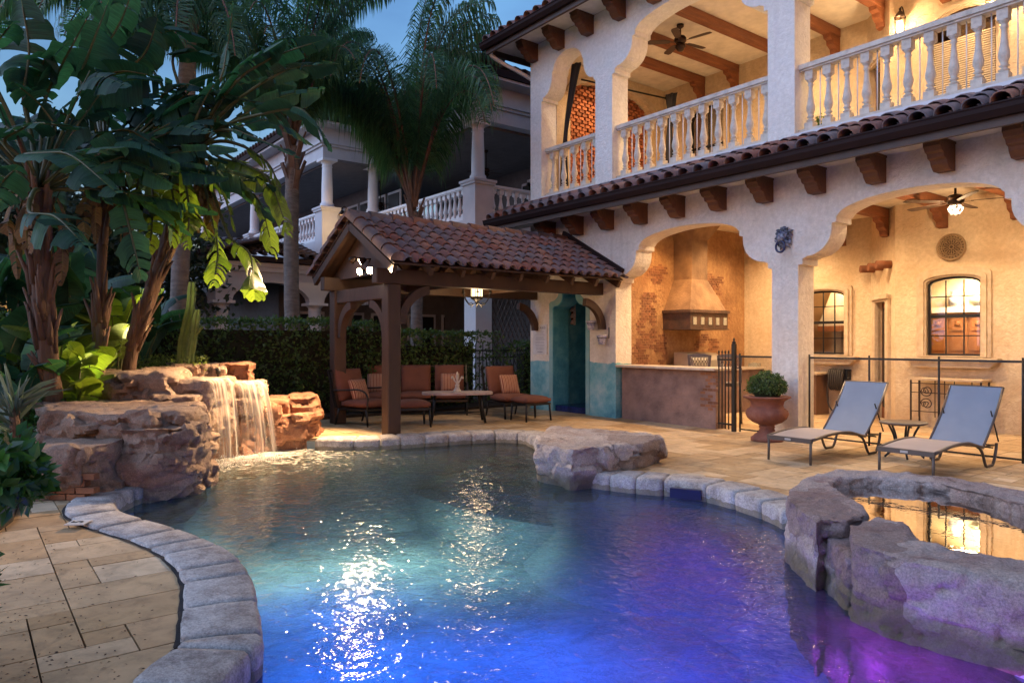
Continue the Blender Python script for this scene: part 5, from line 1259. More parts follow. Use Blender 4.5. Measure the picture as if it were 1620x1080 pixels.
LEAVES = {'A': [(33, 244, 110, 240, 186, 306, 7.9, 7.6, .62, .3), (0, 222, 55, 193, 138, 203, 8.2, 8.0, .5, .4), (42, 338, 88, 340, 134, 388, 7.4, 7.2, .62, 1.), (-20, 330, 0, 290, 30, 262, 7.6, 7.4, .5, .3), (35, 155, 48, 80, 30, -20, 8.6, 8.4, .75, .3),
              (70, 155, 110, 80, 152, 2, 9, 8.8, .75, .2), (-30, 95, 0, 60, 22, 34, 8, 7.8, .55, .3), (40, 165, 62, 118, 75, 80, 8.8, 8.6, .6, .2), (10, 200, -20, 120, -40, 20, 8.6, 8.4, .6, .3), (90, 200, 60, 160, 20, 130, 8.6, 8.2, .6, .3)],
          'B': [(130, 150, 186, 110, 255, 122, 9.3, 9.1, .60, .3), (137, 218, 205, 203, 262, 243, 9.2, 9.0, .60, .3), (125, 125, 150, 60, 178, -14, 9.6, 9.6, .85, .15), (190, 300, 212, 390, 224, 442, 9.0, 8.8, .48, .6), (120, 190, 80, 170, 50, 190, 9.3, 8.9, .5, .3),
              (150, 160, 205, 140, 262, 168, 9.9, 9.8, .55, .3), (140, 110, 190, 40, 215, -30, 10, 10, .8, .15), (165, 130, 230, 90, 250, 30, 10.2, 10, .7, .2), (150, 270, 100, 290, 75, 345, 9.3, 9.0, .5, .6)],
          'C': [(382, 120, 440, 86, 516, 62, 9.6, 9.3, .42, .2), (412, 132, 462, 106, 531, 100, 9.6, 9.3, .55, .3), (415, 180, 478, 168, 524, 232, 9.6, 9.4, .66, .3), (352, 122, 362, 60, 369, 4, 10, 10, .20, 0), (307, 195, 322, 160, 345, 124, 9.9, 9.8, .42, .3),
              (370, 205, 420, 225, 475, 250, 9.7, 9.5, .35, .3), (215, 72, 270, 44, 326, 62, 10.6, 10.3, .6, .3), (268, 88, 315, 78, 356, 92, 10.4, 10.2, .7, .2), (340, 140, 390, 160, 430, 165, 10, 9.8, .45, .3), (250, 155, 290, 130, 345, 150, 10.2, 10, .5, .3),
              (235, 200, 270, 175, 330, 185, 10.4, 10.2, .5, .4)],
          'CL': [(376, 256, 425, 278, 458, 372, 10, 9.8, .52, .9), (330, 322, 346, 395, 338, 452, 10, 9.9, .50, .8), (362, 378, 398, 400, 403, 474, 9.8, 9.7, .52, .8), (360, 280, 412, 315, 433, 402, 10.1, 10, .5, .8), (262, 255, 276, 320, 272, 388, 10.0, 9.9, .42, .9),
                 (240, 270, 243, 335, 236, 402, 9.9, 9.7, .40, .9), (300, 330, 320, 350, 330, 380, 10.3, 10.2, .4, .6), (385, 230, 430, 262, 447, 320, 9.9, 9.8, .42, .7), (318, 275, 352, 300, 372, 362, 9.8, 9.7, .42, .8), (290, 270, 300, 330, 296, 392, 9.8, 9.7, .38, .8), (345, 250, 395, 262, 440, 290, 10.1, 10, .42, .6), (225, 250, 215, 310, 218, 362, 9.8, 9.7, .36, .8)]}
HEADS = {'A': fd(62, 300, 8.5), 'B': fd(166, 262, 9.6), 'C': fd(306, 235, 10.3), 'CL': fd(306, 238, 10.3)}
M['petiole'] = pm('leaf_stalk', (.10, .12, .04), (.06, .06, .025), 4, .5, .2)
M['sheath'] = pm('brown_sheath_trunk', (.12, .065, .038), (.04, .022, .015), 5, .9, 1.0, 11, .04, stretch=(1.4, 1.4, .25), c3=(.22, .13, .075))
TR = {'A': ([fd(86, 640, 8.6), fd(66, 480, 8.5), fd(62, 300, 8.5)], .09, .13), 'B': ([fd(158, 610, 9.7), fd(160, 440, 9.6), fd(166, 262, 9.6)], .06, .065), 'C': ([fd(200, 585, 10.2), fd(226, 500, 10.2), fd(265, 390, 10.3), fd(306, 235, 10.3)], .075, .11)}
LBL = {'A': 'giant bird of paradise with dark thick trunk at the far left', 'B': 'giant bird of paradise with thin straight paired trunk in the middle', 'C': 'leaning giant bird of paradise with lit yellow green hanging leaves'}
for key in 'ABC':
    rnd = random.Random(ord(key)); path, r0, r1 = TR[key]; path = [Vector(p) for p in path]
    th = thing('bird_of_paradise', tuple(path[0]), LBL[key], 'plant', 'giant bird of paradise plants')
    mb = trunk_mb([Vector((path[0].x, path[0].y, 0))]+path, r0, r1, .08, 12, seed=ord(key))
    for k in range(46 if key != 'B' else 26):     # old leaf bases clasping the trunk
        s_ = rnd.uniform(.12, 1.0); q = s_*(len(path)-1); i0 = min(int(q), len(path)-2); p = path[i0].lerp(path[i0+1], q-i0); a = rnd.uniform(0, 6.28); d = Vector((cos(a), sin(a), 0)); rr = r0+(r1-r0)*s_
        ax = (path[i0+1]-path[i0]).normalized(); l = rnd.uniform(.25, .6); out_ = rnd.uniform(.03, .16)
        mb.tube([p+d*rr*.75, p+d*(rr+.02)+ax*l*.5, p+d*(rr+out_)+ax*l], [.05, .035, .012], 5)
    if key == 'B':
        mb.tube(smooth_path([fd(150, 610, 9.5), fd(149, 480, 9.5), fd(143, 300, 9.5), fd(150, 250, 9.5)], 2), [.05]*13, 8) if False else None
    mb.build('trunk', M['sheath'], th)
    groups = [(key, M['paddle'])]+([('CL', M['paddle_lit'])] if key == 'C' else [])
    st_ = MB()
    for gk, mt in groups:
        lv = LEAVES[gk]; mb = MB(); uvs = []
        for (x0, y0, x1, y1, x2, y2, da, db, w, sp_) in lv:
            pts = [fd(x0, y0, da), fd(x1, y1, (da+db)/2+rnd.uniform(-.15, .15)), fd(x2, y2, db)]
            paddle(mb, pts, w*.88, rnd, rnd.uniform(-.5, .5), .60+sp_*.4, .25, .25+.5*sp_, uvs=uvs)
            h = HEADS[gk]; mid = h.lerp(pts[0], .5)+Vector((0, 0, .12)); pp = smooth_path([h, mid, pts[0], pts[0].lerp(pts[1], .5), pts[1], pts[1].lerp(pts[2], .7)], 2)
            st_.tube(pp, [.028*(1-.85*i/len(pp))+.003 for i in range(len(pp))], 6)
        if gk == key:       # further leaves filling the crown behind
            h = HEADS[gk]
            for k in range(28 if key != 'C' else 12):
                a = YAW+pi/2+rnd.uniform(-1.5, 1.5) if rnd.random() < .75 else rnd.uniform(0, 6.28); el = R(rnd.uniform(5, 80)); d = Vector((cos(a)*cos(el), sin(a)*cos(el), sin(el)))
                sdv = Vector((CY, SY, 0))*rnd.uniform(-1.3, 1.3); d = (d+sdv).normalized()
                if d.z < 0: d.z = -d.z
                pl_ = rnd.uniform(.4, 1.0); bl = rnd.uniform(1.1, 1.7); b0 = h+d*pl_; b1 = b0+(d+Vector((0, 0, -.15))).normalized()*bl*.5; b2 = b1+(d+Vector((0, 0, -rnd.uniform(.3, 1.1)))).normalized()*bl*.5
                paddle(mb, [b0, b1, b2], rnd.uniform(.36, .55), rnd, rnd.uniform(-.8, .8), .85, .25, .5, uvs=uvs)
                st_.tube([h, b0, b1], [.026, .016, .007], 5)
        finish_paddles(mb, uvs, 'leaves' if gk != 'CL' else 'lit_leaves', mt, th)
    st_.build('leaf_stalks', M['petiole'], th)
# younger plants between the trunks
def clump(name, label, cat, p, n, h, bl, w, seed, mat, spread=.5, group=None):
    rnd = random.Random(seed); th = thing(name, tuple(p), label, cat, group); mb = MB(); uvs = []; st_ = MB()
    for k in range(n):
        a = k*2.4+rnd.uniform(-.4, .4); d = Vector((cos(a), sin(a), 0)); r = spread*rnd.uniform(.2, 1); hh = h*rnd.uniform(.5, 1.1)
        b0 = p+d*r*.5+Vector((0, 0, hh*.55)); b1 = b0+(d*.35+Vector((0, 0, 1))).normalized()*bl*.5; b2 = b1+(d*.9+Vector((0, 0, .2))).normalized()*bl*.5
        paddle(mb, [b0, b1, b2], w*rnd.uniform(.7, 1.2), rnd, rnd.uniform(-.9, .9), .35, .2, .35, 14, uvs=uvs)
        st_.tube([p+d*.05, p.lerp(b0, .5)+d*.03, b0, b1], [.022, .018, .012, .006], 5)
    finish_paddles(mb, uvs, 'leaves', mat, th); st_.build('leaf_stalks', M['petiole'], th); return th
def cp(x, d, z=.05): q = c2w((x-810)/F*d, d, z); return q
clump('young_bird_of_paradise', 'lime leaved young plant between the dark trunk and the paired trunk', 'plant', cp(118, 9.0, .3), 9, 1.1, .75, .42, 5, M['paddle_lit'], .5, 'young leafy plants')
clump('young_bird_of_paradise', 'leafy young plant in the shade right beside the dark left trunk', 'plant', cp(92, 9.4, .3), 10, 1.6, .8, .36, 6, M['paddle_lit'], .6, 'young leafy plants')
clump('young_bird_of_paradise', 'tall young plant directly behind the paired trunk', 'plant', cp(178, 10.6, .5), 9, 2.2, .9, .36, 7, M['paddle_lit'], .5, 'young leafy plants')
clump('young_bird_of_paradise', 'dark young plant filling the left edge behind the spiky plant', 'plant', cp(20, 8.6, .1), 12, 1.9, .9, .4, 8, M['paddle'], .7, 'young leafy plants')
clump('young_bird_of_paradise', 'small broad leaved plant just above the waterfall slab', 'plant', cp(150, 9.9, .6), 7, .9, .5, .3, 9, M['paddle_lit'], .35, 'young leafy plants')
clump('young_bird_of_paradise', 'tall back plant seen between the leaning trunk and left trunks', 'plant', cp(215, 11.8, .3), 12, 2.8, 1.1, .45, 10, M['paddle'], .8, 'young leafy plants')
clump('young_bird_of_paradise', 'dense dark plant at the very left behind the trunks', 'plant', cp(-40, 9.6, .1), 14, 3.6, 1.4, .5, 11, M['paddle'], 1.0, 'young leafy plants')
clump('young_bird_of_paradise', 'tall dark leafy plant in the gap left of the middle trunk', 'plant', cp(110, 10.8, .1), 14, 3.6, 1.3, .5, 13, M['paddle'], .9, 'young leafy plants')
# spiky plant, cactus, ground cover, foreground bush
sp_ = thing('agave', tuple(cp(22, 7.5)), 'grey green spiky plant at the left edge beside the rocks', 'plant'); mb = MB(); rnd = random.Random(3)
for k in range(46):
    a = rnd.uniform(0, 6.28); el = R(rnd.uniform(15, 80)); d = Vector((cos(a)*cos(el), sin(a)*cos(el), sin(el))); p = cp(22, 7.5, rnd.uniform(.5, .9)); l = rnd.uniform(.35, .6); s_ = d.orthogonal().normalized()*.022
    mb.add([p-s_, p+s_, p+d*l*.6+s_*.9, p+d*l+Vector((0, 0, -.05)), p+d*l*.6-s_*.9], [(0, 1, 2, 3, 4)])
mb.build('leaves', leaf_mat('agave_leaf', (.12, .16, .13), (.07, .10, .08), .5, .15), sp_, recalc=False)
mb = MB(); mb.tube([cp(22, 7.5, 0), cp(24, 7.5, .5), cp(22, 7.5, .85)], .05, 7); mb.build('stem', M['sheath'], sp_)
ca = thing('columnar_cactus', tuple(fd(290, 578, 11.4)), 'tall ribbed green cactus standing on the rock top', 'cactus')
M['cactus'] = pm('cactus_skin', (.14, .21, .06), (.07, .12, .04), 5, .6, .4)
def cactus_stem(pts, r):
    mb = MB(); P = smooth_path(pts, 2); n = 12; v = []
    for i, p in enumerate(P):
        s_ = i/(len(P)-1); rr = r*(1-.35*s_**4)*(1+.06*sin(i*1.7))
        for k in range(n): a = 2*pi*k/n; q = rr*(1 if k % 2 else .52); v.append(p+Vector((CY*cos(a)*q-SY*sin(a)*q, SY*cos(a)*q+CY*sin(a)*q, 0)))
    mb.add(v, [(i*n+k, i*n+(k+1) % n, (i+1)*n+(k+1) % n, (i+1)*n+k) for i in range(len(P)-1) for k in range(n)]+[tuple((len(P)-1)*n+k for k in range(n))]); mb.build('stem', M['cactus'], ca)
cactus_stem([fd(286, 580, 11.4), fd(291, 530, 11.4), fd(302, 490, 11.4), fd(304, 446, 11.4)], .075); cactus_stem([fd(300, 575, 11.3), fd(306, 535, 11.3), fd(313, 490, 11.3)], .06); cactus_stem([fd(303, 470, 11.4), fd(309, 455, 11.4)], .04); cactus_stem([fd(309, 530, 11.3), fd(320, 516, 11.3)], .035)
gc = thing('ground_cover', tuple(cp(250, 11, .9)), 'low feathery green ground cover along the top of the waterfall rocks', 'ground cover'); rnd = random.Random(23); mb = MB()
for k in range(3600):
    x = rnd.uniform(185, 345); d_ = rnd.uniform(11.0, 12.6); h = rnd.uniform(0, 1)**2*.30*(1 if x < 330 else .5); p = cp(x, d_, .96+h); scatter_leaves(mb, rnd, p, Vector((0, 0, 1)), .05)
g_ = mb.build('foliage', leaf_mat('ground_cover_leaf', (.15, .20, .05), (.07, .11, .03), .5, .4), gc, recalc=False); gc['kind'] = 'stuff'
def leafy_bush(name, label, p, rx, ry, rz_, n, size, mat, seed, cat='bush', parent=None, inner=.72, droop=0):
    rnd = random.Random(seed); mb = MB(); th = thing(name, tuple(p), label, cat) if parent is None else parent
    for k in range(n):
        a = rnd.uniform(0, 6.28); c_ = rnd.uniform(-.35, 1); s_ = sqrt(1-c_*c_); d = Vector((cos(a)*s_, sin(a)*s_, c_)); rr = rnd.uniform(inner, 1.0)*(1.12 if rnd.random() < .02 else 1)*(1+.17*fbm(d*2.5+Vector((seed, 0, 0)), 3))
        scatter_leaves(mb, rnd, Vector(p)+Vector((d.x*rx*rr, d.y*ry*rr, d.z*rz_*rr)), d, size, 1, droop)
    mb.build('foliage', mat, th, recalc=False); return th
q = fd(-14, 770, 3.0); bs = leafy_bush('foreground_bush', 'glossy green bush leaning in at the lower left edge of the view', q, .19, .19, .22, 900, .085, M['bush'], 5, inner=.3, droop=.4)
mb = MB()
for k in range(5): mb.tube([Vector((q.x-.05, q.y-.05, 0)), q+Vector((random.Random(k).uniform(-.1, .1), random.Random(k+9).uniform(-.1, .1), .05))], .008, 5)
mb.build('stems', M['sheath'], bs)
q2 = fd(-150, 760, 3.0); q2.z = .42; leafy_bush('x', '', q2, .30, .30, .42, 1500, .085, M['bush'], 6, parent=bs, inner=.3)
leafy_bush('shade_shrub', 'low dark shrub at the foot of the left trunks', cp(60, 8.6, .35), .7, .5, .5, 1500, .08, M['bush'], 8)
leafy_bush('shade_shrub', 'low shrub behind the waterfall slab at the paired trunk', cp(160, 10.6, .7), .7, .5, .5, 1500, .07, M['hedge'], 9)

# dry hanging leaves under the crowns
M['dry'] = leaf_mat('dry_brown_leaf', (.20, .12, .06), (.09, .05, .03), .8, .25, True)
for th in [o for o in S.objects if o.name.startswith('bird_of_paradise')]:
    key = 'ABC'[[l[:12] for l in LBL.values()].index(th['label'][:12])] if False else [k for k in LBL if LBL[k] == th['label']][0]
    rnd = random.Random(ord(key)+5); h = HEADS[key]; mb = MB(); uvs = []
    for k in range(9):
        a = rnd.uniform(0, 6.28); d = Vector((cos(a), sin(a), 0)); b0 = h+d*rnd.uniform(.12, .25)-Vector((0, 0, rnd.uniform(0, .3))); l = rnd.uniform(.5, 1.1)
        paddle(mb, [b0, b0+d*.12-Vector((0, 0, l*.5)), b0+d*.08-Vector((0, 0, l))], rnd.uniform(.14, .26), rnd, rnd.uniform(-1, 1), .95, .3, .5, 16, uvs=uvs)
    finish_paddles(mb, uvs, 'dry_leaves', M['dry'], th)
# garden uplights among the plants
for (x, d_, z, tx, ty, td, e, lab) in ((222, 10.5, 1.02, 330, 300, 10.2, 95, 'small garden uplight at the foot of the leaning trunk'), (140, 9.3, .75, 130, 350, 9.2, 60, 'small garden uplight between the left trunks'), (345, 10.9, 1.0, 400, 350, 9.9, 40, 'small garden uplight beside the cactus on the rocks')):
    p = cp(x, d_, z); g = thing('garden_uplight', tuple(p), lab, 'garden light', 'garden uplights among the plants'); mb = MB(); mb.lathe([(.015, -.25), (.015, 0), (.035, .02), (.04, .09), (.036, .09)], p, 10); mb.build('housing', M['black'], g)
    mb = MB(); mb.lathe([(0, .075), (.034, .075), (.0, .08)], p, 10); mb.build('bulb', emit('uplight_glow', (1, .78, .45), 8), g)
    lamp('SPOT', 'uplight_beam', tuple(p+Vector((0, 0, .11))), e, (1, .76, .36), target=tuple(fd(tx, ty, td)), spot_size=R(110), spot_blend=.9, shadow_soft_size=.04)

# ================================================================== FAR TREES, a dark mass added to block the horizon glow
M['far'] = leaf_mat('far_tree_leaf', (.035, .06, .03), (.02, .035, .02), .6, .2)
def far_tree(px, dep, h, r, label, seed):
    rnd = random.Random(seed); p = c2w((px-810)/F*dep, dep, 0); th = thing('backdrop_tree', tuple(p), label, 'tree', 'added dark trees beyond the left planting'); mb = MB()
    mb.tube([p, p+Vector((.1, 0, h*.4)), p+Vector((-.1, .1, h*.8))], [.22, .17, .06], 8)
    for k in range(5): a = k*1.3; mb.tube([p+Vector((0, 0, h*(.3+.08*k))), p+Vector((cos(a)*r*.6, sin(a)*r*.6, h*(.5+.08*k)))], [.09, .03], 6)
    mb.build('trunk', M['sheath'], th); mb = MB()
    cl = [(p+Vector((rnd.uniform(-r, r)*.8, rnd.uniform(-r, r)*.8, h*rnd.uniform(.12, .92))), rnd.uniform(.5, 1.0)*r*.55) for _ in range(26)]
    for c, cr_ in cl:
        for _ in range(330):
            d = Vector((rnd.gauss(0, 1), rnd.gauss(0, 1), rnd.gauss(0, 1))).normalized(); scatter_leaves(mb, rnd, c+d*cr_*rnd.uniform(.5, 1.05), d, .20)
    mb.build('crown', M['far'], th, recalc=False)
far_tree(-60, 17, 6.5, 2.6, 'added dark broadleaf tree at the far left edge behind the planting', 1); far_tree(70, 19, 6.5, 2.5, 'added dark broadleaf tree behind the thick left trunk', 2); far_tree(190, 22, 6.0, 2.4, 'added dark broadleaf tree between the palm and the paired trunk', 3)
# ================================================================== LIGHTS OF THE VILLA
WARM = (1.0, .67, .36); AMB = (1.0, .54, .20)
def can_light(x, y, z, e, lab, deg=150, vis=True, color=WARM):
    th = thing('ceiling_light', (x, y, z), lab, 'ceiling light', 'recessed ceiling lights')
    mb = MB(); mb.lathe([(.055, 0), (.09, 0), (.09, -.012), (.075, -.014), (.06, -.004)], (x, y, z-.001), 18); mb.build('trim', M['plaster'], th)
    mb = MB(); mb.lathe([(.0, -.004), (.056, -.004), (.055, -.010), (0, -.012)], (x, y, z-.001), 18); mb.build('bulb', M['can'], th)
    lamp('SPOT', 'can_beam', (x, y, z-.03), e, color, target=(x, y, 0), spot_size=R(deg), spot_blend=.8, shadow_soft_size=.06)
M['can'] = emit('warm_downlight', (1, .72, .42), 14)
can_light(-8.3, 11.1, 3.968, 100, 'recessed light just inside the kitchen arch crown')
can_light(-8.6, 13.1, 3.968, 150, 'recessed light deep in the kitchen near the bright wall')
can_light(-9.3, 11.15, 3.968, 55, 'recessed light beside the chimney hood', 110, color=AMB)
can_light(-6.9, 12.3, 3.968, 115, 'recessed light above the loggia corner by the small window')
can_light(-5.2, 11.6, 3.968, 115, 'recessed light left of the lower fan')
can_light(-3.2, 12.0, 3.968, 105, 'recessed light right of the lower fan')
can_light(-11.4, 12.0, 7.848, 95, 'recessed light upstairs near the brick lattice')
can_light(-8.0, 11.2, 7.848, 70, 'bright recessed light at the upstairs arch beside the white pillar')
can_light(-8.2, 12.9, 7.848, 110, 'recessed light upstairs behind the middle balustrade')
can_light(-5.9, 12.0, 7.848, 90, 'recessed light upstairs above the door')
can_light(-3.6, 11.9, 7.848, 60, 'recessed light upstairs above the shuttered window')
# ---- underwater lamps and added olive fill
def uw(x, y, z, e, col, r=.12): return lamp('SPOT', 'pool_lamp_and_fill', tuple(c2w(x, y, max(z, -.45))), e*(1.7 if col[2] > .8 and col[0] < .08 else 3.6 if col[0] > .4 and col[2] < .6 else 1.7), col, target=tuple(c2w(x, y, -3)), spot_size=R(165), spot_blend=.6, shadow_soft_size=r)
BLUE = (.045, .19, .90); VIO = (.26, .06, 1.0); MAG = (.62, .05, .95)
uw(.2, 2.4, -.7, 60, BLUE, .3); uw(-.5, 4.2, -.7, 50, (.02, .13, 1.0), .3); uw(.9, 4.6, -.7, 34, (.04, .11, 1.0), .3)
uw(-1.3, 6.0, -.7, 42, (.06, .22, .85), .18); uw(.2, 6.4, -.7, 36, (.05, .17, .90), .18); uw(1.5, 6.2, -.6, 9, (.12, .07, 1.0), .3); uw(1.7, 7.2, -.6, 5, VIO, .3)
uw(-2.0, 7.6, -.7, 30, (.07, .26, .85), .18); uw(-2.7, 8.8, -.7, 14, (.9, .9, .45), .18); uw(-1.4, 9.2, -.7, 16, (.85, .9, .5), .18); uw(-.3, 8.6, -.7, 6, (.6, .8, .5), .18)  # far-end olive spots added to green the water, no fixtures there
for a, b_ in ((1.75, 4.55), (2.0, 3.7), (2.1, 3.3)): lamp('SPOT', 'pool_lamp_and_fill', tuple(c2w(a, b_, -.24)), 60, MAG, target=tuple(c2w(a-.1, b_-.1, -1.3)), spot_size=R(140), spot_blend=.8, shadow_soft_size=.04)
lamp('POINT', 'spa_lamp', tuple(c2w(3.3, 4.9, -.2)), 22, (.22, .12, 1.0), shadow_soft_size=.12)
for a, b_ in ((2.05, 4.15), (2.12, 3.75), (2.2, 3.4)): lamp('POINT', 'pool_lamp_and_fill', tuple(c2w(a-.06, b_-.06, -.36)), 2.6, MAG, shadow_soft_size=.05)
# ================================================================== FURNITURE AND SMALL THINGS
M['sling'] = pm('grey_sling_fabric', (.22, .27, .34), (.19, .235, .30), 3, .75, .3, 220, .002)
M['sling_seat'] = pm('taupe_sling_fabric', (.42, .36, .33), (.37, .31, .28), 3, .75, .3, 220, .002)
M['taupe'] = pm('taupe_aluminium', (.105, .085, .075), (.085, .07, .062), 6, .4, .1, metal=.2)
M['silver'] = pm('brand_plate_grey', (.45, .45, .45), rough=.3, bump=0)
def lounger(x, y, label):
    th = thing('sun_lounger', (x, y, 0), label, 'sun lounger', 'sun loungers on the deck in front of the mesh fence')
    def side(s): return .30+.045*sin(pi*min(1, s/1.25))-.05*max(0, s-.9)/.4
    prof = [(s, side(s)) for s in [i*.1 for i in range(14)]]
    mb = MB()
    v = [(sx*.275, s, z+.004) for s, z in prof for sx in (-1, 1)]+[(sx*.275, s, z-.008) for s, z in prof for sx in (-1, 1)]; n = len(prof)
    mb.add(v, [(2*i, 2*i+1, 2*i+3, 2*i+2) for i in range(n-1)]+[(2*n+2*i, 2*n+2*i+2, 2*n+2*i+3, 2*n+2*i+1) for i in range(n-1)]+[(0, 2*n, 2*n+1, 1)], 0, True); mb.build('seat', M['sling_seat'], th, local=True)
    h = (1.30, side(1.3)-.0); t_ = (1.93, .93); mb = MB(); v = []; nb_ = 10
    for dz in (0, -.010):
        for i in range(nb_+1):
            s_ = i/nb_; y_ = h[0]+(t_[0]-h[0])*s_+.04*sin(pi*s_); z_ = h[1]+(t_[1]-h[1])*s_-.02*sin(pi*s_)
            for sx in (-1, 1): v.append((sx*.285, y_+dz*.7, z_+.012+dz*.7))
    k = 2*(nb_+1); mb.add(v, [(2*i, 2*i+1, 2*i+3, 2*i+2) for i in range(nb_)]+[(k+2*i, k+2*i+2, k+2*i+3, k+2*i+1) for i in range(nb_)]+[(2*nb_, 2*nb_+1, k+2*nb_+1, k+2*nb_)], 0, True); mb.build('backrest', M['sling'], th, local=True)
    fr = MB(); fr.box(-.30, .30, -.02, .02, .26, .315)
    for sx in (-1, 1):
        fr.tube([(sx*.30, s, z) for s, z in prof], .019, 6)
        fr.tube([(sx*.30, h[0], h[1]), (sx*.30, (h[0]+t_[0])/2+.03, (h[1]+t_[1])/2-.02), (sx*.30, t_[0], t_[1])], .014, 6)
    fr.tube([(-.30, t_[0], t_[1]), (.30, t_[0], t_[1])], .012, 6); fo = fr.build('frame', M['taupe'], th, local=True)
    mb = MB(); mb.box(-.05, .03, -.0235, -.0205, .275, .30); mb.build('maker_plate', M['silver'], fo, local=True)
    for sx in (-1, 1):
        mb = MB(); mb.tube([(sx*.285, .0, .27), (sx*.285, -.005, 0)], .016, 6); mb.build('leg', M['taupe'], th, local=True)
        mb = MB(); P = smooth_path([(sx*.30, 1.12, .29), (sx*.30, 1.28, .20), (sx*.30, 1.36, .03), (sx*.30, 1.48, -.03), (sx*.30, 1.62, .03), (sx*.30, 1.70, .20), (sx*.30, 1.71, .27)], 3); P = [Vector((p.x, p.y, max(p.z, .016))) for p in P]
        mb.tube(P, .017, 6); mb.build('leg', M['taupe'], th, local=True)
    st_ = MB(); 
    for sx in (-1, 1): st_.tube([(sx*.27, 1.62, .66), (sx*.27, 1.86, .27)], .009, 6)
    st_.tube([(-.30, 1.70, .24), (.30, 1.70, .24)], .009, 6); st_.tube([(-.30, 1.60, .22), (.30, 1.60, .22)], .009, 6)
    for sx in (-1, 1): st_.tube([(sx*.29, 1.15, .26), (sx*.29, 1.7, .24)], .009, 6)
    st_.build('back_support', M['black'], th, local=True); return th
lounger(-5.02, 8.18, 'left grey sling sun lounger nearer the terracotta urn'); lounger(-3.67, 8.27, 'right grey sling sun lounger standing behind the spa rim')
p = c2w(5.08, 9.35, 0); tb = thing('side_table', tuple(p), 'small round metal side table between the two loungers', 'side table')
mb = MB(); mb.lathe([(.0, .43), (.26, .43), (.285, .445), (.285, .455), (.27, .462), (0, .462)], n=28); mb.build('table_top', M['taupe'], tb, local=True)
for k in range(5):
    a = k*2*pi/5+.3; mb = MB(); mb.tube(smooth_path([(.19*cos(a), .19*sin(a), .43), (.10*cos(a), .10*sin(a), .25), (.13*cos(a), .13*sin(a), .12), (.24*cos(a), .24*sin(a), .01)], 2), .014, 6); mb.build('leg', M['black'], tb, local=True)
mb = MB(); mb.tube([(.115*cos(2*pi*k/20), .115*sin(2*pi*k/20), .20) for k in range(20)], .007, 5, closed=True); mb.build('ring', M['black'], tb, local=True)
# urn with boxwood
p = c2w(3.86, 10.9, 0); ur = thing('terracotta_urn', tuple(p), 'fluted terracotta urn standing in front of the white pillar', 'urn')
M['terra'] = pm('weathered_terracotta', (.20, .075, .05), (.11, .045, .035), 5, .85, .5, 30, .01, c3=(.28, .13, .09))
mb = MB(); mb.lathe([(.235, 0), (.235, .05), (.20, .07), (.17, .10), (.12, .13), (.10, .19), (.115, .21), (.10, .23), (.13, .25), (.20, .28), (.27, .34), (.295, .41), (.285, .46), (.245, .50), (.235, .54), (.25, .60), (.30, .635), (.345, .655), (.345, .675), (.32, .68), (.28, .66), (.25, .62)], n=72, flute=30, fl_amp=.06, fl_rng=(.10, .47)); mb.build('bowl', M['terra'], ur, local=True)
bx_ = leafy_bush('boxwood_ball', 'clipped round boxwood growing in the terracotta urn', p+Vector((0, 0, .80)), .27, .27, .235, 3200, .035, M['boxwood'], 3, 'shrub', inner=.86)
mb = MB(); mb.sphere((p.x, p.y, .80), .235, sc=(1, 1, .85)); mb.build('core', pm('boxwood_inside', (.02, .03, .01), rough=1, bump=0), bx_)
# mesh pool fence and gate
m, t, bb, o = newmat('pool_mesh'); t.nodes.remove(bb); df = N(t, 'ShaderNodeBsdfDiffuse'); df.inputs[0].default_value = (.02, .02, .02, 1); tr = N(t, 'ShaderNodeBsdfTransparent'); mx = N(t, 'ShaderNodeMixShader'); mx.inputs[0].default_value = .10
L(t, tr.outputs[0], mx.inputs[1]); L(t, df.outputs[0], mx.inputs[2]); L(t, mx.outputs[0], o.inputs[0]); M['mesh'] = m
def mesh_fence(xs, y, label):
    th = thing('mesh_fence', (xs[0], y, 0), label, 'fence', 'transparent mesh pool fence panels')
    for x in xs: mb = MB(); mb.tube([(x, y, 0), (x, y, 1.30)], .015, 8); mb.build('pole', M['black'], th)
    mb = MB(); mb.box(xs[0], xs[-1], y-.004, y+.004, 1.235, 1.265); mb.box(xs[0], xs[-1], y-.004, y+.004, .03, .055); mb.build('border_strap', M['black'], th)
    mb = MB(); mb.box(xs[0], xs[-1], y-.001, y+.001, .056, 1.234); mb.build('mesh_panel', M['mesh'], th)
mesh_fence([-6.03, -5.11, -4.18, -3.22, -2.27], 10.38, 'black edged mesh fence running behind the two sun loungers'); mesh_fence([-7.22, -6.56], 10.30, 'short mesh fence panel between iron gate and pillar')
gt = thing('iron_gate', (-7.45, 10.25, 0), 'narrow black iron gate standing at the end of the bar', 'gate')
mb = MB()
for k in range(4): mb.tube([(-7.58+.065*k, 10.22, .03), (-7.58+.065*k, 10.22, 1.30)], .011, 6); mb.lathe([(.011, 1.30), (.018, 1.32), (.002, 1.36)], (-7.58+.065*k, 10.22, 0), 6)
mb.build('picket', M['black'], gt); gt.children[0]['label'] = 'row of thin black pickets'
mb = MB(); mb.box(-7.60, -7.28, 10.205, 10.235, .10, .13); mb.box(-7.60, -7.28, 10.205, 10.235, 1.18, 1.21); mb.build('rail', M['black'], gt)
mb = MB(); mb.box(-7.31, -7.25, 10.19, 10.25, 0, 1.46); mb.lathe([(.03, 1.46), (.035, 1.49), (.012, 1.51), (.02, 1.53), (.002, 1.57)], (-7.28, 10.22, 0), 8); mb.build('gate_post', M['black'], gt)
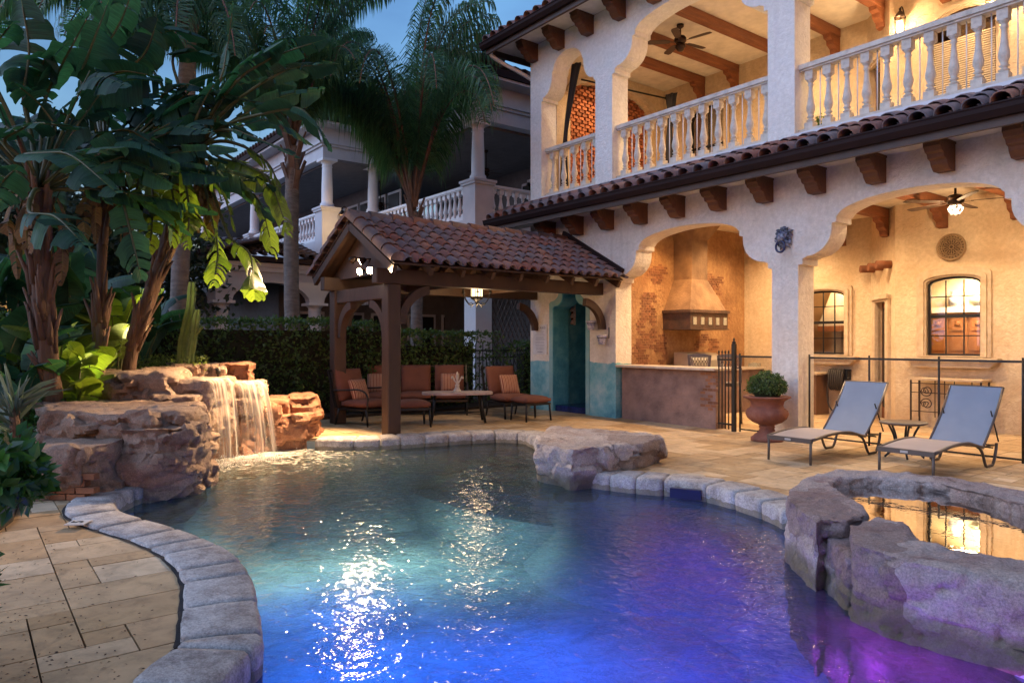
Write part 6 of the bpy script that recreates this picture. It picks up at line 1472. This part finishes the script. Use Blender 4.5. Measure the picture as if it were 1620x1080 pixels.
# lion head knocker
p = fy(1242, 375, YF); ln = thing('lion_head', tuple(p), 'blue and white ceramic lion head with ring on the stucco wall', 'wall ornament')
M['delft2'] = pm('blue_white_glaze', (.50, .54, .62), (.004, .006, .03), 9, .25, .3, 40, .01)
mb = MB(); M['lionm'] = pm('blue_white_glazed_mane', (.34, .38, .48), (.012, .02, .07), 9, .25, .3, 40, .01, island=.85)
mb.sphere((p.x, p.y-.03, p.z+.01), .085, 16, 12, sc=(1, .9, 1.15)); mb.sphere((p.x-.01, p.y-.12, p.z-.045), .052, 12, 8, sc=(1, 1, .75)); mb.sphere((p.x-.01, p.y-.155, p.z-.02), .022, 8, 6)
for ring_, (r0, l, w) in enumerate(((.07, .05, .036), (.085, .065, .038), (.06, .04, .030))):
    for k in range(15):
        a = k*2*pi/15+ring_*.2; d = Vector((cos(a), 0, sin(a)*1.25)); o_ = Vector((p.x, p.y-.03-.02*(ring_ == 2)-.015*(ring_ == 0), p.z))
        mb.tube([o_+d*r0, o_+d*(r0+l*.5)+Vector((.02*sin(k*2.1), -.02, 0)), o_+d*(r0+l)+Vector((.03*sin(k*1.7), .015, -.02))], [w, w*.85, .004], 6)
for sx in (-1, 1): mb.sphere((p.x+sx*.036, p.y-.10, p.z+.035), .017, 8, 6); mb.sphere((p.x+sx*.07, p.y-.07, p.z+.10), .026, 8, 6)
mb.build('head', M['lionm'], ln)
mb = MB(); mb.tube([(p.x+.075*cos(2*pi*k/24), p.y-.13, p.z-.16+.085*sin(2*pi*k/24)) for k in range(24)], .017, 8, closed=True); mb.build('ring', pm('navy_glaze', (.02, .03, .10), rough=.25, bump=0), ln)
# ceiling fans
def fan(p, drop, R_, nb_, label, a0=0, light=True, mat=M['bronze'], bowl=True, tilt=.15):
    th = thing('ceiling_fan', tuple(p), label, 'ceiling fan', 'ceiling fans'); x, y, z = p
    mb = MB(); mb.lathe([(.02, 0), (.075, -.01), (.07, -.05), (.03, -.08), (.018, -.09), (.018, -drop)], (x, y, z), 14); mb.build('downrod', mat, th)
    zz = z-drop; mb = MB(); mb.lathe([(.03, 0), (.09, -.02), (.12, -.06), (.12, -.12), (.09, -.16), (.06, -.18)], (x, y, zz), 18); mb.build('motor', mat, th)
    for k in range(nb_):
        a = a0+2*pi*k/nb_; mb = MB(); mb.m = Matrix.Translation((x, y, zz-.12))@Matrix.Rotation(a, 4, 'Z')@Matrix.Rotation(tilt, 4, 'X')
        mb.prism([(.20, -.045), (.30, -.065), (R_*.9, -.075), (R_, -.05), (R_, .05), (R_*.9, .075), (.30, .065), (.20, .045)], -.004, .004, 'XY'); mb.box(.09, .24, -.012, .012, -.010, -.0045); mb.build('blade', M['wood_dark'] if mat is not M['nbdark'] else mat, th)
    if bowl:
        mb = MB(); mb.lathe([(.075, 0), (.105, -.03), (.10, -.07), (.06, -.12), (.045, -.135), (.0, -.137)], (x, y, zz-.18), 18); mb.build('light_bowl', M['fanbowl'] if light else M['bronze'], th)
        if light:
            mb = MB(); mb.lathe([(.045, -.118), (.05, -.128), (.05, -.142), (.0, -.143)], (x, y, zz-.18), 18); mb.build('finial', mat, th)
    return th
m, t, bb, o = newmat('pierced_bowl_glow'); v = coords(t); vo = N(t, 'ShaderNodeTexVoronoi', feature='DISTANCE_TO_EDGE'); vo.inputs['Scale'].default_value = 26; L(t, v, vo.inputs['Vector'])
e = ramp(t, vo.outputs[0], [(.10, 0.0), (.18, 1.0)]); bb.inputs['Base Color'].default_value = (.12, .06, .03, 1); bb.inputs['Emission Color'].default_value = (1, .72, .45, 1); L(t, math_(t, 'MULTIPLY', e, 4.5), bb.inputs['Emission Strength']); M['fanbowl'] = m
p = Vector((-4.62, 12.05, 3.968)); fan(p, .22, .80, 5, 'dark ceiling fan with lit pierced bowl in the ground floor loggia', .35); lamp('POINT', 'fan_lamp', (p.x, p.y, p.z-.66), 14, WARM, shadow_soft_size=.06)
fan(Vector((-9.42, 11.45, 7.848)), .22, .66, 5, 'dark ceiling fan hanging in the upstairs loggia', .2, light=False)
nf = M['nbdark']
fan(Vector((XA-2.3, YA+2.0, 7.6)), .55, .6, 5, 'dark ceiling fan on the neighbouring balcony nearest the villa', .3, False, M['bronze']); fan(Vector((XB-1.7, YB2+3.0, 7.6)), .8, .6, 5, 'dark ceiling fan on the farther neighbouring balcony', .3, False, M['bronze'])
# medallion, hose reel, console table
p = fy(1507, 391, W2Y); md_ = thing('wall_medallion', tuple(p), 'round cream pierced metal medallion above the lit window', 'wall ornament')
M['cream'] = pm('antique_cream_metal', (.36, .25, .14), (.24, .15, .08), 8, .7, .3)
mb = MB(); RR = .215; c = Vector((p.x, p.y-.05, p.z))
def ringp(r, n=40): return [c+Vector((r*cos(2*pi*k/n), 0, r*sin(2*pi*k/n))) for k in range(n)]
mb.tube(ringp(RR), .018, 6, closed=True); mb.tube(ringp(RR*.72), .010, 6, closed=True); mb.tube(ringp(RR*.16, 14), .010, 6, closed=True)
for k in range(24): a = 2*pi*k/24; mb.sphere(tuple(c+Vector((RR*.86*cos(a), 0, RR*.86*sin(a)))), .019, 7, 5)
for k in range(8):
    a = 2*pi*k/8; d = Vector((cos(a), 0, sin(a))); s_ = Vector((-sin(a), 0, cos(a))); mb.tube([c+d*RR*.16, c+d*RR*.72], .006, 5)
    for q in (-1, 1): mb.tube([c+d*RR*(.45+.16*cos(u))+s_*q*RR*(.02+.13*(1+sin(u))*.6) for u in [i*.55-1.6 for i in range(10)]], .006, 5)
mb.build('scrollwork', M['cream'], md_); mb = MB(); mb.prism([(c.x+RR*.9*cos(2*pi*k/30), c.z+RR*.9*sin(2*pi*k/30)) for k in range(30)], p.y-.03, p.y-.02); mb.build('backing', pm('medallion_back', (.12, .07, .04), rough=.8), md_)
p = fy(1325, 600, W1Y-.16); hr = thing('hose_reel', tuple(p), 'wall mounted reel with coiled dark garden hose below the small window', 'hose reel')
hz_ = pm('garden_hose', (.045, .035, .028), (.03, .024, .02), 8, .5, .1)
mb = MB()
for k in range(7):
    for j in range(3): r = .14+.035*j; mb.tube([Vector((p.x-.14+k*.045, p.y+.02+r*cos(2*pi*i/20)*.55, p.z+r*sin(2*pi*i/20))) for i in range(20)], .017, 6, closed=True)
mb.build('hose', hz_, hr)
mb = MB(); mb.tube(smooth_path([p+Vector((-.15, -.10, -.05)), p+Vector((-.18, -.10, -.45)), p+Vector((-.05, -.08, -.68)), p+Vector((.12, -.02, -.72))], 3), .016, 6); mb.build('hose_end', hz_, hr)
mb = MB(); mb.box(p.x-.22, p.x+.24, p.y+.06, p.y+.10, p.z+.17, p.z+.21); mb.tube([p+Vector((.2, .1, 0)), p+Vector((.2, -.05, 0)), p+Vector((.28, -.05, .05))], .012, 6); mb.box(p.x-.2, p.x-.17, p.y, p.y+.15, p.z-.02, p.z+.18); mb.box(p.x+.17, p.x+.2, p.y, p.y+.15, p.z-.02, p.z+.18); mb.build('bracket', M['black'], hr)
q0, q1 = fy(1441, 597, 13.12), fy(1558, 597, 13.12); ct = thing('console_table', ((q0.x+q1.x)/2, 13.2, 0), 'iron console table with scrollwork and stone top under the lit window', 'console table')
mb = MB(); mb.box(q0.x, q1.x, 13.02, 13.42, .84, .875); mb.build('table_top', M['trimstone'], ct)
IR = pm('rusty_iron', (.05, .028, .018), (.03, .018, .012), 9, .7, .2)
for x in (q0.x+.03, q1.x-.03):
    for y in (13.05, 13.38): mb = MB(); mb.box(x-.012, x+.012, y-.012, y+.012, 0, .84); mb.build('leg', IR, ct)
mb = MB()
for z in (.30, .62, .78): mb.box(q0.x+.03, q1.x-.03, 13.043, 13.057, z, z+.014)
for x in (q0.x+.16, q0.x+.42, (q0.x+q1.x)/2, q1.x-.42, q1.x-.16): mb.box(x-.006, x+.006, 13.043, 13.057, .22, .84)
def spiral(cx, cz, r, turns, a0, sg=1): return [(cx+r*(1-.8*i/30)*cos(a0+sg*turns*2*pi*i/30), 13.045, cz+r*(1-.8*i/30)*sin(a0+sg*turns*2*pi*i/30)) for i in range(31)]
for bx in (q0.x+.29, q1.x-.29):
    for cz, sg in ((.66, 1), (.44, -1)): mb.tube(spiral(bx, cz, .10, 1.6, pi if sg > 0 else pi, sg), .009, 5); mb.tube(spiral(bx-.04, cz, .06, 1.3, 0, sg), .007, 5)
mb.build('scrollwork', IR, ct)
# wall lanterns
def lantern(p, label, s=1.0, e=14, d=(0, -1)):
    th = thing('wall_lantern', tuple(p), label, 'lantern', 'lit wall lanterns'); x, y, z = p
    mb = MB(); mb.lathe([(.055*s, .14*s), (.085*s, .14*s), (.05*s, .20*s), (.015*s, .24*s), (.02*s, .27*s), (.0, .29*s)], p, 6)
    mb.lathe([(.0, -.16*s), (.03*s, -.14*s), (.06*s, -.12*s), (.06*s, -.105*s), (.0, -.10*s)], p, 6)
    for k in range(6): a = 2*pi*k/6; mb.tube([(x+.058*s*cos(a), y+.058*s*sin(a), z-.11*s), (x+.075*s*cos(a), y+.075*s*sin(a), z+.14*s)], .005*s, 4)
    mb.tube(smooth_path([(x, y, z+.27*s), (x+d[0]*-.06*s, y-d[1]*.06*s, z+.33*s), (x-d[0]*.14*s, y-d[1]*.14*s, z+.20*s)], 2), .009*s, 5); mb.build('cage', M['bronze'], th)
    mb = MB(); mb.lathe([(.0, -.095*s), (.03*s, -.09*s), (.036*s, .0), (.03*s, .09*s), (0, .10*s)], p, 10); mb.build('bulb', M['lantern_glow'], th)
    lamp('POINT', 'lantern_light', (x+d[0]*.12, y+d[1]*.12, z), e, WARM, shadow_soft_size=.05); return th
M['lantern_glow'] = emit('candle_glow', (1, .66, .32), 12)
p = fy(1424, 44, W2Y-.16); lantern(p, 'lit bronze wall lantern left of the shuttered upstairs window', 1.25, 14)
p = fy(1569, 14, W2Y-.16); lantern(p, 'lit wall lantern right of the shuttered upstairs window', 1.2, 14)
p = Vector((XB-.2, YB2-.15, 5.5)); p = fd(541, 352, 23.4); lantern(p, 'small lit lantern on the grey neighbouring house balcony', 1.7, 10)
# ---- pool rules sign
p0, p1 = fy(844, 560, YF-.012), fy(865.5, 513, YF-.012); sg = thing('pool_rules_sign', ((p0.x+p1.x)/2, YF, (p0.z+p1.z)/2), 'white pool rules sign on the stucco wall left of the blue doorway', 'sign')
mb = MB(); mb.box(p0.x, p1.x, YF-.020, YF-.003, p0.z, p1.z); mb.build('board', pm('sign_white', (.66, .66, .68), rough=.4, bump=0), sg)
ink = pm('sign_ink', (.03, .04, .14), rough=.5, bump=0); cx = (p0.x+p1.x)/2
text('POOL RULES', .068, (cx, YF-.0215, p1.z-.075), (pi/2, 0, 0), ink, 'heading', sg)
mb = MB(); r_ = random.Random(6); z = p1.z-.15
while z > p0.z+.09: w = (p1.x-p0.x)*r_.uniform(.24, .36); mb.box(cx-w, cx+w, YF-.0215, YF-.0205, z, z+.006); z -= r_.choice([.022, .022, .04])
mb.box(cx-.09, cx+.09, YF-.0215, YF-.0205, p0.z+.045, p0.z+.06); mb.build('small_print', pm('faint_ink', (.25, .26, .34), rough=.6, bump=0), sg)
# ---- wall pots
for (px, py, lab) in ((935, 514, 'upper small blue and white wall pot beside the doorway brace'), (952, 537, 'lower small blue and white wall pot near the wall corner')):
    p = fy(px, py, YF-.13); th = thing('wall_pot', tuple(p), lab, 'wall pot', 'blue and white wall pots')
    mb = MB(); mb.lathe([(.055, -.10), (.065, -.09), (.085, .03), (.105, .06), (.11, .085), (.095, .085), (.07, -.0)], p, 18); mb.build('pot', pm('delft_pot', (.68, .68, .70), (.04, .07, .30), 22, .3, 0), th)
    mb = MB(); mb.tube([(p.x+.09*cos(2*pi*k/18), p.y+.09*sin(2*pi*k/18), p.z+.035) for k in range(18)], .007, 5, closed=True); mb.tube([(p.x+.08, p.y+.09, p.z+.03), (p.x+.08, YF-.012, p.z+.03), (p.x+.08, YF-.012, p.z+.24)], .008, 5); mb.build('holder', M['black'], th)
# ---- chandelier
c = Vector((-11.38, 7.85, 2.30)); ch = thing('chandelier', tuple(c), 'iron chandelier with lit glass lantern and candle arms under the pergola', 'chandelier')
mb = MB(); mb.tube([c+Vector((0, 0, .50)), c+Vector((0, 0, 1.15))], .008, 5); mb.lathe([(.0, .50), (.05, .48), (.12, .42), (.125, .40), (.115, .40)], c, 16); mb.lathe([(.115, .06), (.125, .05), (.12, .02), (.05, -.02), (.02, -.06), (.03, -.09), (.0, -.11)], c, 16)
for k in range(8): a = 2*pi*k/8; mb.tube([c+Vector((.12*cos(a), .12*sin(a), .05)), c+Vector((.12*cos(a), .12*sin(a), .40))], .006, 4)
mb.build('body', M['black'], ch)
m, t, bb, o = newmat('seeded_glass'); bb.inputs['Base Color'].default_value = (.5, .38, .22, 1); bb.inputs['Emission Color'].default_value = (1, .66, .34, 1); bb.inputs['Emission Strength'].default_value = 1.1; bb.inputs['Roughness'].default_value = .3
mb = MB(); mb.lathe([(.11, .06), (.11, .40)], c, 20); mb.f = [f_ for f_ in mb.f if len(f_) == 4]; mb.mi = [0]*len(mb.f); mb.sm = [True]*len(mb.f); mb.build('glass', m, ch)
for k in range(6):
    a = 2*pi*k/6+.5; d = Vector((cos(a), sin(a), 0)); mb = MB(); mb.tube(smooth_path([c+Vector((0, 0, -.03)), c+d*.12+Vector((0, 0, -.13)), c+d*.24+Vector((0, 0, -.02)), c+d*.30+Vector((0, 0, .12))], 3), .008, 5)
    mb.tube([c+d*(.13+.04*cos(u))+Vector((0, 0, -.10+.04*sin(u))) for u in [i*.6 for i in range(9)]], .006, 4); mb.lathe([(.03, .12), (.035, .13), (.012, .14), (.012, .24), (.0, .24)], c+d*.30, 8); ar = mb.build('arm', M['black'], ch)
    mb = MB(); mb.lathe([(.0, .24), (.012, .26), (.010, .29), (.0, .32)], c+d*.30, 8); mb.build('candle_bulb', M['lantern_glow'], ar)
lamp('POINT', 'chandelier_light', tuple(c+Vector((0, 0, -.25))), 10, WARM, shadow_soft_size=.12)
# ---- cushioned seating
M['stripe'] = None
m, t, bb, o = newmat('striped_pillow'); v = coords(t); w = N(t, 'ShaderNodeTexWave'); w.inputs['Scale'].default_value = 5.5; w.bands_direction = 'X'; L(t, v, w.inputs['Vector'])
L(t, ramp(t, w.outputs[0], [(.3, (.22, .07, .04)), (.45, (.62, .46, .34)), (.6, (.62, .46, .34)), (.75, (.30, .12, .07))]), bb.inputs['Base Color']); bb.inputs['Roughness'].default_value = .9; M['stripe'] = m
def cushion_mb(x0, x1, y0, y1, z0, z1, puff=.03, tuft=None, seed=0):
    mb = MB(); nx, ny = 10, 8; v = []; f = []; cx, cy, cz = (x0+x1)/2, (y0+y1)/2, (z0+z1)/2
    for side in (1, -1):
        for j in range(ny+1):
            for i in range(nx+1):
                u, w = i/nx*2-1, j/ny*2-1; e = (1-abs(u)**5)*(1-abs(w)**5); h = (z1-z0)/2*(.55+.45*e**.4)+puff*e*(1-.5*(u*u+w*w))
                if tuft and side == 1:
                    for (a, b_) in tuft: h -= .035*math.exp(-((u-a)**2+(w-b_)**2)/.03)
                h += .006*fbm((u*2+seed, w*2, seed), 3)
                v.append((cx+u*(x1-x0)/2*(1-.03*(1-e)), cy+w*(y1-y0)/2*(1-.03*(1-e)), cz+side*h))
    n = (nx+1)*(ny+1)
    for j in range(ny):
        for i in range(nx): a = j*(nx+1)+i; f.append((a, a+1, a+nx+2, a+nx+1)); f.append((n+a, n+a+nx+1, n+a+nx+2, n+a+1))
    rim = [i for i in range(nx+1)]+[(j*(nx+1)+nx) for j in range(1, ny+1)]+[ny*(nx+1)+i for i in range(nx-1, -1, -1)]+[j*(nx+1) for j in range(ny-1, 0, -1)]
    for a, b_ in zip(rim, rim[1:]+rim[:1]): f.append((a, n+a, n+b_, b_))
    mb.add(v, f, 0, True); return mb
def place(mb, T): mb.v = [tuple(T@Vector(q)) for q in mb.v]; return mb
def seat_unit(th, w, mats, xoff=0, arms=True, seed=0, parts=True):
    """one upholstered seat of width w facing -y, seat height .43"""
    c = M['cushion']; place(cushion_mb(xoff-w/2+.02, xoff+w/2-.02, -.32, .34, .32, .45, .02, None, seed), Matrix.Identity(4)).build('seat_cushion', c, th, local=True)
    T = Matrix.Translation((xoff, .36, .42))@Matrix.Rotation(R(74), 4, 'X'); place(cushion_mb(-w/2+.03, w/2-.03, 0, .60, -.07, .07, .02, [(0, .1)], seed+1), T).build('back_cushion', c, th, local=True)
def frame(th, w, arms=True, xoff=0):
    fr = MB(); fr.box(xoff-w/2, xoff+w/2, -.33, .38, .27, .31); fr.beam((xoff-w/2, .42, .30), (xoff-w/2, .62, .98), .035, .035); fr.beam((xoff+w/2, .42, .30), (xoff+w/2, .62, .98), .035, .035); fr.beam((xoff-w/2, .62, .97), (xoff+w/2, .62, .97), .03, .03); fr.build('frame', M['black'], th, local=True)
    for sx in (-1, 1):
        for y, t_ in ((-.30, -.33), (.36, .46)): mb = MB(); mb.tube([(xoff+sx*(w/2-.02), y, .30), (xoff+sx*(w/2-.02), t_, 0)], [.024, .018], 6); mb.build('leg', M['black'], th, local=True)
        if arms: mb = MB(); mb.tube(smooth_path([(xoff+sx*w/2, .50, .62), (xoff+sx*w/2, .2, .63), (xoff+sx*w/2, -.18, .66), (xoff+sx*w/2, -.36, .56), (xoff+sx*w/2, -.33, .30)], 3), .016, 6); mb.build('arm', M['black'], th, local=True)
def pillow(p, rz, label, tilt=70, s=.40):
    o = cushion_mb(-s/2, s/2, -s/2, s/2, -.045, .045, .04); place(o, Matrix.Identity(4)); ob = o.build('striped_pillow', M['stripe']); ob.matrix_world = Matrix.Translation(p)@Matrix.Rotation(rz, 4, 'Z')@Matrix.Rotation(R(tilt), 4, 'X'); tag(ob, label, 'pillow', 'striped pillows on the patio seats'); return ob
def loc_(lat, dep): return c2w(lat, dep, 0)
def off(p, rz, x, y, z): return Vector(p)+Matrix.Rotation(rz, 3, 'Z')@Vector((x, y, z))
p = loc_(-2.62, 13.05); rz = YAW+R(58); th = thing('armchair', tuple(p), 'rust cushioned armchair at the left pergola post', 'armchair', None, rz); frame(th, .72); seat_unit(th, .70, None); pillow(off(p, rz, -.05, .16, .62), rz, 'striped pillow on the leftmost armchair')
p = loc_(-2.0, 14.9); rz = YAW+R(6); th = thing('patio_sofa', tuple(p), 'long rust cushioned three seat sofa behind the stone table', 'sofa', None, rz); frame(th, 2.15)
for k in (-1, 0, 1): seat_unit(th, .70, None, k*.71, seed=k*3)
pillow(off(p, rz, .72, .12, .64), rz, 'striped pillow at the right end of the sofa'); pillow(off(p, rz, -.80, .12, .64), rz, 'striped pillow at the left end of the sofa')
p = loc_(.0, 14.35); rz = YAW+R(30); th = thing('armchair', tuple(p), 'rust cushioned chair at the right beside the blue wall', 'armchair', None, rz); frame(th, .72, False); seat_unit(th, .70, None, seed=9); pillow(off(p, rz, .02, .14, .64), rz, 'striped pillow on the right chair')
def ottoman(p, rz, label):
    th = thing('ottoman', tuple(p), label, 'ottoman', 'cushioned ottomans', rz); cushion_mb(-.30, .30, -.26, .26, .34, .45, .03).build('cushion', M['cushion'], th, local=True)
    mb = MB(); mb.box(-.29, .29, -.25, .25, .30, .34); mb.build('frame', M['black'], th, local=True)
    for sx in (-1, 1):
        for sy in (-1, 1): mb = MB(); mb.tube([(sx*.27, sy*.23, .32), (sx*.29, sy*.25, 0)], [.024, .017], 6); mb.build('leg', M['black'], th, local=True)
ottoman(loc_(-1.78, 12.75), YAW+R(20), 'rust ottoman directly right of the near pergola post'); ottoman(loc_(.36, 13.75), YAW+R(35), 'rust ottoman in front of the right chair by the blue wall')
p = loc_(-1.02, 13.45); rz = YAW+R(8); th = thing('coffee_table', tuple(p), 'stone topped table with tapered dark legs under the chandelier', 'table', None, rz)
mb = MB(); mb.prism([(.66*(abs(cos(a))**.6)*(1 if cos(a) > 0 else -1), .36*(abs(sin(a))**.6)*(1 if sin(a) > 0 else -1)) for a in [2*pi*k/36 for k in range(36)]], .52, .56, 'XY'); mb.build('table_top', pm('veined_stone', (.42, .34, .32), (.16, .10, .10), 5, .35, .2, c3=(.60, .52, .48)), th, local=True, bevel=.006)
for sx in (-1, 1):
    for sy in (-1, 1): mb = MB(); mb.tube([(sx*.42, sy*.20, .52), (sx*.44, sy*.22, .30), (sx*.50, sy*.27, 0)], [.028, .022, .026], 6); mb.build('leg', M['black'], th, local=True)
mb = MB(); mb.tube([(-.44, -.22, .16), (0, 0, .18), (.44, .22, .16)], .010, 5); mb.tube([(-.44, .22, .16), (0, 0, .18), (.44, -.22, .16)], .010, 5); mb.build('stretcher', M['black'], th, local=True)
p = off(p, rz, -.0, .05, .56); fl = thing('fleur_de_lis_statue', tuple(p), 'pale carved fleur de lis statue standing on the stone table', 'statue', None, YAW)
mb = MB(); mb.lathe([(.085, 0), (.085, .02), (.06, .04), (.035, .10), (.045, .12), (.03, .14), (.02, .15)], n=14)
for sx in (-1, 1): mb.tube(smooth_path([(0, 0, .15), (sx*.05, 0, .20), (sx*.075, 0, .27), (sx*.10, 0, .28), (sx*.105, 0, .24)], 2), [.014]*3+[.02]*10+[.012]*5 if False else .015, 7)
mb.tube([(0, 0, .14), (0, 0, .22), (0, 0, .29), (0, 0, .35), (0, 0, .38)], [.014, .022, .032, .018, .003], 10); mb.tube([(-.05, 0, .19), (.05, 0, .19)], .013, 7); mb.build('carving', pm('distressed_white', (.70, .66, .58), (.40, .34, .27), 14, .7, .4), fl, local=True)
# bar chairs behind the counter
for (x, y, lab) in ((-8.72, 11.05, 'wicker backed bar chair at the middle of the bar'), (-8.0, 11.0, 'wicker backed bar chair at the right end of the bar by the gate')):
    th = thing('bar_chair', (x, y, 0), lab, 'bar chair', 'bar chairs behind the counter', R(20)); WK = pm('grey_brown_weave', (.16, .12, .10), (.09, .07, .06), 20, .6, .4)
    mb = MB(); mb.box(-.22, .22, -.22, .22, .70, .76); mb.build('seat', WK, th, local=True)
    bk = [(-.23, 1.22)]+[(-.23+.46*i/8, 1.24+.03*sin(pi*i/8)) for i in range(9)]+[(.23, 1.22), (.21, 1.0), (-.21, 1.0)]
    mb = MB(); mb.prism(bk, .20, .225, 'XZ', holes=[[(-.17, 1.03), (-.18, 1.20), (.18, 1.20), (.17, 1.03)]])
    for i in range(7): x0 = -.18+i*.06; mb.beam((max(-.18, x0-.05), .212, 1.03), (min(.18, x0+.05), .212, 1.20), .008, .008); mb.beam((min(.18, x0+.05), .2125, 1.03), (max(-.18, x0-.05), .2125, 1.20), .008, .008)
    mb.beam((-.21, .21, .74), (-.21, .21, 1.02), .025, .025); mb.beam((.21, .21, .74), (.21, .21, 1.02), .025, .025); mb.build('backrest', WK, th, local=True)
    for sx in (-1, 1):
        for sy in (-1, 1): mb = MB(); mb.tube([(sx*.2, sy*.2, .70), (sx*.22, sy*.22, 0)], .016, 6); mb.build('leg', WK, th, local=True)
# white jar on the side cabinet, shelf spice rack in the blue niche
p = fy(1175, 578, 13.6); vz = thing('tissue_box', (p.x, 14.0, .86), 'small white patterned box on the brown side cabinet', 'box'); mb = MB(); mb.box(p.x-.1, p.x+.12, 13.95, 14.1, .861, 1.02); mb.box(p.x-.03, p.x+.05, 14.0, 14.05, 1.02, 1.03); mb.build('body', M['deco'], vz)
p = fy(906, 480, 10.95); bc = thing('bottle_chime', (p.x, 10.95, p.z), 'pale hanging string of shells inside the blue doorway', 'hanging ornament')
mb = MB(); mb.box(p.x-.10, p.x+.03, 10.93, 10.96, 1.88, 2.62); mb.build('board', M['wood_dark'], bc); mb = MB()
for k in range(5): z = 2.50-k*.14; mb.lathe([(.0, .05), (.02, .04), (.055, -.02), (.05, -.05), (0, -.05)], (p.x+.05, 10.90, z), 10)
mb.box(p.x+.04, p.x+.10, 10.935, 10.955, 1.87, 2.60); mb.build('shells', pm('pale_shell', (.55, .55, .58), rough=.4, bump=.1), bc)
# curtains upstairs
M['cloth'] = pm('black_curtain_cloth', (.022, .020, .024), (.014, .013, .016), 5, .9, .3)
def curtain_cloth(path, w0, label, name='curtain', grp='dark tied curtains upstairs'):
    P = smooth_path(path, 2); mb = MB(); n = 22; v = []; m_ = len(P)
    for i, (p, w) in enumerate(zip(P, [w0[0]+(w0[1]-w0[0])*abs(2*(k/(m_-1))-1)**1.2 for k in range(m_)])):
        for k in range(n): a = 2*pi*k/n; r = w*(1+.22*cos(a*6+i*.05)); v.append((p.x+r*cos(a)*1.0, p.y+r*sin(a)*.6, p.z))
    mb.add(v, [(i*n+k, i*n+(k+1) % n, (i+1)*n+(k+1) % n, (i+1)*n+k) for i in range(m_-1) for k in range(n)], 0, True); o = mb.build(name, M['cloth']); tag(o, label, 'curtain', grp)
a0_ = fy(912, 102, 10.72); a1_ = fy(897, 190, 10.72); a2_ = fy(893, 232, 10.72); curtain_cloth([a0_, a1_, a2_, Vector((a2_.x, 10.72, 4.7))], (.05, .13), 'slanting black curtain tied back in the narrow upstairs arch')
a0_ = fy(1062, 150, 13.4); curtain_cloth([a0_, fy(1062, 185, 13.4), fy(1058, 215, 13.4), Vector((a0_.x, 13.4, 4.7))], (.07, .16), 'black curtain gathered at the end of the upstairs rod')
rd = MB(); a = fx(998, 128, -12.05); b_ = fx(1085, 151, -11.5); rd.tube([(-12.05, 11.2, 7.45), (-11.7, 13.9, 7.45)], .022, 8); r0_ = rd.build('curtain_rod', M['black']); tag(r0_, 'twisted black curtain rod high on the upstairs side wall', 'curtain rod')
# potted plant upstairs
p = fy(1296, 178, 12.2); p.z = 4.56; pt = leafy_bush('potted_shrub', 'small potted shrub upstairs right of the white pillar', p+Vector((0, 0, .62)), .2, .2, .36, 900, .06, M['boxwood'], 9, 'potted plant', inner=.4)
mb = MB(); mb.lathe([(.11, 0), (.13, .02), (.17, .28), (.19, .29), (.19, .33), (.16, .33), (.14, .28)], p, 18); mb.build('pot', M['terra'], pt)
# bluish window upstairs behind the middle balustrade
grid_window(*(lambda a, b_: (a.x, b_.x, 5.2, b_.z))(fy(1096, 215, 14.2), fy(1150, 160, 14.2)), 14.12, 2, 2, .25, M['black'], trim=.10, sill=False)
# litter of small dry leaves on the left paving
rnd = random.Random(77); mb = MB()
for k in range(260):
    px, py = rnd.uniform(0, 300)*rnd.random()**.4, rnd.uniform(850, 1075); q = gp(px, py, .003)
    if inside((q.x, q.y), small): continue
    a = rnd.uniform(0, 6.28); l = rnd.uniform(.005, .013); d = Vector((cos(a), sin(a), 0))*l; s_ = Vector((-sin(a), cos(a), 0))*l*.35; mb.add([q-d, q+s_+Vector((0, 0, .003)), q+d, q-s_], [(0, 1, 2, 3)])
lt = mb.build('leaf_litter', pm('dry_leaf_brown', (.05, .03, .02), (.03, .018, .012), 9, .9, 0), None, recalc=False); tag(lt, 'scattered tiny dry leaves on the left paving', 'leaf litter', kind='stuff')
